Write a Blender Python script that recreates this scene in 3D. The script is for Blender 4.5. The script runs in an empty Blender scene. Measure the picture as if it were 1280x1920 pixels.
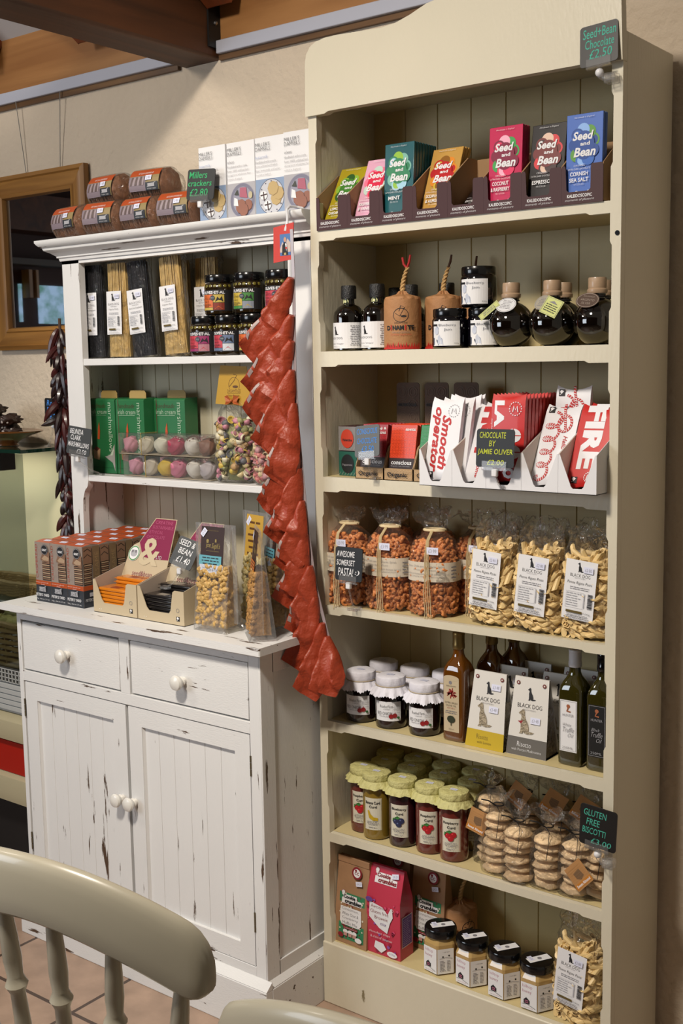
import bpy, bmesh, math, random
from mathutils import Vector, Matrix, noise
R = math.radians
random.seed(7)
scene = bpy.context.scene
COL = scene.collection

# ---------------------------------------------------------------- camera, light, exposure
cam_data = bpy.data.cameras.new('camera')
cam_data.sensor_fit = 'VERTICAL'; cam_data.sensor_height = 36.0; cam_data.sensor_width = 24.0
cam_data.lens = 2178.0/1920*36
cam_data.clip_start = 0.05
cam = bpy.data.objects.new('camera', cam_data); COL.objects.link(cam)
ya, pi_, ro = R(37.444), R(-7.277), R(-0.963)
fw = Vector((-math.sin(ya)*math.cos(pi_), math.cos(ya)*math.cos(pi_), math.sin(pi_)))
rt = Vector((math.cos(ya), math.sin(ya), 0)); up = rt.cross(fw)
rt2 = rt*math.cos(ro)+up*math.sin(ro); up2 = -rt*math.sin(ro)+up*math.cos(ro)
mw = Matrix((rt2, up2, -fw)).transposed().to_4x4(); mw.translation = Vector((1.6228, -2.0246, 1.5021))
cam.matrix_world = mw
scene.camera = cam

world = bpy.data.worlds.new('world'); scene.world = world; world.use_nodes = True
world.node_tree.nodes['Background'].inputs[0].default_value = (1.0, 0.87, 0.70, 1)
world.node_tree.nodes['Background'].inputs[1].default_value = 0.10

def area(name, loc, target, sx, sy, power, color, spread=180):
    l = bpy.data.lights.new(name, 'AREA'); l.shape = 'RECTANGLE'; l.size = sx; l.size_y = sy
    l.energy = power; l.color = color; l.spread = R(spread)
    o = bpy.data.objects.new(name, l); COL.objects.link(o); o.location = loc
    o.rotation_euler = (Vector(target)-Vector(loc)).to_track_quat('-Z', 'Y').to_euler()
    return o
area('ceiling_lamp_light', (0.35, -1.84, 2.95), (-0.15, -0.35, 0.5), 0.28, 0.28, 23, (1.0, 0.90, 0.78), 115)
area('ceiling_lamp_light', (-1.45, -1.7, 2.75), (-0.6, 0.2, 1.7), 0.4, 0.4, 4.5, (1.0, 0.90, 0.78), 120)
area('window_light', (-1.7, -3.1, 1.7), (-0.5, 0.0, 1.0), 1.4, 1.2, 22, (0.84, 0.91, 1.0))
scene.view_settings.view_transform = 'Standard'
scene.view_settings.look = 'None'
scene.view_settings.gamma = 1.0
scene.view_settings.exposure = 0.55
scene.cycles.transparent_max_bounces = 40
scene.cycles.max_bounces = 10

# ---------------------------------------------------------------- materials
MATS = {}
def srgb(h):
    h = h.lstrip('#'); v = [int(h[i:i+2], 16)/255 for i in (0, 2, 4)]
    return tuple((c/12.92 if c <= .04045 else ((c+.055)/1.055)**2.4) for c in v)+(1,)
def M(name, col='#ffffff', rough=.5, metal=0, spec=.5, coat=0, emit=0, bump=0, bscale=200, var=0, vscale=20):
    if name in MATS: return MATS[name]
    m = bpy.data.materials.new(name); m.use_nodes = True; nt = m.node_tree; b = nt.nodes['Principled BSDF']
    c = srgb(col); b.inputs['Base Color'].default_value = c
    b.inputs['Roughness'].default_value = rough; b.inputs['Metallic'].default_value = metal
    b.inputs['Specular IOR Level'].default_value = spec; b.inputs['Coat Weight'].default_value = coat
    b.inputs['Coat Roughness'].default_value = .05
    if emit: b.inputs['Emission Color'].default_value = c; b.inputs['Emission Strength'].default_value = emit
    if bump or var:
        tc = nt.nodes.new('ShaderNodeTexCoord')
    if bump:
        n = nt.nodes.new('ShaderNodeTexNoise'); n.inputs['Scale'].default_value = bscale; n.inputs['Detail'].default_value = 4
        nt.links.new(tc.outputs['Object'], n.inputs['Vector'])
        bp = nt.nodes.new('ShaderNodeBump'); bp.inputs['Strength'].default_value = bump; bp.inputs['Distance'].default_value = .01
        nt.links.new(n.outputs['Fac'], bp.inputs['Height']); nt.links.new(bp.outputs['Normal'], b.inputs['Normal'])
    if var:
        n = nt.nodes.new('ShaderNodeTexNoise'); n.inputs['Scale'].default_value = vscale; n.inputs['Detail'].default_value = 5
        nt.links.new(tc.outputs['Object'], n.inputs['Vector'])
        r = nt.nodes.new('ShaderNodeValToRGB'); r.color_ramp.elements[0].position = .3; r.color_ramp.elements[1].position = .7
        r.color_ramp.elements[0].color = tuple(x*(1-var) for x in c[:3])+(1,); r.color_ramp.elements[1].color = tuple(min(1, x*(1+var*.5)) for x in c[:3])+(1,)
        nt.links.new(n.outputs['Fac'], r.inputs['Fac']); nt.links.new(r.outputs['Color'], b.inputs['Base Color'])
    MATS[name] = m
    return m

def distressed(name, col, under='#5a4535', stretch=(30, 30, 3), thr=.68, rough=.45):
    """painted wood with stretched worn chips that show the wood beneath"""
    m = bpy.data.materials.new(name); m.use_nodes = True; nt = m.node_tree; b = nt.nodes['Principled BSDF']; L = nt.links.new
    tc = nt.nodes.new('ShaderNodeTexCoord'); mp = nt.nodes.new('ShaderNodeMapping'); mp.inputs['Scale'].default_value = stretch
    L(tc.outputs['Object'], mp.inputs['Vector'])
    n1 = nt.nodes.new('ShaderNodeTexNoise'); n1.inputs['Scale'].default_value = 1; n1.inputs['Detail'].default_value = 2
    L(mp.outputs['Vector'], n1.inputs['Vector'])
    n2 = nt.nodes.new('ShaderNodeTexNoise'); n2.inputs['Scale'].default_value = 5; n2.inputs['Detail'].default_value = 6; n2.inputs['Roughness'].default_value = .8
    L(mp.outputs['Vector'], n2.inputs['Vector'])
    mul = nt.nodes.new('ShaderNodeMath'); mul.operation = 'MULTIPLY_ADD'; mul.inputs[1].default_value = .35; L(n2.outputs['Fac'], mul.inputs[0]); L(n1.outputs['Fac'], mul.inputs[2])
    r = nt.nodes.new('ShaderNodeValToRGB'); e = r.color_ramp.elements
    e[0].position = thr+.17; e[0].color = srgb(col); e[1].position = thr+.19; e[1].color = srgb(under)
    L(mul.outputs[0], r.inputs['Fac'])
    n3 = nt.nodes.new('ShaderNodeTexNoise'); n3.inputs['Scale'].default_value = 6; n3.inputs['Detail'].default_value = 6
    L(tc.outputs['Object'], n3.inputs['Vector'])
    mx = nt.nodes.new('ShaderNodeMix'); mx.data_type = 'RGBA'; mx.blend_type = 'MULTIPLY'; mx.inputs[0].default_value = .25
    L(r.outputs['Color'], mx.inputs[6]); L(n3.outputs['Color'], mx.inputs[7])
    mr = nt.nodes.new('ShaderNodeMapRange'); mr.inputs[1].default_value = .3; mr.inputs[2].default_value = .7; mr.inputs[3].default_value = .88; mr.inputs[4].default_value = 1.0
    L(n3.outputs['Fac'], mr.inputs[0]); L(mr.outputs[0], mx.inputs[7])
    L(mx.outputs[2], b.inputs['Base Color']); b.inputs['Roughness'].default_value = rough
    mp2 = nt.nodes.new('ShaderNodeMapping'); mp2.inputs['Scale'].default_value = tuple(s*5 for s in stretch); L(tc.outputs['Object'], mp2.inputs['Vector'])
    n4 = nt.nodes.new('ShaderNodeTexNoise'); n4.inputs['Scale'].default_value = 2; L(mp2.outputs['Vector'], n4.inputs['Vector'])
    bp = nt.nodes.new('ShaderNodeBump'); bp.inputs['Strength'].default_value = .12; bp.inputs['Distance'].default_value = .004
    L(n4.outputs['Fac'], bp.inputs['Height']); L(bp.outputs['Normal'], b.inputs['Normal'])
    MATS[name] = m
    return m

def film(name, tint='#ffffff', amount=.55, rough=.08, bscale=60, bump=.6, veil=.05):
    """thin clear plastic film or thin glass: transparent plus crinkled gloss and a slight veil"""
    if name in MATS: return MATS[name]
    m = bpy.data.materials.new(name); m.use_nodes = True; nt = m.node_tree; L = nt.links.new
    nt.nodes.remove(nt.nodes['Principled BSDF']); out = nt.nodes['Material Output']
    tr = nt.nodes.new('ShaderNodeBsdfTransparent'); tr.inputs[0].default_value = srgb(tint)
    gl = nt.nodes.new('ShaderNodeBsdfGlossy'); gl.inputs['Roughness'].default_value = rough
    df = nt.nodes.new('ShaderNodeBsdfDiffuse'); df.inputs[0].default_value = (.8, .8, .8, 1)
    fr = nt.nodes.new('ShaderNodeFresnel'); fr.inputs[0].default_value = 1.45
    if bump:
        tc = nt.nodes.new('ShaderNodeTexCoord'); n = nt.nodes.new('ShaderNodeTexNoise'); n.inputs['Scale'].default_value = bscale; n.inputs['Detail'].default_value = 3
        n.inputs['Distortion'].default_value = .6
        L(tc.outputs['Object'], n.inputs['Vector']); bp = nt.nodes.new('ShaderNodeBump'); bp.inputs['Strength'].default_value = bump; bp.inputs['Distance'].default_value = .02
        L(n.outputs['Fac'], bp.inputs['Height']); L(bp.outputs['Normal'], gl.inputs['Normal']); L(bp.outputs['Normal'], fr.inputs['Normal'])
    mu = nt.nodes.new('ShaderNodeMath'); mu.operation = 'MULTIPLY'; mu.use_clamp = True; mu.inputs[1].default_value = amount; L(fr.outputs[0], mu.inputs[0])
    m1 = nt.nodes.new('ShaderNodeMixShader'); m1.inputs[0].default_value = veil; L(tr.outputs[0], m1.inputs[1]); L(df.outputs[0], m1.inputs[2])
    m2 = nt.nodes.new('ShaderNodeMixShader'); L(mu.outputs[0], m2.inputs[0]); L(m1.outputs[0], m2.inputs[1]); L(gl.outputs[0], m2.inputs[2])
    L(m2.outputs[0], out.inputs['Surface'])
    MATS[name] = m
    return m

def woodmat(name, c1, c2, axis='X', scale=6, rough=.5):
    m = bpy.data.materials.new(name); m.use_nodes = True; nt = m.node_tree; b = nt.nodes['Principled BSDF']; L = nt.links.new
    tc = nt.nodes.new('ShaderNodeTexCoord'); mp = nt.nodes.new('ShaderNodeMapping')
    s = [scale*6]*3; s['XYZ'.index(axis)] = scale*.5; mp.inputs['Scale'].default_value = s
    L(tc.outputs['Object'], mp.inputs['Vector']); n = nt.nodes.new('ShaderNodeTexNoise'); n.inputs['Scale'].default_value = 1; n.inputs['Detail'].default_value = 6
    n.inputs['Distortion'].default_value = .8
    L(mp.outputs['Vector'], n.inputs['Vector']); r = nt.nodes.new('ShaderNodeValToRGB'); e = r.color_ramp.elements
    e[0].position = .3; e[0].color = srgb(c1); e[1].position = .72; e[1].color = srgb(c2)
    L(n.outputs['Fac'], r.inputs['Fac']); L(r.outputs['Color'], b.inputs['Base Color']); b.inputs['Roughness'].default_value = rough
    bp = nt.nodes.new('ShaderNodeBump'); bp.inputs['Strength'].default_value = .2; bp.inputs['Distance'].default_value = .005
    L(n.outputs['Fac'], bp.inputs['Height']); L(bp.outputs['Normal'], b.inputs['Normal'])
    MATS[name] = m
    return m

# ---------------------------------------------------------------- mesh helpers
class MB:
    def __init__(s): s.v = []; s.f = []; s.m = []; s.mats = []; s.sm = []
    def mi(s, mat):
        if mat not in s.mats: s.mats.append(mat)
        return s.mats.index(mat)
    def add(s, vs, fs, mat, smooth=False, X=None):
        b = len(s.v); k = s.mi(mat)
        for v in vs: s.v.append(tuple(X @ Vector(v)) if X is not None else tuple(v))
        for f in fs: s.f.append(tuple(i+b for i in f)); s.m.append(k); s.sm.append(smooth)
        return s
    def box(s, x0, x1, y0, y1, z0, z1, mat, X=None, taper=None):
        vs = [(x, y, z) for z in (z0, z1) for y in (y0, y1) for x in (x0, x1)]
        s.add(vs, [(0, 2, 3, 1), (4, 5, 7, 6), (0, 1, 5, 4), (2, 6, 7, 3), (0, 4, 6, 2), (1, 3, 7, 5)], mat, X=X); return s
    def prism(s, poly, a, b, axis, mat, X=None, smooth=False):
        """poly of 2D points extruded from a to b along axis ('x': poly=(y,z); 'y': (x,z); 'z': (x,y))"""
        n = len(poly)
        def P(p, t): return {'x': (t, p[0], p[1]), 'y': (p[0], t, p[1]), 'z': (p[0], p[1], t)}[axis]
        vs = [P(p, a) for p in poly]+[P(p, b) for p in poly]
        s.add(vs, [(i, (i+1) % n, n+(i+1) % n, n+i) for i in range(n)], mat, smooth, X)
        s.add(vs, [tuple(range(n))[::-1], tuple(range(n, 2*n))], mat, False, X); return s
    def lathe(s, prof, mat, n=24, c=(0, 0, 0), X=None, sx=1, sy=1, cap=True, smooth=True, wob=None):
        vs = []; fs = []
        for j, (r, z) in enumerate(prof):
            for i in range(n):
                a = 2*math.pi*i/n; rr = r+(wob(a, j) if wob else 0)
                vs.append((c[0]+rr*math.cos(a)*sx, c[1]+rr*math.sin(a)*sy, c[2]+z))
        for j in range(len(prof)-1):
            for i in range(n):
                fs.append((j*n+i, j*n+(i+1) % n, (j+1)*n+(i+1) % n, (j+1)*n+i))
        if cap:
            fs.append(tuple(range(n))[::-1]); fs.append(tuple(range((len(prof)-1)*n, len(prof)*n)))
        s.add(vs, fs, mat, smooth, X); return s
    def tube(s, pts, rad, mat, n=8, X=None, flat=1.0):
        pts = [Vector(p) for p in pts]; m = len(pts)
        if not isinstance(rad, (list, tuple)): rad = [rad]*m
        vs = []; fs = []; ref = None
        for j in range(m):
            t = (pts[min(j+1, m-1)]-pts[max(j-1, 0)]).normalized()
            if ref is None:
                ref = Vector((0, 0, 1)) if abs(t.z) < .9 else Vector((1, 0, 0))
                ref = (ref-t*ref.dot(t)).normalized()
            else:
                ref = (ref-t*ref.dot(t)); ref = ref.normalized() if ref.length > 1e-6 else Vector((1, 0, 0))
            b = t.cross(ref)
            for i in range(n):
                a = 2*math.pi*i/n; vs.append(tuple(pts[j]+(ref*math.cos(a)+b*math.sin(a)*flat)*rad[j]))
        for j in range(m-1):
            for i in range(n): fs.append((j*n+i, j*n+(i+1) % n, (j+1)*n+(i+1) % n, (j+1)*n+i))
        fs.append(tuple(range(n))[::-1]); fs.append(tuple(range((m-1)*n, m*n)))
        s.add(vs, fs, mat, True, X); return s
    def ball(s, c, r, mat, sub=2, amp=0, freq=1, sc=(1, 1, 1), seed=0, X=None):
        vs, fs = ico(sub); out = []
        for v in vs:
            d = 1+amp*noise.noise(v*freq+Vector((seed*3.1, seed*1.7, 0)))
            out.append((c[0]+v.x*r*d*sc[0], c[1]+v.y*r*d*sc[1], c[2]+v.z*r*d*sc[2]))
        s.add(out, fs, mat, True, X); return s
    def build(s, name, parent=None, loc=(0, 0, 0), rot=None, bevel=0, angle=35, seg=2):
        me = bpy.data.meshes.new(name); me.from_pydata(s.v, [], s.f)
        for m in s.mats: me.materials.append(m)
        me.polygons.foreach_set('material_index', s.m); me.polygons.foreach_set('use_smooth', [True]*len(s.f) if angle else s.sm)
        me.update()
        if angle: me.set_sharp_from_angle(angle=R(angle))
        o = bpy.data.objects.new(name, me); COL.objects.link(o); o.location = loc
        if rot: o.rotation_euler = rot
        if parent: o.parent = parent
        if bevel:
            md = o.modifiers.new('bevel', 'BEVEL'); md.width = bevel; md.segments = seg; md.limit_method = 'ANGLE'; md.angle_limit = R(40)
        return o
_ico = {}
def ico(sub):
    if sub not in _ico:
        bm = bmesh.new(); bmesh.ops.create_icosphere(bm, subdivisions=sub, radius=1)
        _ico[sub] = ([v.co.copy() for v in bm.verts], [tuple(v.index for v in f.verts) for f in bm.faces]); bm.free()
    return _ico[sub]

_txt = {}
def textmesh(st, bold=0.0, shear=0.0):
    k = (st, bold, shear)
    if k not in _txt:
        cu = bpy.data.curves.new('t', 'FONT'); cu.body = st; cu.resolution_u = 2; cu.offset = bold if bold else -.012; cu.shear = shear
        ob = bpy.data.objects.new('t', cu); COL.objects.link(ob)
        dg = bpy.context.evaluated_depsgraph_get(); me = ob.evaluated_get(dg).to_mesh()
        vs = [v.co.copy() for v in me.vertices]; fs = [tuple(p.vertices) for p in me.polygons]
        ob.evaluated_get(dg).to_mesh_clear(); bpy.data.objects.remove(ob); bpy.data.curves.remove(cu)
        xs = [v.x for v in vs]; ys = [v.y for v in vs]; x0, y0 = min(xs), min(ys); w, h = max(xs)-x0, max(ys)-y0
        _txt[k] = ([((v.x-x0)/w, (v.y-y0)/h) for v in vs], fs, w/h)
    return _txt[k]

STEP = .00018
class Art:
    """flat artwork in its own (u, v) plane, in metres, built up in thin layers"""
    def __init__(s): s.parts = []; s.k = 0
    def raw(s, pts, fs, mat):
        s.k += 1; s.parts.append(([(p[0], p[1], s.k*STEP) for p in pts], fs, mat)); return s
    def rect(s, x0, y0, x1, y1, mat, nx=1, rot=0):
        pts = [(x0+(x1-x0)*i/nx, y) for i in range(nx+1) for y in (y0, y1)]
        if rot:
            cx, cy = (x0+x1)/2, (y0+y1)/2; c, q = math.cos(rot), math.sin(rot)
            pts = [(cx+(a-cx)*c-(b-cy)*q, cy+(a-cx)*q+(b-cy)*c) for a, b in pts]
        return s.raw(pts, [(2*i, 2*i+2, 2*i+3, 2*i+1) for i in range(nx)], mat)
    def poly(s, pts, mat): return s.raw(pts, [tuple(range(len(pts)))], mat)
    def disc(s, cx, cy, r, mat, n=24, ry=None):
        ry = ry or r
        return s.poly([(cx+r*math.cos(2*math.pi*i/n), cy+ry*math.sin(2*math.pi*i/n)) for i in range(n)], mat)
    def ring(s, cx, cy, r, t, mat, n=24, ry=None):
        ry = ry or r; pts = []
        for i in range(n):
            c, q = math.cos(2*math.pi*i/n), math.sin(2*math.pi*i/n); pts += [(cx+r*c, cy+ry*q), (cx+(r-t)*c, cy+(ry-t)*q)]
        return s.raw(pts, [(2*i, 2*((i+1) % n), 2*((i+1) % n)+1, 2*i+1) for i in range(n)], mat)
    def frame(s, x0, y0, x1, y1, t, mat):
        s.rect(x0, y0, x1, y0+t, mat); s.rect(x0, y1-t, x1, y1, mat); s.rect(x0, y0, x0+t, y1, mat); return s.rect(x1-t, y0, x1, y1, mat)
    def line(s, pts, t, mat):
        P = []; n = len(pts)
        for i in range(n):
            a = Vector(pts[max(i-1, 0)]); b = Vector(pts[min(i+1, n-1)]); d = (b-a).normalized(); q = Vector((-d.y, d.x))*t/2
            c = Vector(pts[i]); P += [tuple(c+q), tuple(c-q)]
        return s.raw(P, [(2*i, 2*i+1, 2*i+3, 2*i+2) for i in range(n-1)], mat)
    def text(s, st, x0, y0, x1, y1, mat, bold=0.0, shear=0.0, rot=0, fit='box', jit=0):
        """text stretched into the box; rot in quarter-free radians about the box centre (box is the unrotated one)"""
        pts, fs, asp = textmesh(st, bold, shear); w, h = x1-x0, y1-y0
        if fit == 'h': w = h*asp
        if fit == 'c': cx = (x0+x1)/2; w = h*asp; x0 = cx-w/2; x1 = cx+w/2
        q = [(x0+a*w, y0+b*h) for a, b in pts]
        if rot:
            cx, cy = x0+w/2, y0+h/2; c, sn = math.cos(rot), math.sin(rot)
            q = [(cx+(a-cx)*c-(b-cy)*sn, cy+(a-cx)*sn+(b-cy)*c) for a, b in q]
        return s.raw(q, fs, mat)
    def lines(s, x0, y0, x1, y1, n, mat, seed=1, fill=.35, center=True):
        """rows of print too small to read"""
        rg = random.Random(seed); h = (y1-y0)/n
        for i in range(n):
            y = y1-(i+.7)*h; sh = rg.uniform(.0, .16)*(x1-x0); pts = []; fs = []
            a, b = (x0+sh, x1-sh) if center else (x0, x1-2*sh); x = a
            while x < b:
                w = rg.uniform(.8, 2.6)*h; e = min(b, x+w); k = len(pts)
                pts += [(x, y), (e, y), (e, y+h*fill), (x, y+h*fill)]; fs.append((k, k+1, k+2, k+3)); x = e+h*.35
            s.raw(pts, fs, mat); s.k -= 1
        s.k += 1
        return s
    def into(s, mb, fn):
        for pts, fs, mat in s.parts: mb.add([fn(*p) for p in pts], fs, mat)
        return mb
def plane(o, U, V):
    o = Vector(o); U = Vector(U).normalized(); V = Vector(V).normalized(); N = U.cross(V)
    return lambda u, v, n: tuple(o+U*u+V*v+N*n)
def cyl(Rd, z0=0, a0=-math.pi/2, sy=1):
    """wrap around a vertical cylinder, u=0 faces -y"""
    return lambda u, v, n: ((Rd+n)*math.cos(a0+u/Rd), (Rd+n)*sy*math.sin(a0+u/Rd), z0+v)

def thing(name, label, cat, loc=(0, 0, 0), rz=0, group=None):
    o = bpy.data.objects.new(name, None); COL.objects.link(o); o.empty_display_size = .05
    o.location = loc; o.rotation_euler = (0, 0, rz); return tag(o, label, cat, group)
def tag(o, label, cat, group=None):
    o['label'] = label; o['category'] = cat
    if group: o['group'] = group
    return o
def struct(o): o['kind'] = 'structure'; return o
def copy_tree(o, parent=None):
    c = o.copy(); COL.objects.link(c); c.parent = parent
    for ch in list(o.children): copy_tree(ch, c)
    return c
def dup(root, loc, rz, label, group=None):
    c = copy_tree(root); c.location = loc; c.rotation_euler = (0, 0, rz); c['label'] = label
    if group: c['group'] = group
    return c

# common materials
PW = M('paper_white', '#dcdcde', .6); INK = M('ink_black', '#17161a', .6); GREY = M('ink_grey', '#77757a', .6); LG = M('ink_light_grey', '#a5a5aa', .6)
KRAFT = M('kraft', '#9a7554', .75, var=.12, vscale=30); BLK = M('gloss_black', '#08080a', .15, coat=.6); SIGN = M('chalk_black', '#121314', .45)
TEAL = M('chalk_teal', '#45ab96', .8); CLEAR = film('clear_plastic', amount=.6, bump=0, veil=.06)
BAG = film('cellophane', amount=.55, bscale=45, bump=1.0, veil=.015, rough=.10); GLASS = film('thin_glass', '#f2f6f4', amount=.6, bump=0, veil=0, rough=.02)
DG = M('ink_gold', '#8a7a45', .5); PR = M('price_sticker', '#d3d6ea', .5)

def price(a, cx, cy, w=.017, txt='£2·80', rot=0.0):
    a.rect(cx-w/2, cy-w*.3, cx+w/2, cy+w*.3, PR, rot=rot); a.text(txt, cx-w*.34, cy-w*.15, cx+w*.34, cy+w*.15, GREY, rot=rot); return a
def dog(a, cx, cy, h, mat):
    """sitting dog in profile, facing left, tail out to the right"""
    P = [(-.18, 1.0), (-.27, .93), (-.42, .86), (-.42, .81), (-.24, .78), (-.20, .68), (-.25, .52), (-.22, .30), (-.21, .08), (-.32, .0), (-.05, .0), (-.02, .14), (.04, .04), (.30, .0), (.62, .03), (.80, .10), (.60, .12), (.40, .12), (.38, .28), (.28, .46), (.10, .62), (.02, .78), (.0, .92), (-.06, .99)]
    return a.poly([(cx+x*h*.62, cy+y*h) for x, y in P], mat)
def barcode(a, x0, y0, x1, y1, mat=INK, horiz=False, n=14, seed=3):
    rg = random.Random(seed); 
    L = (x1-x0) if not horiz else (y1-y0); t = 0; pts = []; fs = []
    while t < L:
        w = rg.choice([.3, .5, .9])*L/n; k = len(pts)
        if horiz: pts += [(x0, y0+t), (x1, y0+t), (x1, y0+t+w), (x0, y0+t+w)]
        else: pts += [(x0+t, y0), (x0+t+w, y0), (x0+t+w, y1), (x0+t, y1)]
        fs.append((k, k+1, k+2, k+3)); t += w+L/n*rg.choice([.3, .5])
    return a.raw(pts, fs, mat)

# ================================================================ THE SETTING
plaster = M('wall_plaster', '#cfc0ab', .85, bump=.55, bscale=55, var=.06, vscale=3)
WY = 0.25
mb = MB(); mb.box(-3.2, 1.9, WY, WY+.12, 0, 2.50, plaster); struct(mb.build('wall_back'))
# floor tiles
m = bpy.data.materials.new('floor_tile'); m.use_nodes = True; nt = m.node_tree; b = nt.nodes['Principled BSDF']
tc = nt.nodes.new('ShaderNodeTexCoord'); mp = nt.nodes.new('ShaderNodeMapping'); mp.inputs['Location'].default_value = (.815, .39, 0)
nt.links.new(tc.outputs['Object'], mp.inputs['Vector'])
br = nt.nodes.new('ShaderNodeTexBrick'); br.offset = 0; br.inputs['Scale'].default_value = 1; br.inputs['Brick Width'].default_value = .363; br.inputs['Row Height'].default_value = .25
br.inputs['Mortar Size'].default_value = .005; br.inputs['Mortar Smooth'].default_value = .1
br.inputs['Color1'].default_value = srgb('#9d8573'); br.inputs['Color2'].default_value = srgb('#937a6a'); br.inputs['Mortar'].default_value = srgb('#4a3c34')
nt.links.new(mp.outputs['Vector'], br.inputs['Vector'])
n = nt.nodes.new('ShaderNodeTexNoise'); n.inputs['Scale'].default_value = 14; n.inputs['Detail'].default_value = 7; nt.links.new(tc.outputs['Object'], n.inputs['Vector'])
mx = nt.nodes.new('ShaderNodeMix'); mx.data_type = 'RGBA'; mx.blend_type = 'OVERLAY'; mx.inputs[0].default_value = .45
nt.links.new(br.outputs['Color'], mx.inputs[6]); nt.links.new(n.outputs['Fac'], mx.inputs[7]); nt.links.new(mx.outputs[2], b.inputs['Base Color'])
bp = nt.nodes.new('ShaderNodeBump'); bp.invert = True; bp.inputs['Distance'].default_value = .003; nt.links.new(br.outputs['Fac'], bp.inputs['Height']); nt.links.new(bp.outputs['Normal'], b.inputs['Normal'])
b.inputs['Roughness'].default_value = .45
mb = MB(); mb.box(-3.2, 3.2, -5.2, WY+.12, -.08, 0, m); struct(mb.build('floor'))
# roof: tan wall plate, white boarded slope, oak rafters and the big tie beam
tan = woodmat('tan_board', '#8a5c30', '#a87846', 'X', 3, .5)
oak = woodmat('dark_oak', '#3c1f10', '#5e3519', 'X', 3, .55); oaky = woodmat('dark_oak_long', '#38200f', '#5a341a', 'Y', 3, .55); oakz = woodmat('brace_oak', '#5e2c12', '#87431d', 'Y', 3, .5)
trimw = M('trim_white', '#b4b7c4', .4)
mb = MB(); mb.box(-3.2, 1.9, WY-.002, WY+.1, 2.32, 2.50, tan); struct(mb.build('trim_1'))
roofw = M('roof_white', '#b9b6b6', .7)
SL = R(33); W0 = Vector((0, WY+.05, 2.44))
def slope(d, n): # point along the slope (towards the room) and off it
    return Vector((0, W0.y-d*math.cos(SL)+n*math.sin(SL)*-1, W0.z+d*math.sin(SL)-n*math.cos(SL)*-1*-1))
mb = MB(); a = [slope(0, 0), slope(3.4, 0), slope(3.4, -.05), slope(0, -.05)]
mb.prism([(p.y, p.z) for p in a], -3.2, 1.9, 'x', roofw); struct(mb.build('ceiling'))
def rafter(x, w, nm='rafter', d1=3.2):
    mb = MB(); a = [slope(.055, .0), slope(d1, .0), slope(d1, .10), slope(.055, .10)]
    mb.prism([(p.y, p.z) for p in a], x-w/2, x+w/2, 'x', oakz); return struct(mb.build(nm, bevel=.004))
rafter(-1.40, .07, 'trim_2'); rafter(-.93, .07, 'trim_3'); rafter(-.435, .08, 'trim_4'); rafter(.55, .07, 'trim_5')
# oak tie beam running out from the wall into the room
mb = MB(); mb.box(-.613, -.485, -3.4, WY+.02, 2.275, 2.56, oaky); struct(mb.build('trim_6', bevel=.008))
mb = MB(); mb.box(-.484, -.478, WY-.045, WY-.003, 2.30, 2.60, M('iron_strap', '#0c0b0b', .5)); mb.ball((-.476, WY-.022, 2.36), .006, M('steel', '#b8b8b8', .3, 1), 1)
struct(mb.build('trim_7'))
# white cable trunking along the top of the wall, with the brown strip beneath
for i, (xa, xb) in enumerate(((-3.2, -.625), (-.478, 1.9))):
    mb = MB(); mb.box(xa, xb, WY-.022, WY-.001, 2.286, 2.318, trimw); struct(mb.build('trim_%d' % (9+i), bevel=.002))
    mb = MB(); mb.box(xa, xb, WY-.012, WY-.001, 2.272, 2.286, woodmat('strip_brown%d' % i, '#4a3019', '#7d5a33', 'X', 3)); struct(mb.build('trim_%d' % (11+i)))
# the far side of the room, seen only in the mirror
mb = MB(); mb.box(-6.5, 3.2, -5.3, -5.2, 0, 3.4, M('far_wall_brown', '#3a1c10', .7)); mb.box(-6.5, 3.2, -5.19, -5.05, 1.95, 2.12, oak); mb.box(-6.5, 3.2, -5.19, -4.95, 2.7, 2.95, oak)
struct(mb.build('wall_far'))

# ================================================================ BOOKCASE
cream = distressed('bookcase_cream', '#cdc6b1', '#7d7256', (14, 14, 5), .80, .38)
creamI = M('bookcase_cream_inside', '#c4b485', .5, bump=.06, bscale=90)
ST = [1.7885, 1.5291, 1.2525, .9604, .6917, .4230, .1531]; SB = [1.7664, 1.4957, 1.2195, .9405, .6684, .4015, 0]
bk = thing('bookcase', 'tall cream painted open bookcase with seven shelves of groceries and an arched top', 'bookcase')
def side(xa, xb, nm):
    mb = MB(); mb.box(xa, xb, .018, .2315, 0.004, 2.084, cream); mb.build(nm, bk, bevel=.0015)
side(0, .018, 'side_panel'); side(.704, .722, 'side_panel')
def stile(xo, xi, sgn):
    # front edge with a stopped chamfer in every bay
    pts = [(xo, 0.004), (xo, 2.084), (xi, 2.084)]; bays = [(2.03, ST[0])]+[(SB[i], ST[i+1]) for i in range(6)]
    for hi, lo in bays:
        a, b_ = hi-.05, lo+.06; pts += [(xi, a), (xi-sgn*.004, a-.008), (xi-sgn*.004, b_+.008), (xi, b_)]
    pts += [(xi, 0.004)]
    mb = MB(); mb.prism(pts if sgn < 0 else pts, -0.0, .018, 'y', cream); mb.build('stile', bk, bevel=.001)
stile(0, .0224, 1); stile(.722, .7004, -1)
def vboard(x0, x1, z0, z1, y, n, mat, th=.012, g=.0016):
    """tongue and groove boards, front face at y, grooves running up"""
    P = [(x0, y)]
    for i in range(1, n):
        x = x0+(x1-x0)*i/n; P += [(x-g, y), (x, y+g*2), (x+g, y)]
    P += [(x1, y), (x1, y+th), (x0, y+th)]
    mb = MB(); mb.prism(P, z0, z1, 'z', mat); return mb
vboard(.018, .704, .02, 2.08, .2195, 8, creamI).build('back_panel', bk)
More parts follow.
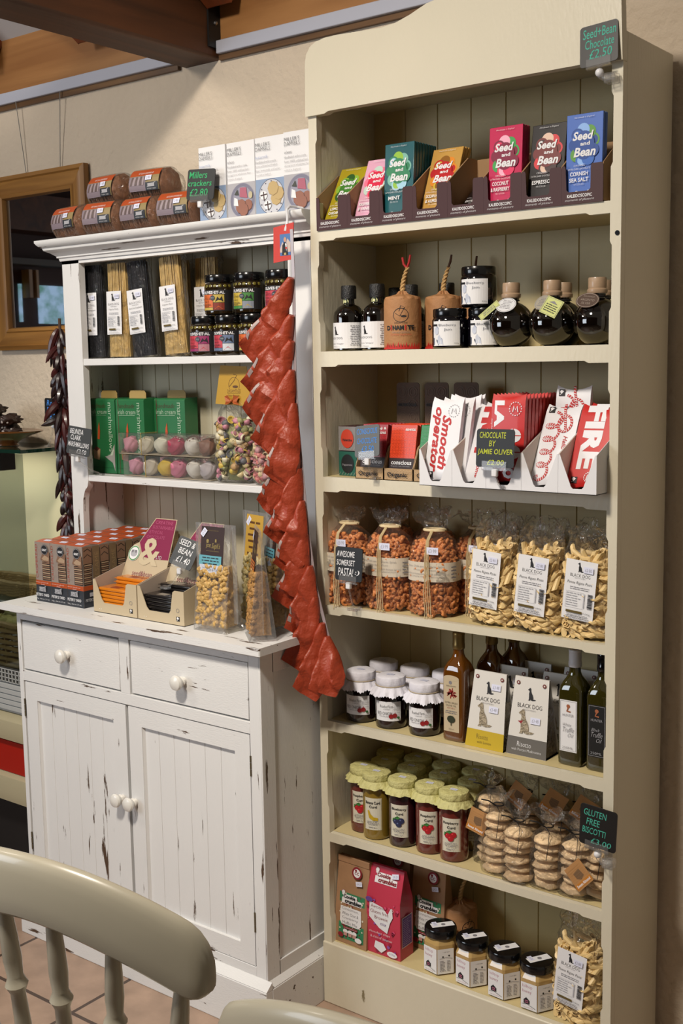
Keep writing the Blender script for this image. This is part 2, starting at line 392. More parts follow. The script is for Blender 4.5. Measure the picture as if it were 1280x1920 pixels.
for i in range(6):
    t, b_ = ST[i], SB[i]
    mb = MB(); mb.box(.018, .704, .012, .2195, t-.018, t, creamI)
    mb.prism([(.0224, b_), (.0224, t), (.7004, t), (.7004, b_), (.66, b_), (.652, b_+.004), (.07, b_+.004), (.062, b_)], 0.0, .014, 'y', cream)
    mb.build('shelf', bk, bevel=.0012)
mb = MB(); mb.box(.018, .704, .012, .2195, ST[6]-.018, ST[6], creamI); mb.build('shelf', bk)
mb = MB(); mb.box(-.002, .722, -.004, .014, 0, ST[6]-.001, cream); mb.build('kickboard', bk, bevel=.003)
mb = MB(); mb.box(.018, .704, .016, .2195, 2.066, 2.084, cream); mb.build('top_board', bk)
A = [(-.002, 2.03), (.05, 2.03), (.06, 2.034), (.66, 2.034), (.67, 2.03), (.724, 2.03)]
top = [(0, 2.14), (.004, 2.158), (.014, 2.172), (.03, 2.180), (.055, 2.184), (.09, 2.184), (.20, 2.178), (.235, 2.181), (.27, 2.190), (.31, 2.204), (.34, 2.2085), (.36, 2.209)]
top = top+[(.72-x, z) for x, z in top[-2::-1]]
mb = MB(); mb.prism(A+[(x, z) for x, z in reversed(top)], -.008, .012, 'y', cream); mb.build('arched_header', bk, bevel=.002)
mb = MB()
for x, z, r in ((.715, 1.73, .0045), (.745, 1.9, 0)):
    if r: mb.lathe([(r, 0), (r, .001)], BLK, 12, X=Matrix.Translation((x, -.0005, z)) @ Matrix.Rotation(R(90), 4, 'X'))
mb.build('dowel_hole', bk)

# ================================================================ DRESSER
wh = distressed('dresser_white_h', '#d9d9d8', '#4c3828', (7, 60, 55), .685); wv = distressed('dresser_white_v', '#d9d9d8', '#4c3828', (60, 60, 6), .692)
whi = M('dresser_white_shaded', '#bcb49b', .5, bump=.05, bscale=80)  # hutch back: its shade is put into this darker cream
dr = thing('dresser', 'distressed white kitchen dresser with open shelves above two drawers and two plank doors', 'dresser')
CX0, CX1, CY = -.857, -.020, -.185
def P_(mb, nm, par=dr, **k): return mb.build(nm, par, **k)
mb = MB(); mb.box(CX1-.018, CX1, CY+.02, WY-.005, .12, .88, wv)
for z0, z1 in ((.12, .16), (.83, .88)): mb.box(CX1, CX1+.004, CY+.04, WY-.005, z0, z1, wv)
mb.box(CX1, CX1+.004, CY, CY+.045, .12, .88, wv); mb.box(CX1, CX1+.004, WY-.05, WY-.005, .16, .83, wv); P_(mb, 'side_panel', bevel=.0015)
mb = MB(); mb.box(CX0, CX0+.018, CY+.02, WY-.005, .12, .88, wv); P_(mb, 'side_panel')
mb = MB(); mb.box(CX0, CX1, WY-.015, WY-.005, .02, .88, wv); P_(mb, 'back_board')
# face frame
mb = MB(); y0, y1 = CY, CY+.02
mb.box(CX0, -.842, y0, y1, .12, .88, wv); mb.box(-.050, CX1, y0, y1, .12, .88, wv); mb.box(-.467, -.433, y0, y1, .723, .8576, wv)
mb.box(-.842, -.050, y0, y1, .8576, .88, wh); mb.box(-.842, -.050, y0, y1, .6956, .723, wh); mb.box(-.842, -.05, y0, y1, .12, .15, wh)
P_(mb, 'face_frame', bevel=.0008)
mb = MB(); mb.box(CX0-.02, CX1+.017, CY-.022, CY-.0, 0, .112, wh); mb.prism([(CY-.022, .112), (CY, .112), (CY, .13)], CX0-.02, CX1+.017, 'x', wh)
mb.box(CX1, CX1+.017, CY, WY-.01, 0, .112, wh); mb.prism([(CX1, .112), (CX1+.017, .112), (CX1, .13)], CY, WY-.01, 'y', wh)
mb.box(CX0-.02, CX0, CY, WY-.01, 0, .112, wh); P_(mb, 'plinth', bevel=.002)
mb = MB(); mb.prism([(-.889, -.214), (.009, -.214), (.009, -.008), (-.003, -.008), (-.003, WY-.003), (-.889, WY-.003)], .884, .902, 'z', wh); mb.box(-.87, -.01, -.198, WY-.003, .876, .884, wh); P_(mb, 'worktop', bevel=.003)
knobm = M('knob_white', '#d8d6d0', .25, coat=.3)
KN = [(.009, 0), (.009, .006), (.012, .008), (.0095, .012), (.012, .016), (.0165, .020), (.018, .026), (.016, .031), (.010, .034), (.001, .035)]
def knob(par, x, z, y, s=1.0):
    mb = MB(); mb.lathe([(r*s, h*s) for r, h in KN], knobm, 20); return mb.build('knob', par, (x, y, z), (R(90), 0, 0))
def drawer(xa, xb, kx, kz, lift):
    mb = MB(); mb.box(xa+.004, xb-.004, CY+.002, CY+.016, .727, .8556-lift, wh); d = P_(mb, 'drawer', bevel=.0012); 
    mb = MB(); mb.box(xa, xb, CY+.015, CY+.03, .72, .86, M('gap_shade', '#140f0c', .9)); P_(mb, 'drawer_gap_shade')  # near-black sheet stands in for the shade in the gaps round the drawer
    knob(d, kx, kz, CY+.002)
drawer(-.842, -.467, -.659, .789, .004); drawer(-.433, -.050, -.252, .785, 0)
def door(xa, xb, kx, hx):
    xa += .002; xb -= .002; z0, z1 = .152, .693; w = .045
    d = MB()
    # mitred frame
    for q in ([(xa, z0), (xa, z1), (xa+w, z1-w), (xa+w, z0+w)], [(xb, z1), (xb, z0), (xb-w, z0+w), (xb-w, z1-w)]): d.prism(q, CY+.001, CY+.018, 'y', wv)
    for q in ([(xa, z1), (xb, z1), (xb-w, z1-w), (xa+w, z1-w)], [(xb, z0), (xa, z0), (xa+w, z0+w), (xb-w, z0+w)]): d.prism(q, CY+.001, CY+.018, 'y', wh)
    o = P_(d, 'door', bevel=.0008)
    b = vboard(xa+w, xb-w, z0+w, z1-w, CY+.009, 6, wv, .01, .0010); b.build('plank_panel', o)
    g = MB(); L = .004
    for q in ((xa+w, xa+w+L, z0+w, z1-w), (xb-w-L, xb-w, z0+w, z1-w)):
        g = MB(); g.prism([(q[0], CY+.009), (q[1], CY+.009), (q[0] if q[0] == xa+w else q[1], CY+.003)], q[2], q[3], 'z', wv); g.build('bead', o)
    knob(o, kx, .4555, CY+.001, .95)
    for hz in (.235, .60):
        h = MB()
        for k in range(3): h.tube([(hx, CY-.001, hz+k*.016), (hx, CY-.001, hz+.0145+k*.016)], .0022, M('hinge_brass', '#6a604c', .4, .6), 8)
        h.build('hinge', o)
    g = MB(); g.box(xa-.003, xb+.003, CY+.0185, CY+.03, z0-.003, z1+.003, M('gap_shade')); g.build('door_gap_shade', dr)  # same near-black sheet, painting the shade round the door
door(-.838, -.452, -.476, -.8395); door(-.446, -.051, -.431, -.0495)
# hutch
HX0, HX1, HY = -.879, -.030, .036
def post(pts, nm='post'):
    mb = MB(); mb.prism(pts, HY, HY+.02, 'y', wv); P_(mb, nm, bevel=.0012)
sc = [(-.838, .902), (-.838, 1.12), (-.836, 1.15), (-.828, 1.172), (-.816, 1.185), (-.8125, 1.20), (-.8125, 1.786)]
post([(HX0, .902)]+sc+[(HX0, 1.786)]); post([(HX1, .902)]+[(-.909-x, z) for x, z in sc]+[(HX1, 1.786)])
mb = MB(); mb.box(HX0, HX0+.018, HY+.018, .22, .902, 1.80, wv); P_(mb, 'side_panel'); mb = MB(); mb.box(HX1-.018, HX1, HY+.018, .22, .902, 1.80, wv); P_(mb, 'side_panel')
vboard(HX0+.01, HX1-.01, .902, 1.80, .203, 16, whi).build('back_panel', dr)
for t, b_ in ((1.526, 1.508), (1.216, 1.199)):
    mb = MB(); mb.box(HX0+.018, HX1-.018, HY+.002, .203, b_, t, wh); P_(mb, 'shelf', bevel=.0015)
prof = [(0, 1.784), (-.004, 1.784), (-.006, 1.792), (-.010, 1.793), (-.010, 1.797), (-.022, 1.806), (-.034, 1.812), (-.036, 1.819), (-.040, 1.820), (-.046, 1.826), (-.050, 1.832), (-.050, 1.838), (0, 1.838)]
mb = MB(); n = len(prof); vs = []
for (xx, yy, dx, dy) in ((HX0, .235, -1, 0), (HX0, HY, -1, 1), (-.012, HY, 0, 1)):
    for o_, z in prof: vs.append((xx+dx*-o_ if dx > 0 else xx+(o_ if dx else 0), yy+(o_ if dy else 0), z))
fs = []
for k in (0, 1):
    for i in range(n): fs.append((k*n+i, k*n+(i+1) % n, (k+1)*n+(i+1) % n, (k+1)*n+i))
fs += [tuple(range(n)), tuple(range(2*n, 3*n))[::-1]]
mb.add(vs, fs, wh); P_(mb, 'cornice', bevel=.0008)
mb = MB(); mb.box(HX0-.01, -.014, HY-.01, .235, 1.80, 1.8375, wh); mb.box(HX0, HX1, HY, HY+.02, 1.776, 1.80, wh); P_(mb, 'top_board')

# ================================================================ CHAIRS
chairm = M('chair_cream', '#a9a391', .3, coat=.25, var=.04, vscale=9)
def chair(name, label, loc, rz):
    c = thing(name, label, 'chair', loc, rz)
    # crest rail: curved in plan and bowed in height; local x along the rail, +y towards the sitter's back
    rows = []; N = 28; W = .235
    def crest(t):  # t -1..1
        x = t*W; y = -.055*(1-t*t); top = .925-.075*abs(t)**2.2; bot = .845-.085*abs(t)**1.9
        if abs(t) > .93: k = (abs(t)-.93)/.07; m_ = (top+bot)/2; top = top-(top-m_)*.55*k**2; bot = bot+(m_-bot)*.35*k**2
        return x, y, top, bot
    sec = [(-.012, 0), (-.013, .3), (-.011, .75), (-.007, .95), (0, 1), (.007, .95), (.011, .75), (.012, .3), (.011, 0.05), (.006, -.0), (0, -.02), (-.006, -.0)]
    vs = []; fs = []; k = len(sec)
    for i in range(N+1):
        t = -1+2*i/N; x, y, tp, bt = crest(t); sl = .11*t
        for o_, h in sec: vs.append((x+o_*sl*2, y+o_*1.25+.0, bt+(tp-bt)*h))
    for i in range(N):
        for j in range(k): fs.append((i*k+j, i*k+(j+1) % k, (i+1)*k+(j+1) % k, (i+1)*k+j))
    fs += [tuple(range(k))[::-1], tuple(range(N*k, (N+1)*k))]
    mb = MB(); mb.add(vs, fs, chairm, True); o = mb.build('crest_rail', c, angle=60); md = o.modifiers.new('s', 'SUBSURF'); md.levels = md.render_levels = 1
    mb = MB(); mb.lathe([(.03, 0), (.19, 0), (.205, .012), (.205, .03), (.19, .04), (.10, .034), (.0, .032)], chairm, 36, (0, .13-.0, .43), sx=1.02, sy=.98); mb.build('seat', c)
    for i in range(6):
        t = -.86+1.72*i/5; x, y, tp, bt = crest(t); p1 = Vector((x, y, bt+.012)); p0 = Vector((x*.72, y*.6-.0+.035*0, .46))
        prof = [(0, .008), (.10, .012), (.30, .015), (.45, .0125), (.60, .0105), (.68, .010), (.70, .0135), (.71, .0155), (.72, .0135), (.74, .0105), (.80, .0125), (.88, .0115), (1, .009)]
        p0.y += .02
        mb = MB(); mb.tube([p0.lerp(p1, a) for a, r in prof], [r*.95 for a, r in prof], chairm, 14); mb.build('spindle', c)
    for sx, sy in ((-.15, .0), (.15, .0), (-.16, .27), (.16, .27)):
        mb = MB(); a = Vector((sx*.85, sy, .435)); b2 = Vector((sx*1.3, sy+(.05 if sy else -.06), 0.0)); pr = [(0, .016), (.2, .02), (.45, .022), (.5, .016), (.55, .022), (.8, .016), (1, .012)]
        mb.tube([a.lerp(b2, t) for t, r in pr], [r for t, r in pr], chairm, 14); mb.build('leg', c)
    return c
CH1 = chair('spindle_back_chair', 'cream painted spindle back chair close in front at the left, bowed crest rail', (.492, -1.1455, 0), R(8))
CH2 = chair('spindle_back_chair', 'cream painted chair of which only the rail end shows at the bottom edge', (1.065, -1.195, 0), R(5))

# ================================================================ GOODS: SHARED BUILDERS
def sup(a, p):
    c, s = math.cos(a), math.sin(a)
    return (math.copysign(abs(c)**(2/p), c), math.copysign(abs(s)**(2/p), s))
def filmbag(rows, mat, n=32, amp=.003, seed=0, freq=40, cap=True):
    """rows of (z, half width, half depth, squareness, crinkle)"""
    mb = MB(); vs = []; fs = []
    for j, (z, hx, hy, p, k) in enumerate(rows):
        for i in range(n):
            a = 2*math.pi*i/n; c, s = sup(a, p); q = noise.noise(Vector((c*hx*freq, s*hy*freq, z*freq+seed*7.3)))*amp*k
            q2 = noise.noise(Vector((c*hx*freq+9, s*hy*freq, z*freq*1.3+seed*5.1)))*amp*k*.6
            vs.append((c*(hx+q), s*(hy+q), z+q2))
    for j in range(len(rows)-1):
        for i in range(n): fs.append((j*n+i, j*n+(i+1) % n, (j+1)*n+(i+1) % n, (j+1)*n+i))
    if cap: fs.append(tuple(range(n))[::-1])
    mb.add(vs, fs, mat, True); return mb
def frilled_lid(mb, mat, r, h, z0, skirt, amp, n=72, teeth=False, seed=0):
    """gathered paper or cloth top tied under the lid"""
    def wob(a, j): return (amp*(.25 if j < 3 else 0)+0)*math.sin(a*17+seed) if j < 3 else 0
    prof = []
    rows = [(r*1.0+skirt*.75, z0-skirt), (r+skirt*.35, z0-skirt*.45), (r*.99, z0), (r*1.02, z0+.002), (r*1.03, z0+h*.6), (r*.99, z0+h*.9), (r*.88, z0+h), (r*.4, z0+h*1.02), (.0005, z0+h*1.01)]
    vs = []; fs = []
    for j, (rr, z) in enumerate(rows):
        for i in range(n):
            a = 2*math.pi*i/n; w = 0
            if j == 0: w = amp*math.sin(a*13+seed)+amp*.5*math.sin(a*7+seed*2); z_ = z+(.0016*(1 if i % 2 else -1) if teeth else 0)+amp*.6*math.sin(a*9+seed)
            elif j == 1: w = amp*.6*math.sin(a*13+seed); z_ = z
            elif j in (2, 3): w = -.0006*(i % 2); z_ = z
            else: w = .0006*math.sin(a*11+seed); z_ = z
            vs.append(((rr+w)*math.cos(a), (rr+w)*math.sin(a), z_))
    for j in range(len(rows)-1):
        for i in range(n): fs.append((j*n+i, j*n+(i+1) % n, (j+1)*n+(i+1) % n, (j+1)*n+i))
    mb.add(vs, fs, mat, True); return mb
def artpart(a, nm, par, fn, **k): return a.into(MB(), fn).build(nm, par, angle=0, **k)
def price_sign(name, label, loc, w, h, rows, ink, rz=0, tilt=0, roll=0, kind='stile', group=None, board=SIGN):
    """small chalkboard card in a clear holder; rows of (text, x0, y0, x1, y1) as fractions of the card"""
    t = thing(name, label, 'price sign', loc, rz, group)
    Rm = Matrix.Rotation(tilt, 4, 'X') @ Matrix.Rotation(roll, 4, 'Y')
    r = .006; P = []
    for cx, cy, a0 in ((w/2-r, h-r, 0), (-w/2+r, h-r, 90), (-w/2+r, r, 180), (w/2-r, r, 270)):
        P += [(cx+r*math.cos(R(a0+k*22.5)), cy+r*math.sin(R(a0+k*22.5))) for k in range(5)]
    mb = MB(); mb.prism(P, 0, .0022, 'y', board, X=Rm); b = mb.build('card', t)
    a = Art()
    for q in rows: a.text(q[0], -w/2+q[1]*w, q[2]*h, -w/2+q[3]*w, q[4]*h, ink, bold=.004, shear=.12)
    mb = MB(); a.into(mb, lambda u, v, n: tuple(Rm @ Vector((u, -n, v)))); mb.build('chalk_writing', b, angle=0)
    mb = MB(); mb.box(-w*.32, w*.32, -.0035, -.002, -.004, .012, CLEAR, X=Rm); mb.box(-w*.32, w*.32, -.0035, .004, -.006, -.004, CLEAR, X=Rm)
    mb.build('holder', t)
    WB = M('clip_white', '#d8d8da', .35)
    if kind == 'stile':
        mb = MB(); mb.ball((0, .004, -.014), .008, WB, 2); mb.build('ball_joint', t)
        mb = MB(); mb.tube([(0, .004, -.018), (.012, .0, -.026), (.03, .002, -.024)], .006, CLEAR, 10); mb.box(.012, .034, -.006, .016, -.036, -.018, CLEAR); mb.box(.016, .03, -.008, .018, -.033, -.021, CLEAR); mb.build('clip', t, bevel=.002)
    elif kind[0] == 'stem':
        e = Vector(kind[1]); mb = MB(); mb.box(-.006, .006, -.003, .006, -.018, -.003, WB); mb.build('ball_joint', t, bevel=.002)
        mb = MB(); mb.tube([(0, .001, -.014), (e.x*.5, .001+e.y*.5, -.014+e.z*.5), tuple(e)], .0022, CLEAR, 8)
        f = Vector(kind[2] if len(kind) > 2 else (0.016, .012, .012)); mb.box(e.x-f.x, e.x+f.x, e.y-f.y, e.y+f.y, e.z-.001, e.z+f.z, CLEAR); mb.build('stem', t)
    return t

ORD = ['first', 'second', 'third', 'fourth', 'fifth', 'sixth', 'seventh', 'eighth', 'ninth', 'tenth', 'eleventh']
# ================================================================ SHELF 1: CHOCOLATE BARS IN TRAYS
PLUM = M('carton_plum', '#3b191c', .6); TRK = M('carton_inside', '#9b7a56', .8)
def sb_tray(idx, x, label):
    t = thing('display_tray', label, 'display tray', (x, -.004, ST[0]), 0, 'plum cardboard trays on the top shelf'); w = .0832; h = .070; d = .115
    mb = MB()
    F = [(-w/2, 0), (w/2, 0), (w/2, h-.004), (w/2-.003, h), (w/2-.022, h), (w/2-.0245, h-.004), (w/2-.025, .026), (w/2-.029, .022), (-w/2+.014, .022), (-w/2+.010, .026), (-w/2+.008, h-.004), (-w/2+.006, h), (-w/2, h)]
    # front as a strip of quads so it stays clean
    mb.prism(F, 0, .0016, 'y', PLUM)
    for xs in (-w/2, w/2-.0014): mb.prism([(.0016, 0), (d, 0), (d, .125), (d-.035, .125), (.0016, h)], xs, xs+.0014, 'x', TRK)
    mb.box(-w/2, w/2, .0016, d, 0, .0014, TRK); mb.box(-w/2, w/2, d, d+.0014, 0, .125, TRK); mb.build('carton', t)
    a = Art(); a.text('KALEIDOSCOPIC', -.030, .0115, .020, .0175, PW, bold=.02); a.text('moments of pleasure', -.034, .004, .024, .0095, PW, shear=.25); artpart(a, 'print', t, plane((0, 0, 0), (1, 0, 0), (0, 0, 1)))
    return t
def sb_bar(key, col, circ, flav, loc, lean, label, n_more=0, dy=.0105):
    base = M('wrap_'+key, col, .35, coat=.2)
    t = thing('chocolate_bar', label, 'chocolate bar', loc, 0, None)
    w, h, d = .0725, .157, .009; X = Matrix.Rotation(-lean, 4, 'X')
    mb = MB(); mb.box(-w/2, w/2, 0, d, 0, h, base, X=X); mb.build('wrapper', t, bevel=.001)
    a = Art(); rg = random.Random(key)
    for k in range(9):
        q = k/9*6.28+.3; rr = .024; c = circ[k % len(circ)]
        cx, cy = rr*.78*math.cos(q), .100+rr*1.15*math.sin(q); m_ = M('dot_'+c, c, .4)
        if abs(cx)+.0125 > w/2: cx = math.copysign(w/2-.0126, cx)
        a.disc(cx, cy, .0125, m_, 18)
        if k % 3 == 0: a.ring(cx, cy, .0125, .0035, M('dot_'+circ[(k+1) % len(circ)], circ[(k+1) % len(circ)], .4), 18)
    a.disc(0, .100, .021, M('dot_'+circ[0], circ[0], .4), 24, .026)
    a.text('Seed', -.023, .109, .019, .125, PW, bold=.03, shear=.25); a.text('and', -.007, .099, .012, .106, PW, bold=.03); a.text('Bean', -.020, .079, .024, .096, PW, bold=.03, shear=.25)
    a.text('Handmade in England', -.02, .148, .02, .1515, PW, shear=.3)
    a.text('ORGANIC', -.019, .062, .004, .0655, PW); a.text('EXTRA DARK CHOCOLATE', -.030, .056, .014, .0592, PW)
    y = .045 if len(flav) > 1 else .042
    for k, f in enumerate(flav): a.text(f, -.0285+.0012*max(0, 9-len(f)), y-k*.011, .0125-.0012*max(0, 9-len(f)), y-k*.011+.0075, PW, bold=.02)
    a.text('72% COCOA', -.018, y-k*.011-.006, .002, y-k*.011-.003, PW); a.ring(-.012, .014, .004, .001, PW, 14); a.ring(.012, .014, .004, .001, PW, 14)
    mb = MB(); a.into(mb, lambda u, v, n: tuple(X @ Vector((u, -n, v)))); mb.build('print', t, angle=0)
    for k in range(n_more): dup(t, (loc[0], loc[1]+(k+1)*dy, loc[2]), 0, '%s chocolate bar on the top shelf, %s behind the foremost of its tray' % (key, ORD[k]), '%s bars behind the front one' % key)
    return t
TX = [.0622+.0834*i for i in range(8)]
z1 = ST[0]+.0016
tl = ['leftmost', 'second from the left', 'third from the left', 'fourth from the left', 'fifth from the left, nearly empty', 'sixth from the left', 'seventh from the left', 'rightmost']
tc_ = ['lemon cardamom', 'raspberry vanilla', 'teal mint', 'hazel and almond', 'dark lying', 'coconut raspberry', 'espresso', 'cornish sea salt']
for i, x in enumerate(TX): sb_tray(i, x, 'plum cardboard display tray %s, holding the %s bars' % (tl[i], tc_[i]))
bars = [('yellow', '#a3921c', ['#3f7a2c', '#86b03a', '#2f5a25'], ['LEMON &', 'CARDAMOM'], 0, .006, 30, 0, 'yellow lemon cardamom chocolate bar leaning back in the leftmost tray'),
 ('pink', '#d8a3bb', ['#cf2a48', '#e2708c', '#b9d0c4'], ['RASPBERRY', '& VANILLA'], 1, .006, 24, 0, 'pale pink raspberry vanilla chocolate bar leaning back in its tray'),
 ('teal', '#14545c', ['#2f7d55', '#79b0a0', '#8db83a', '#9cc7dc'], ['MINT'], 2, .004, 4, 7, 'teal mint chocolate bar, the foremost of the teal row'),
 ('amber', '#bd9248', ['#b31d22', '#d8862a', '#8a5a1c', '#c9b13a'], ['SICILIAN HAZEL', '& ALMOND'], 3, .012, 22, 2, 'amber hazelnut and almond chocolate bar, foremost in the fourth tray'),
 ('black', '#1d1414', ['#2c1c1a', '#3c2622'], ['EXTRA DARK'], 4, .012, 52, 0, 'nearly black chocolate bar lying far back in the fifth tray'),
 ('magenta', '#bb1b4e', ['#7a1636', '#3d9a4c', '#e9a9bf', '#d8305e'], ['COCONUT', '& RASPBERRY'], 5, .004, 3, 2, 'magenta coconut raspberry chocolate bar, foremost in its tray'),
 ('charcoal', '#1c181b', ['#6b2526', '#c9323a', '#d9b9a5', '#3c2526'], ['ESPRESSO'], 6, .008, 9, 2, 'charcoal espresso chocolate bar with red and cream circles, foremost in its tray'),
 ('blue', '#4a6cb8', ['#1f4690', '#58923a', '#86aee6', '#2f62b4'], ['CORNISH', 'SEA SALT'], 7, .003, 2, 1, 'blue sea salt chocolate bar, foremost at the right end of the top shelf')]
for key, col, circ, fl, i, y, lean, more, lab in bars: sb_bar(key, col, circ, fl, (TX[i]+(-.001), y, z1+(.004 if lean < 5 else .002)), R(lean), lab, more)

# ================================================================ SHELF 2: VINEGAR, JAM, BALSAMIC
z2 = ST[1]; DKG = M('dark_vinegar_glass', '#0a0604', .04, coat=1.0, spec=.8)
def script_dog_label(a, w, h, nm, sub, x0=0):
    a.rect(-w/2, 0, w/2, h, PW, nx=14); dog(a, -w*.18, h*.52, h*.34, INK)
    a.text('BLACK DOG', -w*.40, h*.36, w*.02, h*.44, INK); a.text(nm, -w*.42, h*.14, w*.06, h*.22, GREY, shear=.3); a.text(sub, -w*.3, h*.05, -w*.06, h*.09, GREY, shear=.3)
    a.lines(w*.20, h*.1, w*.46, h*.9, 12, GREY, 4)
def vinegar():
    t = thing('vinegar_bottle', '', 'bottle')
    mb = MB(); mb.lathe([(.030, 0), (.0345, .003), (.035, .01), (.035, .075), (.033, .085), (.024, .096), (.0135, .102), (.0125, .106), (.0125, .116)], DKG, 32); mb.build('glass', t)
    mb = MB(); mb.lathe([(.0165, .114), (.0168, .116), (.0168, .140), (.0155, .1425), (.001, .143)], M('cap_black', '#111112', .5, bump=.3, bscale=300), 28); mb.build('cap', t)
    a = Art(); script_dog_label(a, .095, .056, 'Balsamic Vinegar', 'of Modena'); artpart(a, 'label_paper', t, cyl(.0352, .006, -math.pi/2+.15))
    a = Art(); a.disc(0, 0, .0078, M('badge_cream', '#cfcf9a', .5)); a.disc(0, 0, .005, M('badge_green', '#33401f', .5)); a.disc(0, 0, .003, M('badge_cream')); a.rect(-.03, -.001, -.009, .001, GREY); artpart(a, 'neck_badge', t, cyl(.0128, .108))
    return t
v = vinegar(); v.location = (.0625, .052, z2); v['label'] = 'dark balsamic vinegar bottle with black cap nearest the left end of its shelf'
g_ = 'dark vinegar bottles with black caps'; v['group'] = g_
for x, y, l in ((.137, .055, 'dark balsamic vinegar bottle with dog label standing beside the twine topped jar'), (.085, .13, 'dark vinegar bottle in the second row, behind the two front ones, left'), (.170, .135, 'dark vinegar bottle half hidden between front bottles and the twine topped jar'), (.255, .15, 'dark vinegar bottle whose cap shows between the two twine wicks'), (.09, .195, 'dark vinegar bottle at the very back of the left group')):
    dup(v, (x, y, z2), R(8*math.sin(x*50)), l, g_)
def dyna(red=True):
    t = thing('wicked_sauce_jar', '', 'jar'); KP = M('kraft_wrap', '#a5764c', .7, bump=.25, bscale=60, var=.1)
    mb = MB(); mb.lathe([(.036, 0), (.0395, .003), (.040, .01), (.040, .098), (.0385, .106), (.033, .110)], KP, 40); 
    def wob(a, j): return .0022*math.sin(a*11)*(1 if j > 0 else .3)
    mb.lathe([(.0385, .106), (.036, .111), (.024, .114), (.012, .117), (.006, .124)], KP, 48, wob=wob, cap=False); mb.build('paper_wrap', t)
    TW = M('raffia_twine', '#b08d5a', .8)
    mb = MB()
    for ph in (0, math.pi):
        P = [(.0025*math.cos(k*.9+ph)+(.014*(k/22)**2), .0025*math.sin(k*.9+ph), .120+k*.0024) for k in range(23)]
        mb.tube(P, [.0042-.0022*k/22 for k in range(23)], TW, 7)
    mb.build('twisted_wick', t)
    RW = M('wick_red' if red else 'wick_brown', '#9a1416' if red else '#5a3a24', .7); mb = MB()
    mb.tube([(.013, 0, .172), (.018, 0, .183), (.022, -.001, .198)], [.0024, .0028, .0022], RW, 7)
    if red: mb.tube([(.012, 0, .171), (.004, .0, .180), (.001, 0, .194)], [.0024, .0026, .0026], RW, 7)
    mb.build('wick_tip', t)
    a = Art(); RED = M('flame_red', '#b3201a', .6)
    a.ring(.0, .072, .017, .0012, INK, 24, .015); a.line([(-.012, .076), (-.002, .070), (.008, .088), (.0, .092), (-.004, .080)], .0012, INK); a.disc(.006, .070, .006, INK, 12, .002)
    a.text('DREAMTREE', -.014, .0545, .014, .058, INK)
    a.text('D', -.033, .041, -.024, .051, INK, bold=.04); a.text('I', -.0225, .041, -.020, .052, RED, bold=.06); a.text('NAM', -.018, .0415, .006, .051, INK, bold=.04); a.text('I', .0085, .041, .011, .052, RED, bold=.06); a.text('TE', .0135, .0415, .029, .051, INK, bold=.04)
    a.text('Infernal mixture', -.018, .035, .018, .039, GREY); a.text('Crema esplosiva', -.022, .029, .022, .034, RED)
    P = []
    for k in range(15): x = -.038+k*.0054; P.append((x, .004)); a.poly([(x-.003, .003), (x+.003, .003), (x+.0008, .011+.006*abs(math.sin(k*1.9)))], RED)
    a.rect(-.040, .0015, .040, .0045, RED, nx=10); artpart(a, 'print', t, cyl(.0402, 0, -math.pi/2+.5))
    return t
D1 = dyna(); D1.location = (.2055, .052, z2); D1['label'] = 'kraft wrapped sauce jar with twisted twine wick ending in red tips'
D2 = dyna(False); D2.location = (.268, .115, z2); D2['label'] = 'kraft wrapped jar with brown wick tip, half hidden behind the front wrapped jar'
D3 = dup(D2, (.315, .165, z2), 1.9, 'plain side of a kraft wrapped jar behind the blueberry jam')
D4 = dup(D2, (.285, .145, ST[6]), .6, 'kraft wrapped wick jar standing alone in the dark at the back of the bottom shelf')
def jam():
    t = thing('jam_jar', '', 'jar'); J = M('blueberry_glass', '#07060b', .06, coat=1)
    mb = MB(); mb.lathe([(.032, 0), (.0365, .003), (.0372, .008), (.0372, .058), (.034, .064), (.032, .066)], J, 36); mb.build('glass', t)
    mb = MB(); mb.lathe([(.0345, .064), (.0352, .0655), (.0352, .079), (.034, .0815), (.031, .082), (.001, .0812)], M('lid_black', '#0c0c0e', .2, coat=.5), 36); mb.build('lid', t)
    a = Art(); a.rect(-.031, 0, .031, .050, PW, nx=12)
    GB = M('photo_blue_grey', '#8e97ad', .6); DB = M('photo_slate', '#3c4354', .6)
    a.poly([(-.0305, .001), (-.004, .001), (-.006, .014), (-.0135, .020), (-.016, .028), (-.0145, .036), (-.020, .041), (-.0305, .041)], GB)
    a.poly([(-.0305, .001), (-.014, .001), (-.018, .012), (-.0305, .017)], DB); a.poly([(-.017, .003), (-.004, .003), (-.007, .013), (-.013, .022), (-.017, .018)], M('photo_pale', '#b9bfce', .6)); a.disc(-.020, .030, .0055, M('photo_pale'), 16, .008); a.rect(-.0305, .040, -.018, .044, INK)
    a.text('Blueberry', -.014, .038, .022, .0445, M('ink_slate', '#3d4558', .6)); a.text('Jam', -.002, .029, .013, .0355, M('ink_slate')); a.text('340g', .018, .003, .028, .006, INK)
    artpart(a, 'label_paper', t, cyl(.0374, .006, -math.pi/2+.28))
    return t
j = jam(); j.location = (.3255, .05, z2); j['label'] = 'blueberry jam jar on the shelf directly beside the kraft wrapped jars'; j['group'] = 'blueberry jam jars'
dup(j, (.395, .075, z2), .15, 'blueberry jam jar on the shelf beside the round dark bottles, a jar standing on it', 'blueberry jam jars')
dup(j, (.385, .065, z2+.0822), -.06, 'blueberry jam jar stacked on top of the other two', 'blueberry jam jars')
dup(j, (.375, .16, z2), .3, 'blueberry jam jar at the back, almost hidden behind the front pair', 'blueberry jam jars')
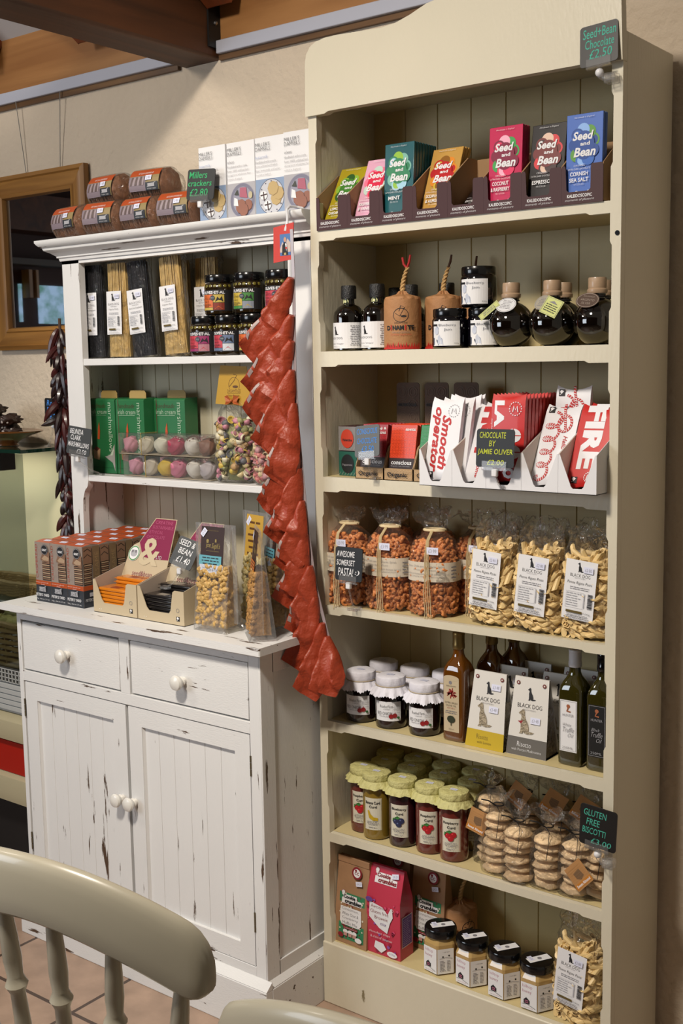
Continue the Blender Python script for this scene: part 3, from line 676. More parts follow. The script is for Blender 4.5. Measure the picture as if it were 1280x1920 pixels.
def ball_bottle(tagkind):
    t = thing('round_bottle', '', 'bottle')
    P = [(.018, 0)]+[(.046*math.cos(a_), .044+.046*math.sin(a_)) for a_ in [R(-72+12*k) for k in range(12)]]+[(.0145, .088), (.0135, .093), (.0165, .0945), (.0165, .098)]
    mb = MB(); mb.lathe(P, DKG, 36); mb.build('glass', t)
    mb = MB(); mb.lathe([(.0185, .097), (.0195, .099), (.0195, .104), (.017, .107), (.0175, .109), (.0175, .124), (.0165, .127), (.001, .1272)], M('cork_stopper', '#a88d72', .45, coat=.4, var=.15, vscale=60), 28); mb.build('stopper', t)
    mb = MB(); mb.tube([(.016*math.cos(k*.52), .016*math.sin(k*.52), .092) for k in range(13)], .0012, M('cord_black', '#141214', .7), 6); mb.build('neck_cord', t)
    a = Art()
    if tagkind in (0, 1, 2):
        TG = M(['tag_white', 'tag_ivory', 'tag_brown'][tagkind], ['#cfd0d2', '#9b9587', '#4d3c33'][tagkind], .5)
        rx = [.0225, .016, .0245][tagkind]; cx = [.006, -.006, -.006][tagkind]
        a.disc(cx, 0, rx, TG, 28, .018); a.ring(cx, 0, rx*.92, .0008, [GREY, GREY, M('tag_ring', '#a79b90', .4)][tagkind], 28, .0165)
        if tagkind == 2: a.text('ARGENTO', cx-.015, -.002, cx+.015, .003, M('tag_ring')); a.text('SILVER', cx-.010, -.010, cx+.010, -.005, M('tag_ring')); a.text('BALSAMICO', cx-.012, .007, cx+.012, .010, M('tag_ring'))
        else: a.lines(cx-rx*.6, -.010, cx+rx*.6, .012, 6, GREY, 5)
        X = Matrix.Translation((0, -.0305, .083)) @ Matrix.Rotation(R(-38), 4, 'X') @ Matrix.Rotation(R(10), 4, 'Y')
        mb = MB(); a.into(mb, lambda u, v, n: tuple(X @ Vector((u, -n, v))))
        mb.build('oval_tag', t, angle=0)
    if tagkind in (0, 1):
        a = Art(); YG = M('tag_lime', '#b9bf72', .5); 
        if tagkind == 0: a.rect(-.024, -.007, .024, .007, YG); a.frame(-.0225, -.0055, .0225, .0055, .0006, GREY); a.lines(-.019, -.004, .019, .004, 2, GREY, 6); X = Matrix.Translation((-.030, -.036, .073)) @ Matrix.Rotation(R(-20), 4, 'X') @ Matrix.Rotation(R(-42), 4, 'Y')
        else: a.rect(-.020, -.018, .020, .018, YG); a.frame(-.0185, -.0165, .0185, .0165, .0006, GREY); a.poly([(-.010, .007), (0, .012), (.010, .007)], GREY); a.lines(-.015, -.012, .015, .005, 4, INK, 7); X = Matrix.Translation((.020, -.042, .074)) @ Matrix.Rotation(R(-22), 4, 'X') @ Matrix.Rotation(R(24), 4, 'Y')
        mb = MB(); a.into(mb, lambda u, v, n: tuple(X @ Vector((u, -n, v)))); mb.build('lime_tag', t, angle=0)
    return t
for k, (x, y, tk, l) in enumerate(((.462, .062, 0, 'round dark bottle with a white oval tag and a slanting lime tag'), (.553, .062, 1, 'round dark bottle with a square lime tag hung on its corner'), (.648, .062, 2, 'round dark bottle with a brown oval tag at the right end'), (.535, .145, 3, 'round dark bottle without tag behind the first and second tagged ones'), (.622, .145, 3, 'round dark bottle without tag behind the rightmost tagged ones'))):
    b_ = ball_bottle(tk); b_.location = (x, y, z2+.0005+(0.0)); b_['label'] = l; b_['group'] = 'round dark bottles with cork stoppers'

# ================================================================ SHELF 3: CONSCIOUS CHOCOLATE, WHITE TRAYS
z3 = ST[2]
def teabox(loc, col, oval, txt, label, side):
    t = thing('small_gift_box', label, 'box', loc, R(-6)); w, d, h = .056, .062, .0555
    mb = MB(); mb.box(-w/2, w/2, 0, d, 0, h, side); mb.build('carton', t, bevel=.001)
    a = Art(); B = M('foil_'+txt, col, .3, .2); a.rect(-w/2+.001, .001, w/2-.001, h-.001, B); L = M('foil_light', '#a9a5a0', .4)
    for k in range(6): a.line([(-w/2+.001+k*.009, .002), (-w/2+.006+k*.009, .009)], .0006, L)
    a.disc(0, h*.5, .019, M('oval_'+txt, oval, .5), 26, .021); a.text(txt, -.015, h*.5-.006, .015, h*.5+.0, INK if oval != '#141617' else GREY, bold=.03); artpart(a, 'print', t, plane((0, 0, 0), (1, 0, 0), (0, 0, 1)))
    return t
teabox((.062, .040, z3), '#2b6254', '#141617', 'Peppermint', 'small teal box with black oval at the left end, under the orange oval box', M('side_teal_dark', '#1c2a28', .4))
teabox((.062, .040, z3+.056), '#8a8684', '#b9371d', 'Valentina', 'small silver box with an orange oval, stacked on the teal box', M('side_maroon', '#38181a', .4))
KD = M('kraft_dots', '#a88b66', .7); BRN = M('choc_brown', '#2a1613', .5)
def con_tray(x, label):
    t = thing('display_tray', label, 'display tray', (x, .004, z3), 0, 'dotted kraft trays of raw chocolate'); w = .075
    mb = MB(); mb.box(-w/2, w/2, 0, .0014, 0, .026, KD); mb.box(-w/2, w/2, .0, .15, 0, .0014, KD)
    for xs in (-w/2, w/2-.0014): mb.prism([(.0, 0), (.15, 0), (.15, .115), (.07, .105), (0.02, .07), (.0, .026)], xs, xs+.0014, 'x', KD)
    mb.build('carton', t)
    a = Art(); 
    for k in range(9):
        for q in range(2): a.ring(-w/2+.006+k*.0079, .006+q*.014, .003, .0005, M('dot_pale', '#c7b294', .6), 10)
    a.text('Organic', -.027, .006, .024, .0185, INK, bold=.02); artpart(a, 'print', t, plane((0, 0, 0), (1, 0, 0), (0, 0, 1)))
    # header card at the back
    P = []; hw = .031; r = .008
    for cx, cy, a0 in ((hw-r, .205-r, 0), (-hw+r, .205-r, 90)): P += [(cx+r*math.cos(R(a0+i*18)), cy+r*math.sin(R(a0+i*18))) for i in range(6)]
    P += [(-hw, .10), (hw, .10)]; mb = MB(); mb.prism(P, .152, .154, 'y', M('header_brown', '#5b4636', .7)); hc = mb.build('header_card', t)
    a = Art(); DT = M('header_dots', '#6d5645', .6)
    for cx in (-.014, .014):
        for cy in (.128, .156, .184): a.ring(cx, cy, .012, .0008, DT, 20); a.ring(cx, cy, .007, .0008, DT, 16)
    a.text('conscious.', -.026, .152, .026, .161, INK, bold=.02); artpart(a, 'print', hc, plane((0, .152, 0), (1, 0, 0), (0, 0, 1)))
    return t
def con_bar(loc, col, nm, label, grp):
    t = thing('chocolate_bar', label, 'chocolate bar', loc, 0, grp); w, h = .066, .118; X = Matrix.Rotation(R(-10), 4, 'X')
    C1 = M('con_'+nm, col, .4, coat=.2); mb = MB(); mb.box(-w/2, w/2, 0, .010, 0, h, C1, X=X); mb.build('wrapper', t, bevel=.001)
    a = Art(); a.rect(-w/2+.0003, .0, w/2-.0003, .046, BRN); D_ = M('con_dot_'+nm, '#%02x%02x%02x' % tuple(min(255, int(int(col[i:i+2], 16)*1.35)+14) for i in (1, 3, 5)), .4)
    for i in range(9):
        for q in range(9): a.ring(-w/2+.004+i*.0073, .051+q*.0073, .0026, .0006, D_, 8); a.k -= 1
    a.k += 2
    a.text(nm if len(nm) > 5 else nm, .004, h-.013, .030, h-.006, PW, bold=.02); a.text('coconut', .004, h-.021, .030, h-.015, PW, bold=.02) if nm[0] == 'g' and nm != 'green' else None
    a.text('conscious', -.026, .032, .026, .041, PW, bold=.02); a.text('Organic raw chocolate', -.026, .0265, .022, .0305, LG); a.lines(-.026, .006, .005, .022, 5, LG, 9, center=False)
    mb = MB(); a.into(mb, lambda u, v, n: tuple(X @ Vector((u, -n, v)))); mb.build('print', t, angle=0)
    return t
for x, col, nm, l in ((.147, '#8e1620', 'goji &', 'dark red'), (.223, '#c23a1a', 'essential', 'orange'), (.299, '#1c7238', 'mint', 'green')):
    con_tray(x, {'goji &': 'dotted kraft tray of raw chocolate beside the small boxes', 'essential': 'dotted kraft tray in the middle holding orange bars', 'mint': 'dotted kraft tray partly behind the first white tray'}[nm])
    f = con_bar((x, .010, z3+.002), col, nm, '%s raw chocolate bar at the front of its kraft tray' % l, None)
    for k in range(5): dup(f, (x, .010+(k+1)*.0125, z3+.002), 0, '%s raw chocolate bar, %s behind the front one of its kraft tray' % (l, ORD[k]), '%s raw chocolate bars behind the front one' % l)
WC = M('carton_white', '#d9d9dc', .5); WI = M('carton_cream_inside', '#d2c7b8', .6)
TXJ = [.3490+.0782*i for i in range(5)]; JY = -.046
def jo_tray(x, label):
    t = thing('display_tray', label, 'display tray', (x, JY, z3), 0, 'white trays with pointed notches'); w = .0778
    mb = MB(); h = .074
    F = [(-w/2, 0), (w/2, 0), (w/2, h), (w/2-.003, h), (w/2-.026, .014), (w/2-.030, .010), (-w/2+.030, .010), (-w/2+.026, .014), (-w/2+.003, h), (-w/2, h)]
    mb.prism(F, 0, .0014, 'y', WC)
    for k, xs in enumerate((-w/2, w/2-.0012)): mb.prism([(.0014, 0), (.12, 0), (.12, .115), (.085, .112), (.0014, h)], xs, xs+.0012, 'x', WI if k == 0 else WC)
    mb.box(-w/2, w/2, .0, .12, 0, .0012, WC); mb.box(-w/2, w/2, .12, .1212, 0, .118, WC); mb.build('carton', t); return t
RD = M('packet_red', '#bb1f1c', .45, coat=.2); WP = M('packet_white', '#dcdde2', .45, coat=.2); RI = M('print_red', '#b01a1c', .5)
def pillow(name, x, y, lean, base, art, label, roll=0, grp=None, dz=0, dx=0):
    t = thing(name, label, 'chocolate packet', (x+dx, JY+y, z3+.003+dz), 0, grp); w, h, th = .0735, .180, .013
    n = 10; m_ = 12; vs = []; fs = []
    X = Matrix.Rotation(-lean, 4, 'X') @ Matrix.Rotation(roll, 4, 'Y')
    for s_ in (-1, 1):
        for j in range(m_+1):
            for i in range(n+1):
                u = -1+2*i/n; v_ = j/m_; dip = .009*(1-u*u)
                z = v_*h+(dip if j == 0 else (-dip if j == m_ else 0))*(1 if j in (0, m_) else 0)
                yy = s_*th/2*math.sqrt(max(0, 1-(2*v_-1)**6))*(1-.15*u*u)
                vs.append((u*w/2, yy, z))
    k = (n+1)*(m_+1)
    for s_ in (0, 1):
        for j in range(m_):
            for i in range(n):
                q = (s_*k+j*(n+1)+i, s_*k+j*(n+1)+i+1, s_*k+(j+1)*(n+1)+i+1, s_*k+(j+1)*(n+1)+i); fs.append(q if s_ == 0 else q[::-1])
    for j in range(m_):
        for i in (0, n): q = (j*(n+1)+i, (j+1)*(n+1)+i, k+(j+1)*(n+1)+i, k+j*(n+1)+i); fs.append(q if i == 0 else q[::-1])
    mb = MB(); mb.add(vs, fs, base, True, X); mb.build('packet', t, angle=50)
    def fn(u, v_, nn):
        q = min(1, max(0, v_/h)); yy = -(th/2*math.sqrt(max(0, 1-(2*q-1)**6))*(1-.15*(2*u/w)**2)+nn+.0003); return tuple(X @ Vector((u, yy, v_)))
    if art: mb = MB(); art.into(mb, fn); mb.build('print', t, angle=0)
    return t
def badge(a, cx, cy, c, r=.0125):
    for k in range(16): q = k/16*6.28; a.rect(cx+r*math.cos(q)-.0009, cy+r*math.sin(q)-.0012, cx+r*math.cos(q)+.0009, cy+r*math.sin(q)+.0012, c, rot=q); a.k -= 1
    a.k += 1; a.line([(cx-.0055, cy-.006), (cx-.0035, cy+.005), (cx, cy-.002), (cx+.0035, cy+.005), (cx+.0055, cy-.006)], .0018, c); return a
def ft(a, cx, cy, r=.0065): a.rect(cx-r, cy-r, cx+r, cy+r, INK); a.disc(cx-.001, cy+.002, r*.5, PW, 12); a.line([(cx-r*.7, cy-r*.7), (cx, cy-r*.2), (cx+r*.6, cy+r*.5)], .0012, PW); return a
V90 = -math.pi/2
def vt(a, s_, cx, cy, L, H, c, bold=0, shear=0): return a.text(s_, cx-L/2, cy-H/2, cx+L/2, cy+H/2, c, bold=bold, shear=shear, rot=V90)
a = Art(); vt(a, 'Smooth', .004, .085, .112, .022, RI, .03, .3); vt(a, 'operator', -.020, .090, .135, .024, RI, .03, .3); badge(a, .018, .150, LG); ft(a, -.022, .018); a.lines(.01, .02, .03, .03, 3, LG, 3)
pillow('chocolate_packet', TXJ[0], .016, R(13), WP, a, 'white packet lettered Smooth operator in red script, in the leftmost white tray')
pillow('chocolate_packet', TXJ[0], .034, R(14), WP, a, 'white packet behind the Smooth operator packet, its edge showing at the right', dx=.012)
for k in range(2): pillow('chocolate_packet', TXJ[0], .100+.014*k, R(3), WP, None, 'plain white packet near the back of the leftmost white tray, %s one' % ['nearer', 'farther'][k], dx=.008, dz=.0, grp='back packets of the first white tray')
a = Art(); vt(a, 'HOT', -.001, .112, .115, .040, RI, .07); a.text('Some', -.020, .028, -.004, .050, RI, shear=.2, rot=V90*-1) if 0 else None
vt(a, 'like it', .012, .030, .032, .007, RI, .01, .3); vt(a, 'Some', -.002, .030, .032, .009, RI, .02, .3)
pillow('chocolate_packet', TXJ[1], .030, R(26), WP, a, 'white packet with large red letters HOT, leaning back in the second white tray')
pillow('chocolate_packet', TXJ[1], .060, R(24), WP, None, 'blank white packet behind the HOT packet')
a = Art(); PWc = WP; vt(a, 'LA', -.019, .140, .052, .022, PWc, .06); 
for cy in (.098, .066): a.disc(.014, cy, .0165, PWc, 24, .0135); a.rect(-.003, cy-.001, .031, cy+.001, RD); a.rect(.013, cy-.0135, .015, cy+.0135, RD)
vt(a, 'CO', .006, .034, .04, .026, PWc, .06); badge(a, .017, .150, PWc, .013); vt(a, 'RICH DARK CHOCOLATE', -.034, .10, .06, .003, PWc)
pk = pillow('chocolate_packet', TXJ[2]-.002, .018, R(4), RD, a, 'bright red packet at the front of the middle white tray, behind the price card', dz=.004)
for k in range(9): dup(pk, (TXJ[2]-.002, JY+.018+(k+1)*.0145, z3+.007), 0, 'bright red packet in the middle white tray, %s behind the front one' % ORD[k], 'row of red packets in the middle white tray')
a = Art()
def rope(a, pts, t=.0055):
    a.line(pts, t, RI); Q = []
    for i in range(len(pts)-1):
        p, q = Vector(pts[i]), Vector(pts[i+1]); d = (q-p); 
        if d.length < 1e-5: continue
        n_ = max(1, int(d.length/.0045)); d.normalize(); s_ = Vector((-d.y, d.x))
        for k in range(n_): c = p.lerp(q, (k+.5)/n_); a.line([tuple(c-s_*t*.42-d*t*.2), tuple(c+s_*t*.42+d*t*.2)], .0013, WP); a.k -= 1
    a.k += 1
P = []
for k in range(90):
    u = k/89; P.append((-.012+.016*math.sin(u*31)*(1-.3*u)-.006*u, .150-u*.135+.010*math.cos(u*31)))
rope(a, P); P2 = [(.010+.014*math.cos(q), .135+.017*math.sin(q)) for q in [k*.35-1.6 for k in range(20)]]; rope(a, P2+[(.004, .165), (.002, .178)]); vt(a, 'Hello', .018, .095, .028, .009, RI, .01, .3); ft(a, -.024, .165); badge(a, .014, .03, LG, .009)
pillow('chocolate_packet', TXJ[3], .030, R(27), WP, a, 'white packet with red rope lettering, leaning back in the fourth white tray')
pillow('chocolate_packet', TXJ[3]+.012, .105, R(6), WP, a, 'white rope lettered packet standing upright at the back of the fourth tray', dz=.018)
a = Art(); vt(a, 'FIRE', -.003, .108, .132, .040, PWc, .05); ft(a, -.022, .020); badge(a, .008, .026, PWc, .010)
pillow('chocolate_packet', TXJ[4], .028, R(26), RD, a, 'red packet lettered FIRE leaning back in the rightmost white tray')
pillow('chocolate_packet', TXJ[4]+.006, .054, R(24), RD, a, 'red packet directly behind the FIRE packet')
for k, x in enumerate(TXJ): jo_tray(x, 'white notched display tray %s' % ['next to the raw chocolate', 'holding the HOT packet', 'full of red packets, in the middle of five', 'holding the rope lettered packet', 'at the right end of the shelf'][k])

# ================================================================ SHELF 4: PASTA BAGS
z4 = ST[3]
def curl_mesh(seed, n, hx, hy, z0, z1, mat, p=2.4, kind='curl'):
    """pasta pieces packed inside a bag, those near the film lying along it"""
    rg = random.Random(seed); mb = MB()
    for k in range(n):
        a = rg.uniform(0, 6.283) if rg.random() < .25 else rg.uniform(-2.9, -.0); c, s = sup(a, p); f = rg.uniform(.72, .95)
        x, y = c*hx*f, s*hy*f; z = rg.uniform(z0, z1); tp = min(1, max(0, (z-z0)/(z1-z0)))
        if tp > .8: x *= 1-(tp-.8)*1.6; y *= 1-(tp-.8)*1.6
        Xm = Matrix.Translation((x, y, z)) @ Matrix.Rotation(a+math.pi/2, 4, 'Z')
        if kind == 'curl':
            Xm = Xm @ Matrix.Rotation(rg.uniform(0, 6.28), 4, 'Y') @ Matrix.Rotation(rg.uniform(-.5, .5), 4, 'X')
            r = rg.uniform(.0052, .0066); L = rg.uniform(3.0, 4.4)
            mb.tube([(r*math.cos(q*L/8), (q-4)*.0009, r*math.sin(q*L/8)) for q in range(9)], .0036, mat, 8, X=Xm)
        else:
            an = rg.choice([rg.gauss(0.2, .35), rg.gauss(1.3, .35), rg.gauss(.8, .5)]) if tp > .25 else rg.gauss(1.45, .2)
            Xm = Xm @ Matrix.Rotation(an*rg.choice([-1, 1, 1]), 4, 'Y') @ Matrix.Rotation(rg.uniform(-.25, .25), 4, 'X'); L = rg.uniform(.018, .023); r = .0054; m_ = 14; vs = []
            for zz, rr in ((-L, r), (L, r), (L*.97, r*.72), (0, r*.7)):
                for i in range(m_):
                    q = 6.283*i/m_; rd = rr*(1+.05*(i % 2)); xx = rd*math.cos(q); vs.append((xx, rd*math.sin(q), zz+xx*.9*(1 if zz != 0 else 0)))
            fs = [(j*m_+i, j*m_+(i+1) % m_, (j+1)*m_+(i+1) % m_, (j+1)*m_+i) for j in range(3) for i in range(m_)]+[tuple(range(m_))[::-1]]
            mb.add(vs, fs, mat, True, Xm)
    return mb
CP = M('chilli_pasta', '#cb8047', .5, var=.15, vscale=60); PP = M('penne_durum', '#dcc088', .45, var=.1, vscale=50)
def spiral_bag(seed=1):
    t = thing('pasta_bag', '', 'pasta bag'); hx, hy = .054, .045
    o = curl_mesh(seed, 480, hx, hy, .008, .160, CP); 
    o.lathe([(.040, .006), (.045, .03), (.045, .14), (.03, .155)], CP, 16, sy=.8); g = o.build('spiral_pasta', t, angle=0); g['kind'] = 'stuff'
    rows = [(.0, hx*.86, hy*.86, 2.6, .3), (.006, hx, hy, 2.8, .4), (.05, hx*1.03, hy*1.03, 2.8, 1), (.10, hx*1.03, hy*1.03, 2.6, 1), (.14, hx*1.0, hy*1.0, 2.4, 1), (.160, hx*.86, hy*.84, 2.2, 1.5), (.174, hx*.58, hy*.5, 2, 2), (.184, hx*.42, hy*.3, 2, 2), (.192, hx*.5, hy*.34, 2, 3.5), (.204, hx*.7, hy*.42, 2, 5), (.215, hx*.85, hy*.40, 2, 6), (.222, hx*.9, hy*.36, 2, 7)]
    filmbag(rows, BAG, 40, .003, seed).build('film', t)
    a = Art(); CR = M('label_cream', '#c9bfae', .6); w = .168; a.rect(-w/2, 0, w/2, .042, CR, nx=30); a.line([(-w/2, .0015), (w/2, .0015)], .0008, INK); a.line([(-w/2, .0405), (w/2, .0405)], .0008, INK)
    for q in range(5): a.line([(-.066+q*.003, .010), (-.068+q*.004, .030)], .0014, INK)
    a.text('Tomato, Chilli and Garlic Spirals', -.045, .030, .030, .0355, GREY, shear=.2); a.text('Artisan Egg Pasta', -.025, .023, .012, .0275, GREY, shear=.2)
    a.text('Handcrafted in Somerset with bronze dies and', -.052, .0155, .040, .0195, GREY, shear=.2); a.text('slowly air dried by the traditional method', -.045, .0095, .032, .0135, GREY, shear=.2); a.lines(.045, .006, .062, .036, 4, GREY, 8)
    def fn(u, v, n):
        an = -math.pi/2+u/.05; c, s = sup(an, 2.6); k = 1.045; return (c*(hx*k+n), s*(hy*k+n), .078+v)
    artpart(a, 'paper_band', t, fn)
    RF = M('raffia', '#d6c49c', .7); mb = MB()
    for q in range(4):
        o_ = (q-1.5)*.0028; P = [(o_*.6, -hy*.36, .184), (o_-.001*q, -hy*.9, .165), (o_-.001, -hy*1.1-.001, .13), (o_, -hy*1.12-.002, .09), (o_+.002*(q-1), -hy*1.14-.003, .05), (o_*1.6+.004, -hy*1.15-.004, .012-q*.004), (o_*2.2+.006, -hy*1.2-.006, -.004+q*.004)]
        mb.tube(P, .0016, RF, 6, flat=.5)
    mb.tube([(hx*.44*math.cos(k*.5), hy*.34*math.sin(k*.5), .184) for k in range(14)], .003, RF, 6); mb.build('raffia_tie', t)
    a = Art(); price(a, 0, 0, .026, '£3·99'); artpart(a, 'price_label', t, lambda u, v, n: (u+.012, -hy*1.06-n-.001, .145+v))
    return t
B1 = spiral_bag(1); B1.location = (.050, .058, z4); B1['label'] = 'bag of orange chilli pasta spirals at the left end, behind the white lettered card'; B1['group'] = 'cellophane bags of orange pasta spirals'
B2 = dup(B1, (.160, .062, z4), .10, 'bag of orange pasta spirals second from the left, raffia ends hanging over the edge')
B3 = spiral_bag(5); B3.location = (.277, .062, z4); B3.rotation_euler.z = .22; B3['label'] = 'bag of orange pasta spirals in the middle, leaning forward beside the penne'; B3['group'] = 'cellophane bags of orange pasta spirals'
B4 = dup(B3, (.345, .135, z4), .05, 'bag of orange pasta spirals squeezed between the front spiral bag and the first penne bag')
for x, l in ((.105, 'left'), (.215, 'middle')): dup(B1, (x, .155, z4), 2.9, 'bag of orange pasta spirals in the second row, %s one of the two' % l)
def penne_bag(seed, price_txt='£2·80'):
    t = thing('pasta_bag', '', 'pasta bag'); hx, hy = .053, .036
    o = curl_mesh(seed, 230, hx, hy, .010, .160, PP, 3.2, 'penne'); o.lathe([(.036, .006), (.040, .03), (.040, .135), (.03, .150)], PP, 16, sy=.72); g = o.build('penne_pasta', t); g['kind'] = 'stuff'
    rows = [(0, hx*.9, hy*.85, 3, .3), (.008, hx*1.03, hy*1.05, 3.4, .6), (.05, hx*1.05, hy*1.12, 3.2, 1.2), (.10, hx*1.04, hy*1.12, 3, 1.2), (.145, hx*1.0, hy*.95, 3, 1.6), (.168, hx*.96, hy*.6, 3, 2.6), (.182, hx*.93, hy*.36, 2.6, 3.5), (.196, hx*.90, hy*.26, 2.4, 4.5), (.208, hx*.88, hy*.3, 2.2, 5.5), (.218, hx*.82, hy*.28, 2, 6)]
    filmbag(rows, BAG, 44, .0028, seed).build('film', t)
    a = Art(); w, h = .066, .118; a.rect(-w/2, 0, w/2, h, PW); dog(a, -.003, h*.80, .019, INK); a.text('BLACK DOG', -.022, h*.715, .020, h*.77, INK); a.text('DELICATESSEN', -.012, h*.69, .010, h*.705, GREY)
    a.text('Penne Rigate Pasta', -.027, h*.585, .025, h*.645, INK, shear=.25); a.lines(-.022, h*.50, .022, h*.56, 2, GREY, 3); a.lines(-.026, h*.22, .008, h*.46, 6, LG, 4, center=False); a.frame(-.027, h*.20, .010, h*.47, .0004, LG)
    barcode(a, .019, h*.22, .029, h*.46, INK, True, 18); a.rect(.011, h*.22, .0125, h*.46, LG); a.rect(-.024, h*.115, .010, h*.155, M('gold_band', '#5c4d22', .4)); a.text('500g', .013, h*.115, .027, h*.145, INK); a.lines(-.028, h*.02, .028, h*.10, 3, GREY, 5)
    price(a, .016, h*.86, .020, price_txt)
    X = Matrix.Translation((-.008, -hy*1.16-.004, .040)) @ Matrix.Rotation(R(-1), 4, 'X') @ Matrix.Rotation(R(5), 4, 'Y')
    artpart(a, 'paper_label', t, lambda u, v, n: tuple(X @ Vector((u, -n+.10*u*u*20*0, v))))
    return t
Pn = penne_bag(3); gp = 'clear bags of penne with dog labels'; Pn.location = (.432, .058, z4); Pn['label'] = 'bag of pale penne beside the orange spirals, leftmost of the three penne bags in front'; Pn['group'] = gp
dup(Pn, (.541, .050, z4), .04, 'bag of penne in the middle of the three front penne bags, label lowest'); P3 = penne_bag(9); P3.location = (.646, .052, z4); P3['label'] = 'bag of penne at the right end, half against the stile'; P3['group'] = gp
for x, k in ((.40, 0), (.50, 1), (.61, 2)): dup(P3 if k == 1 else Pn, (x, .150, z4+.0), .1*k-.1, 'penne bag in the rear row, its crumpled top above the %s front one' % ['left', 'middle', 'right'][k])
dup(P3, (.632, .058, ST[6]), -.05, 'single bag of penne on the bottom shelf, beside the honey jars')

# ================================================================ SHELF 5: RELISH, OIL, RISOTTO
z5 = ST[4]
CL = M('cloth_white', '#d4d3dc', .8, bump=.15, bscale=150)
def relish():
    t = thing('relish_jar', '', 'jar'); J = M('onion_relish', '#190808', .1, coat=1, var=.3, vscale=80)
    mb = MB(); mb.lathe([(.030, 0), (.0345, .003), (.036, .01), (.036, .068), (.034, .080), (.030, .087), (.030, .094)], J, 36); mb.build('glass', t)
    mb = frilled_lid(MB(), CL, .033, .021, .096, .019, .003, 90, True, 1); mb.build('cloth_cover', t)
    mb = MB(); mb.tube([(.0338*math.cos(k*.2618), .0338*math.sin(k*.2618), .0965) for k in range(25)], .0011, M('string_tan', '#a89a80', .8), 6); mb.build('string', t)
    a = Art(); w = .062; a.rect(-w/2, 0, w/2, .044, PW, nx=12); a.line([(-w/2, .0415), (w/2, .0415)], .0007, GREY); a.line([(-w/2, .0025), (w/2, .0025)], .0007, GREY)
    a.text('Rosebud Farm', -.018, .030, .012, .0365, INK, shear=.2); a.text('SOMERSET', -.01, .0255, .006, .028, GREY); a.text('RED ONION', -.025, .014, .010, .021, INK); a.text('MARMALADE', -.020, .0095, .004, .0125, GREY)
    for dx, dy in ((0, 0), (.008, .002)): a.disc(.008+dx, .011+dy, .0052, M('onion_red', '#8c1a1e', .5), 16); a.line([(.008+dx, .016+dy), (.009+dx, .019+dy)], .001, M('onion_red'))
    a.lines(.012, .026, .028, .034, 3, LG, 3); a.text('320g', .021, .018, .028, .021, INK); a.disc(.024, .008, .003, M('leaf_green', '#2d5c2c', .6), 10)
    artpart(a, 'label_paper', t, cyl(.0362, .020, -math.pi/2+.30))
    a = Art(); price(a, 0, 0, .018, '£3·50'); artpart(a, 'price_label', t, plane((0, .0, .1182), (1, 0, 0), (0, 1, 0)))
    return t
rj = relish(); rj.location = (.0795, .054, z5); rj['label'] = 'onion marmalade jar under white cloth, front row leftmost'; gr = 'onion marmalade jars with white cloth tops'; rj['group'] = gr
for x, y, l in ((.162, .054, 'front row middle'), (.2525, .054, 'front row right, beside the gold capped oil bottle'), (.075, .150, 'rear row left, highest in view'), (.163, .150, 'rear row middle'), (.250, .150, 'rear row right, partly behind the oil bottle')):
    dup(rj, (x, y, z5), .1*math.sin(x*90), 'onion marmalade jar under white cloth, '+l, gr)
def oilbottle(mat, capm, lab, name='oil_bottle', hw=.027):
    t = thing(name, '', 'bottle'); rows = []
    for z, w_, p in ((0, hw*.9, 5), (.004, hw, 6), (.150, hw, 6), (.160, hw*.94, 5), (.170, hw*.8, 3.5), (.182, hw*.52, 2.4), (.190, hw*.44, 2), (.205, hw*.42, 2)): rows.append((z, w_, w_, p, 0))
    mb = filmbag(rows, mat, 36, 0); mb.build('glass', t, angle=30)
    mb = MB(); r = hw*.48; mb.lathe([(r, .200), (r*1.05, .202), (r*1.05, .210), (r, .2115), (r, .2300), (r*1.03, .2305), (r*1.03, .2335), (r*.98, .235), (.001, .2352)], capm, 26); mb.build('cap', t, angle=30)
    artpart(lab, 'label_paper', t, plane((0, -hw-.0004, 0), (1, 0, 0), (0, 0, 1))); return t
GO = M('olive_oil_amber', '#5a3207', .03, coat=1, spec=.8); GG = M('truffle_oil', '#2c280a', .03, coat=1, spec=.8); GCAP = M('cap_gold', '#8a7344', .35, .7)
a = Art(); ox = -.004; a.rect(-.021+ox*0, .022, .017, .140, M('label_oatmeal', '#b9a98c', .6)); a.disc(-.002, .140, .019, M('label_oatmeal'), 24, .006); a.disc(-.004, .130, .004, GREY, 10); a.text('DELIGHTS', -.014, .121, .010, .124, INK)
rg = random.Random(4)
for k in range(26): q = rg.uniform(0, 6.28); r_ = rg.uniform(.003, .013); a.rect(-.002+r_*math.cos(q)-.0035, .107+r_*.7*math.sin(q)-.001, -.002+r_*math.cos(q)+.0035, .107+r_*.7*math.sin(q)+.001, M('flower_red', '#8e1414', .6), rot=q); a.k -= 1
a.k += 1; a.text('EXTRA VIRGIN', -.017, .084, .013, .088, INK); a.text('OLIVE OIL', -.015, .078, .011, .082, INK); a.text('with Saffron', -.012, .073, .008, .0765, M('onion_red')); a.lines(-.017, .062, .013, .070, 2, GREY, 3)
a.disc(-.002, .050, .010, M('tree_dark', '#272d18', .6), 18, .008); a.rect(-.003, .036, -.001, .046, M('tree_dark')); a.text('200ml', -.008, .027, .004, .030, INK)
ob = oilbottle(GO, GCAP, a); ob.location = (.337, .060, z5); ob['label'] = 'amber olive oil bottle with gold cap and red flower label, front one'; ob['group'] = 'amber oil bottles with gold caps'
dup(ob, (.375, .135, z5), 0, 'amber oil bottle with gold cap just behind the front oil bottle'); dup(ob, (.405, .180, z5), 0, 'amber oil bottle with gold cap at the very back, partly behind cartons')
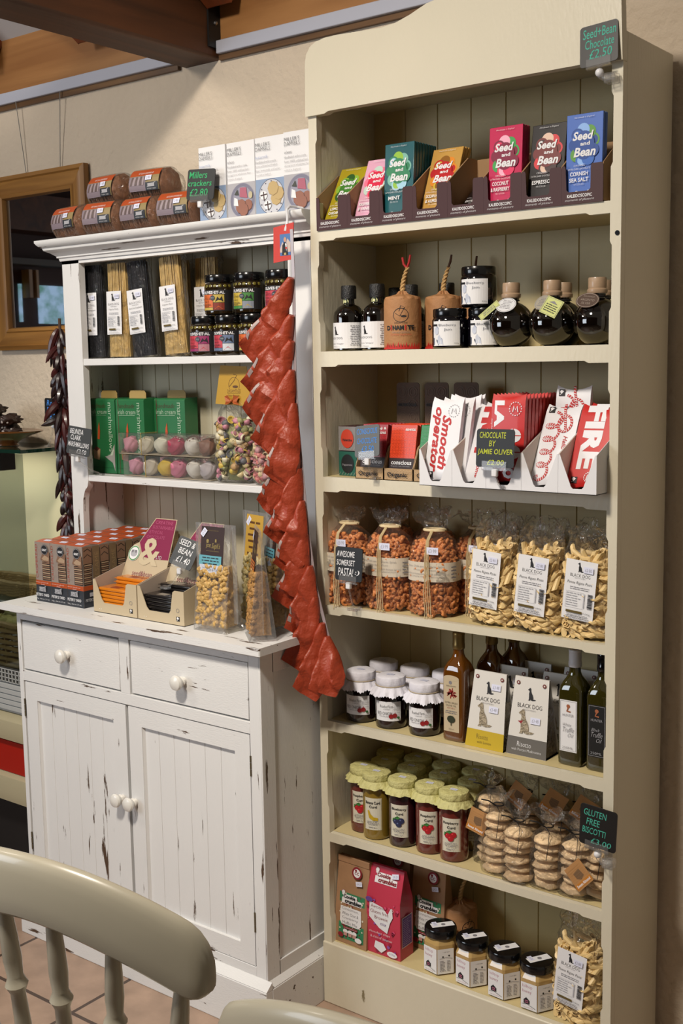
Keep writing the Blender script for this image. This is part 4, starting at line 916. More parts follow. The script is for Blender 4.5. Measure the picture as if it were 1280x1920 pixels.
def trufl(white):
    a = Art(); bg, ink = (PW, GREY) if white else (M('label_black', '#0d0d0c', .5), LG); a.rect(-.0195, .030, .0175, .136, bg); a.frame(-.018, .032, .016, .134, .0005, ink)
    CO = M('copper_print', '#9a5a3a', .5); a.disc(-.001, .124, .004, CO, 12); a.line([(-.001, .121), (-.004, .114), (.004, .113)], .003, CO)
    a.text('HUNTER', -.013, .103, .011, .108, ink); a.text('White' if white else 'Black', -.012, .083, .006, .089, ink, shear=.4); a.text('Truffle', -.012, .071, .012, .081, ink, shear=.4); a.text('Oil', -.001, .061, .011, .069, ink, shear=.4); a.text('250ML', -.013, .036, .011, .041, ink)
    return oilbottle(GG, M('cap_white', '#c9cbd2', .4) if white else BLK, a, 'oil_bottle', .0265)
tb = trufl(True); tb.location = (.609, .062, z5); tb['label'] = 'truffle oil bottle with a white cap and white label'
tb = trufl(False); tb.location = (.6705, .062, z5); tb['label'] = 'truffle oil bottle with a black cap and black label, in the right corner'
tb = trufl(True); tb.location = (.655, .130, z5); tb['label'] = 'white capped truffle oil bottle hidden behind the black capped one'
RC = M('carton_pearl', '#cfccc6', .55); RICE = M('risotto_rice', '#b9a98c', .5, bump=1, bscale=160, var=.35, vscale=150)
def risotto(kind):
    t = thing('risotto_bag', '', 'carton bag'); h = .160; w0, w1 = .0465, .039; d0 = .030
    mb = MB(); vs = [(-w0, -d0, 0), (w0, -d0, 0), (w0, d0, 0), (-w0, d0, 0), (-w1, -.002, h), (w1, -.002, h), (w1, .002, h), (-w1, .002, h)]
    mb.add(vs, [(0, 1, 5, 4), (2, 3, 7, 6), (3, 2, 1, 0), (4, 5, 6, 7)], RC); mb.build('card_sleeve', t)
    for s_ in (1, -1): mb = MB(); mb.add([(s_*w0*.93, y, z) for y, z in ((-d0, 0), (d0, 0), (0, h*.97))], [(0, 1, 2)], BAG); mb.build('side_film', t)
    mb = MB(); mb.prism([(-d0*.92, .001), (d0*.92, .001), (d0*.28, h*.62), (-d0*.28, h*.62)], -w0*.9, w0*.9, 'x', RICE if kind == 0 else M('mushroom_rice', '#8d7c66', .6, bump=1, bscale=150, var=.5, vscale=120)); g = mb.build('rice', t); g['kind'] = 'stuff'
    sl = math.atan2(d0-.002, h); U = Vector((1, 0, 0)); V = Vector((0, math.sin(sl), math.cos(sl))); a = Art()
    BC = M('band_yellow', '#b79c14', .55) if kind == 0 else M('band_grey', '#5d5954', .55)
    def W(v): return w0+(w1-w0)*v/h
    a.poly([(-W(0), .0005), (W(0), .0005), (W(.038), .038), (-W(.038), .038)], BC)
    a.text('Risotto', -.020 if kind == 0 else -.022, .019, .008 if kind == 0 else .010, .029, PW if kind else M('ink_brown', '#4a3c18', .6)); a.text('with Lemon' if kind == 0 else 'with Porcini Mushrooms', -.018 if kind == 0 else -.034, .010, .016 if kind == 0 else .034, .0155, PW if kind else M('ink_brown'))
    dog(a, .0, .116, .026, INK); a.text('BLACK DOG', -.028, .100, .028, .1085, INK); a.text('DELICATESSEN', -.014, .0945, .014, .0975, GREY); dog(a, -.010, .046, .050, M('dog_window', '#8f8272' if kind else '#a89b84', .4, bump=1, bscale=150, var=.4, vscale=200))
    if kind: a.poly([(-.024, .071), (-.012, .073), (-.016, .066)], M('onion_red'))
    for sx in (-.030, .030): a.disc(sx, .150, .0042, M('rivet_red', '#6b2a22', .5), 14); a.disc(sx, .150, .0017, RC, 10)
    price(a, .016, .085 if kind == 0 else .076, .022, '£3·48'); 
    if kind == 0: price(a, .018, .132, .022, '£3·48')
    artpart(a, 'print', t, plane((0, -d0-.0002, 0), U, V)); return t
r0 = risotto(0); r0.location = (.417, .060, z5); r0.rotation_euler.z = -.02; r0['label'] = 'lemon risotto carton with a yellow band and sitting dog'
r1 = risotto(1); r1.location = (.512, .066, z5); r1['label'] = 'porcini risotto carton with a grey band, right of the yellow banded one'
for x, y, k, l in ((.43, .128, 0, 'risotto carton directly behind the yellow banded one'), (.545, .128, 1, 'risotto carton directly behind the grey banded one'), (.455, .185, 0, 'risotto carton at the back, left of two'), (.565, .185, 1, 'risotto carton at the back, right of two')): dup(r1 if k else r0, (x, y, z5), 0, l)

# ================================================================ SHELF 6: CURDS AND BISCOTTI
z6 = ST[5]; PLID = M('paper_lid_yellow', '#bdb87c', .6, bump=.5, bscale=120)
def curd(nm, col, fruit, top, seed):
    t = thing('curd_jar', '', 'jar'); J = M('curd_'+nm, col, .12, coat=1)
    mb = MB(); mb.lathe([(.028, 0), (.0315, .003), (.0325, .009), (.0325, .118), (.031, .124), (.028, .128), (.028, .136)], J, 36); mb.build('glass', t)
    mb = frilled_lid(MB(), PLID, .0325, .017, .137, .014, .0022, 64, False, seed); mb.build('paper_cover', t, angle=25)
    a = Art(); w = .043; a.rect(-w/2, 0, w/2, .075, M('label_ivory', '#cbc6b4', .6), nx=8); a.frame(-w/2+.0015, .0015, w/2-.0015, .0735, .0006, M('frame_'+nm, {'banana': '#b79c2c', 'blueberry': '#7d7d92'}.get(nm, '#a33a34'), .6))
    a.text(top, -.017, .061, .017, .068, INK, bold=.02); a.text('Curd', -.008, .052, .010, .058, INK, bold=.02); F = M('fruit_'+nm, fruit, .5); LF = M('leaf_bright', '#2f6e2c', .5)
    if nm == 'banana':
        for q in range(3): a.line([(-.010+q*.001, .046-q*.004), (-.006, .036-q*.003), (.002, .029-q*.002), (.012, .027-q*.001)], .0045, F)
    else:
        for dx, dy in ((-.007, .001), (.006, .003), (.0, -.005)): a.disc(dx, .036+dy, .0068, F, 14); a.disc(dx-.002, .038+dy, .002, M('fruit_hi_'+nm, {'raspberry': '#d6343a', 'blueberry': '#54618c'}[nm], .5), 8)
        a.poly([(-.010, .045), (-.002, .042), (.004, .046), (-.002, .050)], LF); a.poly([(-.014, .036), (-.008, .044), (-.013, .045)], LF) 
    a.lines(-.014, .012, .014, .022, 3, GREY, 7); a.lines(-.010, .005, .010, .009, 1, GREY, 8); artpart(a, 'label_paper', t, cyl(.0327, .025, -math.pi/2+.30))
    a = Art(); price(a, 0, 0, .017, '£3·20'); artpart(a, 'price_label', t, plane((0, 0, .1545), (1, 0, 0), (0, 1, 0)))
    return t
C = {'raspberry': curd('raspberry', '#5e2019', '#a81a22', 'Raspberry', 1), 'banana': curd('banana', '#7d6420', '#b99a1e', 'Banana Curd', 2), 'blueberry': curd('blueberry', '#2c1016', '#262c4c', 'Blueberry', 3)}
first = {}
gc = 'curd jars with pale paper tops'
spec = [('raspberry', .0735, .068, 'raspberry curd jar, leftmost of the front row'), ('banana', .121, .052, 'yellow banana curd jar, the only pale one in the front row'), ('blueberry', .193, .052, 'blueberry curd jar in the middle of the front row'), ('raspberry', .2635, .056, 'raspberry curd jar in the front row, right of the blueberry one'), ('raspberry', .3285, .052, 'raspberry curd jar, rightmost of the front row, next to the biscotti')]
for i in range(4): spec.append((['banana', 'blueberry', 'raspberry', 'banana'][i], .092+.0755*i+(.012 if i > 1 else 0), .126, 'curd jar in the second row, %s from the left, mostly hidden' % ['first', 'second', 'third', 'fourth'][i]))
for i in range(4): spec.append((['raspberry', 'banana', 'blueberry', 'raspberry'][i], .065+.0795*i, .187, 'curd jar in the rearmost row, %s from the left, mostly hidden' % ['first', 'second', 'third', 'fourth'][i]))
for nm, x, y, l in spec:
    if nm not in first: first[nm] = 1; o = C[nm]; o.location = (x, y, z6); o['label'] = l; o['group'] = gc
    else: dup(C[nm], (x, y, z6), .12*math.sin(x*77), l, gc)
BIS = M('biscuit_golden', '#e4c69c', .65, bump=.6, bscale=70, var=.22, vscale=45)
bis_me = []
for k in range(3):
    mb = MB(); vs, fs = ico(3); out = []
    for v_ in vs:
        d = 1+.16*noise.noise(v_*2.2+Vector((k*5, 0, 0)))+.05*noise.noise(v_*7+Vector((k*5, 3, 0))); zz = v_.z; r_ = math.hypot(v_.x, v_.y)
        out.append((v_.x*.030*d, v_.y*.026*d, (zz*.0105*d if zz > 0 else zz*.0075)+.0075))
    mb.add(out, fs, BIS, True); o = mb.build('biscuit', angle=0); bis_me.append(o.data); bpy.data.objects.remove(o)
def biscotti(seed, tagp, n=7, tie=True):
    t = thing('biscotti_bag', '', 'biscuit bag'); rg = random.Random(seed); z = .002
    for k in range(n):
        o = bpy.data.objects.new('biscuit', bis_me[rg.randrange(3)]); COL.objects.link(o); o.parent = t; o.location = (rg.uniform(-.003, .003), rg.uniform(-.003, .003), z); o.rotation_euler = (rg.uniform(-.1, .1), rg.uniform(-.12, .12), rg.uniform(-.6, .6)+rg.choice([0, 3.1])); o.scale = (rg.uniform(.94, 1.05),)*2+(rg.uniform(.9, 1.1),); z += .0185
    top = z+.004; hx, hy = .034, .031
    rows = [(0, hx, hy*.9, 3.2, .6), (.01, hx*1.05, hy*1.03, 3, 1), (.05, hx*1.03, hy, 2.8, 1.4), (top-.03, hx*1.02, hy, 2.6, 1.4), (top-.008, hx*.86, hy*.82, 2.3, 2), (top+.008, hx*.36, hy*.34, 2, 2), (top+.014, hx*.28, hy*.26, 2, 2), (top+.024, hx*.6, hy*.4, 2, 4), (top+.036, hx*.9, hy*.5, 2, 6), (top+.046, hx*1.1, hy*.5, 2, 8)]
    filmbag(rows, BAG, 40, .003, seed).build('film', t)
    RB = M('ribbon_black', '#0e0c0c', .5); mb = MB(); zt = top+.012
    mb.tube([(hx*.33*math.cos(k*.5), hy*.33*math.sin(k*.5), zt) for k in range(14)], .0016, RB, 6)
    mb.tube([(0, -hy*.34, zt), (.014, -hy*.7, zt-.004), (.018, -hy*1.06, zt-.025), (.014, -hy*1.12, zt-.060)], .0015, RB, 6, flat=.4); mb.tube([(0, -hy*.34, zt), (-.012, -hy*.7, zt+.012), (-.026, -hy*.9, zt+.014)], .0015, RB, 6, flat=.4); mb.build('ribbon', t)
    if tagp:
        dx, dz, ang = tagp; KT = M('kraft_tag', '#a87a48', .7, var=.08, vscale=50); a = Art(); w, h = .046, .050; a.rect(-w/2, -h/2, w/2, h/2, KT); a.poly([(-.010, .008), (.008, .010), (.011, -.006), (0, -.010), (-.009, -.004)], M('tag_picture', '#6d5236', .7)); a.rect(-w/2, -h/2+.003, w/2, -h/2+.013, M('tag_orange', '#b2701c', .6)); a.text('Sweet Almond', -w*.42, -h/2+.005, w*.42, -h/2+.011, PW, bold=.02)
        for k in range(6): a.rect(-w/2+.002, -.008+k*.005, w/2-.002, -.0077+k*.005, M('tag_stripe', '#9b6f40', .7))
        X = Matrix.Translation((dx, -hy*1.1-.006, dz)) @ Matrix.Rotation(R(ang), 4, 'Y') @ Matrix.Rotation(R(-8), 4, 'X'); mb = MB(); mb.box(-w/2, w/2, 0, .0008, -h/2, h/2, KT, X=X)
        a.into(mb, lambda u, v, n: tuple(X @ Vector((u, -n-.0002, v)))); mb.build('kraft_tag', t, angle=0)
    return t
gb = 'cellophane bags of stacked biscotti'
for k, (x, y, sd, tg, n, l) in enumerate(((.402, .082, 1, (-.008, .100, 14), 8, 'bag of stacked biscotti beside the curd jars with a slanting kraft tag'), (.442, .048, 2, None, 7, 'bag of biscotti second in the front row, right of the slanting kraft tag'), (.497, .036, 3, None, 6, 'bag of biscotti in the middle of the front row with long black ribbon ends'), (.560, .044, 4, None, 6, 'bag of biscotti whose film flares high, fourth in the front row'), (.622, .046, 5, (.026, .060, -48), 6, 'bag of biscotti with a big kraft tag turned on its corner'), (.664, .062, 6, None, 5, 'bag of biscotti in the right corner under the price card'))):
    o = biscotti(sd, tg, n); o.location = (x, y, z6); o['label'] = l; o['group'] = gb
bb = biscotti(11, (0, .150, 30), 7); bb.location = (.455, .150, z6); bb['label'] = 'bag of biscotti in the rear row, closest to the curd jars'; bb['group'] = gb
for x, l in ((.525, 'second in the rear row'), (.595, 'third in the rear row, behind the flared one'), (.66, 'last in the rear row, in the dark corner')): dup(bb, (x, .152, z6), .3, 'bag of biscotti '+l, gb)

# ================================================================ SHELF 7: CAKE MIXES AND HONEY
z7 = ST[6]
def mixbag(pink):
    t = thing('cake_mix_bag', '', 'paper bag'); h = .205; w = .047; d = .026
    Bm = M('bag_pink', '#b32b44', .45, coat=.2) if pink else KRAFT; mb = MB()
    if pink: 
        vs = [(-w, -d, 0), (w, -d, 0), (w, d, 0), (-w, d, 0), (-w, -d, .135), (w, -d, .135), (w, d, .135), (-w, d, .135), (-w*.97, -.004, h), (w*.97, -.004, h), (w*.97, .004, h), (-w*.97, .004, h), (w*.9, 0, .135), (-w*.9, 0, .135)]
        mb.add(vs, [(3, 2, 1, 0), (0, 1, 5, 4), (2, 3, 7, 6), (4, 5, 9, 8), (6, 7, 11, 10), (8, 9, 10, 11), (1, 2, 6, 12, 5), (0, 4, 13, 7, 3), (5, 12, 9), (12, 6, 10), (12, 10, 9), (4, 8, 13), (13, 11, 7), (13, 8, 11)], Bm)
    else:
        vs = [(-w, -d, 0), (w, -d, 0), (w, d, 0), (-w, d, 0), (-w*1.01, -d*.8, .08), (w*1.01, -d*.8, .08), (w*1.01, d*.8, .08), (-w*1.01, d*.8, .08), (-w*.97, -.006, h), (w*.97, -.006, h), (w*.97, .006, h), (-w*.97, .006, h)]
        mb.add(vs, [(3, 2, 1, 0), (0, 1, 5, 4), (1, 2, 6, 5), (2, 3, 7, 6), (3, 0, 4, 7), (4, 5, 9, 8), (5, 6, 10, 9), (6, 7, 11, 10), (7, 4, 8, 11), (8, 9, 10, 11)], Bm)
        mb.box(-w*.98, w*.98, -.009, -.004, h-.014, h+.002, Bm)
    mb.build('paper', t, bevel=.001)
    def fn(u, v, n):
        if pink: y = -d if v < .135 else -d+(d-.004)*(v-.135)/(h-.135)
        else: y = -d*(1-.2*v/.08) if v < .08 else -d*.8+(d*.8-.006)*(v-.08)/(h-.08)
        return (u, y-n-.0006, v)
    a = Art(); WB_ = PW; DR = M('ink_dark_red', '#7d1520', .6); PU = M('ink_purple', '#5e3c86', .6)
    def logo(cx, cy, s):
        a.rect(cx-.030*s, cy-.010*s, cx+.031*s, cy+.004*s, WB_); a.rect(cx-.026*s, cy+.0035*s, cx+.016*s, cy+.013*s, WB_); a.disc(cx-.026*s, cy+.017*s, .006*s, WB_, 12); a.ring(cx-.026*s, cy+.017*s, .006*s, .001*s, DR, 12); a.rect(cx-.029*s, cy+.010*s, cx-.023*s, cy+.014*s, WB_)
        a.text('Cookie', cx-.025*s, cy+.0035*s, cx+.012*s, cy+.0125*s, DR if pink else INK, bold=.04, shear=.1); a.text('crumbles', cx-.020*s, cy-.0075*s, cx+.030*s, cy+.0025*s, DR if pink else INK, bold=.04, shear=.1)
    rg = random.Random(3)
    if pink:
        logo(0, .178, 1.0)
        for k in range(26): x, y = rg.uniform(-.044, .044), rg.uniform(.006, .130); a.disc(x, y, rg.uniform(.002, .0045), M('confetti_%d' % (k % 3), ['#8a4a9a', '#c9456a', '#8a1a3a'][k % 3], .5), 10); a.k -= 1
        a.k += 1
        a.poly([(-.036, .125), (.0, .118), (.014, .104), (.022, .120), (.026, .122), (.028, .100), (.020, .085), (.012, .058), (-.010, .066), (-.038, .088)], WB_); a.ring(.026, .117, .004, .001, WB_, 10)
        for k, s_ in enumerate(('Awesome', 'Gluten free', 'Brownie', 'mix')): a.text(s_, [-.032, -.034, -.022, -.006][k], .112-k*.0125, [.006, .016, .014, .010][k], .120-k*.0125, PU if k == 3 else DR)
        a.text('chocolate chips', -.038, .050, .020, .057, PW, shear=.1); a.text('& a hint of cinnamon', -.034, .040, .026, .046, PW, shear=.1); a.poly([(-.020, .034), (.002, .032), (.010, .020), (-.004, .008), (-.024, .018)], WB_); a.disc(.026, .012, .014, WB_, 18, .007); a.text('350g', .018, .010, .034, .0145, PU)
        a.disc(-.036, .130, .010, PU, 16, .006)
    else:
        G = M('label_green', '#2f7a52', .55); a.rect(-.036, .012, .038, .122, G)
        for k in range(60): x, y = rg.uniform(-.034, .036), rg.uniform(.014, .120); a.disc(x, y, rg.uniform(.0016, .0026), M('berry_%d' % (k % 2), ['#7d1a22', '#cfc9b4'][k % 2], .5), 8); a.k -= 1
        a.k += 1; logo(.0, .106, .95)
        a.poly([(-.030, .090), (.030, .090), (.032, .055), (.024, .046), (-.026, .047), (-.031, .055)], WB_)
        for k, s_ in enumerate(('Cinnamon,', 'White Choc &', 'Cranberry', 'Muffin Mix')): a.text(s_, -.026+.001*k, .0815-k*.0108, .024-.001*k, .0885-k*.0108, GREY)
        a.rect(-.020, .038, .022, .044, DR); a.text('un-wholemeal oat', -.018, .0395, .020, .0425, PW)
        for dx in (-.013, .001, .014): a.disc(dx, .032, .007, WB_, 14, .0055); a.rect(dx-.005, .022, dx+.005, .030, M('muffin_pink', '#b98a84', .5))
        a.disc(.026, .020, .010, WB_, 16, .006); a.disc(-.026, .022, .008, DR, 14, .006)
        a.disc(.014, .176, .0145, DR, 28); a.disc(.014, .176, .010, WB_, 24); a.text('CC', .0075, .172, .0205, .179, DR, bold=.03); a.disc(.011, .182, .003, DR, 10)
    price(a, .026 if pink else .022, .192 if pink else .153, .018, '£4·20', rot=.2); artpart(a, 'print', t, fn)
    if pink:
        a = Art(); a.rect(-.019, .030, .019, .100, PU); a.frame(-.020, .029, .020, .101, .0012, WB_); a.lines(-.016, .034, .016, .096, 14, M('ink_lilac', '#a58fc2', .6), 4, center=False); artpart(a, 'side_print', t, plane((w+.0004, 0, 0), (0, 1, 0), (0, 0, 1)))
    return t
kb = mixbag(False); kb.location = (.067, .040, z7); kb.rotation_euler.z = -.03; kb['label'] = 'kraft paper cake mix bag with green label at the left end of the bottom shelf'
pb = mixbag(True); pb.location = (.158, .045, z7); pb['label'] = 'pink cake mix bag with sloping top on the bottom shelf'
dup(kb, (.225, .120, z7), -.05, 'kraft cake mix bag with green label, half hidden behind the pink bag'); dup(kb, (.105, .150, z7), 0, 'kraft cake mix bag in the dark behind the two front ones')
def honey():
    t = thing('honey_jar', '', 'jar'); H = M('set_honey', '#b0925c', .12, coat=1)
    def hexr(a_, j): return 0
    mb = MB(); P = [(.036, 0), (.0395, .004), (.0395, .070), (.034, .080), (.031, .083)]
    mb.lathe(P, H, 6, X=Matrix.Rotation(R(0), 4, 'Z')); mb.build('glass', t, angle=20, bevel=.004)
    mb = MB(); mb.lathe([(.0345, .082), (.0362, .084), (.0362, .098), (.0345, .101), (.030, .1015), (.001, .1005)], M('lid_black'), 36); mb.build('lid', t)
    a = Art(); PK = M('ink_pink', '#a8607a', .6); w = .0385*.98
    a.rect(-w/2, .004, w/2, .062, PW); a.text('hilltop', -.015, .049, .008, .058, PK); a.text('honey', -.015, .038, .006, .047, PK); a.poly([(-.012, .016), (-.012, .024), (-.006, .030), (.002, .024), (.002, .016)], INK); a.rect(-.009, .018, -.001, .020, PK); a.rect(-.009, .022, -.001, .024, PK); a.line([(-.016, .014), (-.004, .016), (.016, .010)], .0007, INK); a.text('raw set honey', -.014, .007, .010, .0105, PK)
    mb = MB(); a.into(mb, lambda u, v, n: (u-.0, -.0342-n-.0003, v)); mb.build('front_label', t, angle=0)
    a = Art(); a.rect(-w/2, .004, w/2, .062, PW); a.text('i can get', -.006, .053, .010, .056, INK); a.disc(-.006, .044, .002, INK, 8); a.disc(.008, .046, .002, INK, 8); a.line([(-.014, .040), (0, .042), (.016, .039)], .0006, INK); a.lines(-.013, .010, .0, .036, 8, GREY, 2, center=False); a.lines(.003, .010, .014, .036, 8, GREY, 6, center=False)
    c, s_ = math.cos(R(60)), math.sin(R(60)); fn = lambda u, v, n: (c*u+s_*(.0342+n+.0003), s_*u-c*(.0342+n+.0003), v); artpart(a, 'side_label', t, fn)
    a = Art(); a.rect(-.010, -.022, .010, .030, PW); a.disc(0, .006, .005, GREY, 10); price(a, -.006, -.012, .018, '£4·75'); X = Matrix.Rotation(R(-30), 4, 'Z')
    artpart(a, 'seal_sticker', t, lambda u, v, n: tuple(X @ Vector((u, v, .1018+n)))); return t
hj = honey(); gh = 'hexagonal honey jars with black lids'
for k, (x, l) in enumerate(((.292, 'beside the pink bag'), (.376, 'second from the pink bag'), (.458, 'second from the penne bag'), (.537, 'beside the penne bag'))):
    l = 'hexagonal honey jar with black lid, '+l
    if k == 0: hj.location = (x, .052, z7); hj.rotation_euler.z = R(-10); hj['label'] = l; hj['group'] = gh
    else: dup(hj, (x, .052-.003*k, z7), R(-10+3*k), l, gh)

# ================================================================ PRICE CARDS ON THE BOOKCASE
price_sign('price_sign', 'black card chalked Seed and Bean chocolate, clipped high on the right stile', (.684, -.020, 2.026), .073, .074, [('Seed+Bean', .08, .68, .95, .92), ('Chocolate', .14, .42, .9, .64), ('£2.50', .25, .16, .85, .38)], TEAL, 0, R(-8), R(-4))
price_sign('price_sign', 'black card chalked Gluten Free Biscotti, clipped low on the right stile', (.700, -.024, .563), .076, .086, [('GLUTEN', .1, .74, .72, .90), ('FREE', .18, .52, .55, .68), ('BISCOTTI', .08, .30, .72, .46), ('£3.00', .32, .08, .88, .22)], TEAL, 0, R(6), R(5))
price_sign('price_sign', 'black card chalked Awesome Somerset Pasta in white, standing before a spiral pasta bag', (.112, -.032, z4+.070), .073, .074, [('AWESOME', .05, .70, .72, .88), ('SOMERSET', .05, .45, .74, .62), ('PASTA!', .12, .14, .68, .38), (':)', .74, .18, .92, .34)], PW, 0, R(-4), R(0), ('stem', (0, .022, -.068), (.012, .012, .006)))
price_sign('price_sign', 'black card chalked Chocolate by Jamie Oliver, standing on the middle white tray', (TXJ[2]-.005, JY-.026, z3+.046), .083, .074, [('CHOCOLATE', .08, .76, .78, .92), ('BY', .34, .55, .52, .70), ('JAMIE OLIVER', .04, .30, .97, .48), ('£2.00', .30, .06, .75, .20)], M('chalk_yellow', '#b9c23a', .8), 0, R(-4), R(0), ('stem', (.006, .024, -.043), (.005, .004, .004)))
price_sign('price_sign', 'card painted grey with sheen, chalked Conscious Chocolate in blue, standing before the raw chocolate', (.166, -.030, z3+.052), .064, .068, [('CONSCIOUS', .08, .72, .92, .9), ('CHOCOLATE', .1, .42, .9, .6), ('£3.50', .28, .16, .78, .34)], M('chalk_blue', '#3a7fd0', .8), 0, R(-10), R(-6), ('stem', (.004, .024, -.050), (.008, .01, .004)), board=M('card_painted_sheen', '#63676a', .7, spec=.2))  # matte grey base colour carries the card's sheen

# ================================================================ DRESSER, UPPER SHELF: LONG PASTA AND OLIVE JARS
za = 1.526
def longpasta(dark, seed, n=46):
    t = thing('long_pasta_bag', '', 'pasta bag'); rg = random.Random(seed); w, d, h = .037, .018, .250
    Mt = M('squid_ink_pasta', '#16151a', .25, coat=.4) if dark else M('linguine', '#c2a263', .45, var=.1, vscale=60)
    mb = MB()
    for k in range(n):
        x = -w+2*w*(k % 23)/22+rg.uniform(-.001, .001); y = -d*.9 if k < 23 else (-d*.55 if k < 46 else d*.5); x2 = x*.86+rg.uniform(-.003, .003)
        mb.box(-.0017, .0017, -.001, .001, 0, 1, Mt, X=Matrix(((1, 0, x2-x, x), (0, 1, 0, y*math.sqrt(max(0, 1-(x/w)**2*.6))), (0, 0, h-.008, .004), (0, 0, 0, 1))))
    mb.lathe([(w*.95, .006), (w*.92, .12), (w*.80, h-.008)], Mt, 20, sy=.42); g = mb.build('strands', t, angle=0); g['kind'] = 'stuff'
    rows = [(0, w*1.04, d*1.0, 3, .5), (.006, w*1.1, d*1.2, 3, .5), (.08, w*1.08, d*1.2, 2.8, 1), (.16, w*1.03, d*1.15, 2.6, 1), (.215, w*1.0, d*1.1, 2.4, 2), (.235, w*1.05, d*1.15, 2.2, 4), (.253, w*1.15, d*1.0, 2, 5)]
    filmbag(rows, BAG, 40, .0025, seed).build('film', t)
    a = Art(); w_, h_ = .056, .112; a.rect(-w_/2, 0, w_/2, h_, PW); dog(a, -.003, h_*.78, .019, INK); a.text('BLACK DOG', -.021, h_*.68, .020, h_*.73, GREY); a.lines(-.012, h_*.64, .012, h_*.66, 1, GREY)
    a.text('Squid Ink Spaghetti' if dark else 'Linguine Pasta', -.024 if dark else -.019, h_*.56, .024 if dark else .017, h_*.605, INK, shear=.25); a.lines(-.020, h_*.46, .020, h_*.52, 2, LG, 3); a.frame(-.023, h_*.18, .008, h_*.43, .0004, LG); a.lines(-.022, h_*.2, .007, h_*.42, 6, LG, 4, center=False)
    barcode(a, .015, h_*.2, .022, h_*.42, INK, True); a.rect(-.018, h_*.10, .008, h_*.14, M('gold_band')); a.text('500g', .011, h_*.10, .022, h_*.13, GREY); a.lines(-.024, h_*.02, .022, h_*.07, 2, LG, 5); price(a, .014, h_*.88, .018, '£2·48')
    X = Matrix.Translation((-.003, -d*1.26-.003, .062)) @ Matrix.Rotation(R(-1), 4, 'X')
    artpart(a, 'paper_label', t, lambda u, v, n: tuple(X @ Vector((u, -n+u*u*2, v)))); return t
lpd = longpasta(True, 1); lpl = longpasta(False, 2)
lpd.location = (-.812, .092, za); lpd['label'] = 'bag of black squid ink spaghetti against the left post'; lpd['group'] = 'bags of black spaghetti'
lpl.location = (-.716, .092, za); lpl['label'] = 'bag of pale linguine standing between the two black ones'; lpl['group'] = 'bags of pale linguine'
c = dup(lpd, (-.612, .082, za), .02, 'bag of black squid ink spaghetti between the two pale linguine bags, label tilted'); c.rotation_euler.y = R(-5)
c = dup(lpl, (-.500, .086, za), 0, 'bag of pale linguine right of the black ones, its label highest and tilted'); c.rotation_euler.y = R(-4); c.location.z += .004
dup(lpl, (-.452, .150, za), 0, 'bag of pale linguine in the second row behind the olive jars'); dup(lpl, (-.560, .160, za), 0, 'bag of pale linguine hidden at the back of the row')
OLV = M('olive_oil_jar', '#241a0c', .06, coat=1, var=.5, vscale=60)
def olive(key, c1, c2, c3, t1, t2):
    t = thing('olive_jar', '', 'jar'); r = .0385
    mb = MB(); mb.lathe([(.033, 0), (.0375, .003), (r, .009), (r, .066), (.0365, .074), (.034, .077)], OLV, 36); mb.build('glass', t)
    mb = MB(); mb.lathe([(.036, .078), (.037, .0795), (.037, .094), (.0355, .097), (.033, .0975), (.001, .0965)], M('lid_black'), 36); mb.build('lid', t)
    OLG = M('olive_green', '#6b6224', .3); mb = MB()
    for k in range(9):
        q = -2.9+k*.34; mb.ball((.0305*math.cos(q), .0305*math.sin(q), .068), .0085, OLG, 2)
    mb.build('olives', t)
    a = Art(); a.rect(-.046, .0, .046, .050, INK, nx=16); a.text('OLIVES·ET·AL', -.037, .0405, .026, .0475, PW, bold=.03)
    A1, A2, A3 = M('lab_'+c1, c1, .5), M('lab_'+c2, c2, .5), M('lab_'+c3, c3, .5)
    a.rect(-.042, .002, -.037, .039, A3); a.rect(-.036, .009, -.004, .039, A1, nx=3); a.rect(-.036, .002, -.004, .008, A2, nx=3); a.rect(-.003, .020, .024, .039, A2, nx=4); a.rect(-.003, .002, .024, .019, A3, nx=4)
    a.poly([(.002, .022), (.008, .034), (.013, .028), (.018, .035), (.022, .022)], INK); a.poly([(.0, .004), (.010, .012), (.020, .004)], A1)
    a.text(t1, -.034, .027, -.010, .0325, INK); a.text(t2, -.034, .020, -.014, .0245, INK); a.text('Olives', -.034, .034, -.022, .037, INK); a.lines(-.034, .010, -.008, .018, 3, INK, 3, center=False)
    a.disc(-.004, .031, .0058, M('seal_slate', '#2b3138', .4), 16); a.text('TASTE', -.008, .030, .0, .032, PW)
    artpart(a, 'label_paper', t, cyl(r+.0002, .010, -math.pi/2+.34)); return t
O = {'o': olive('o', '#c9622a', '#b8a24a', '#7a2a1c', 'CHILLI &', 'GARLIC'), 'y': olive('y', '#b9a038', '#3c7a35', '#7d8490', 'ROSEMARY', '& GARLIC'), 'p': olive('p', '#b83a48', '#8c2a5c', '#a8727c', 'CHIPOTLE', 'CHILLI'), 'q': olive('q', '#b83a48', '#5d6e8c', '#bfc4cc', 'CHILLI &', 'CORIANDER')}
go = 'olive jars with black lids'; used = set()
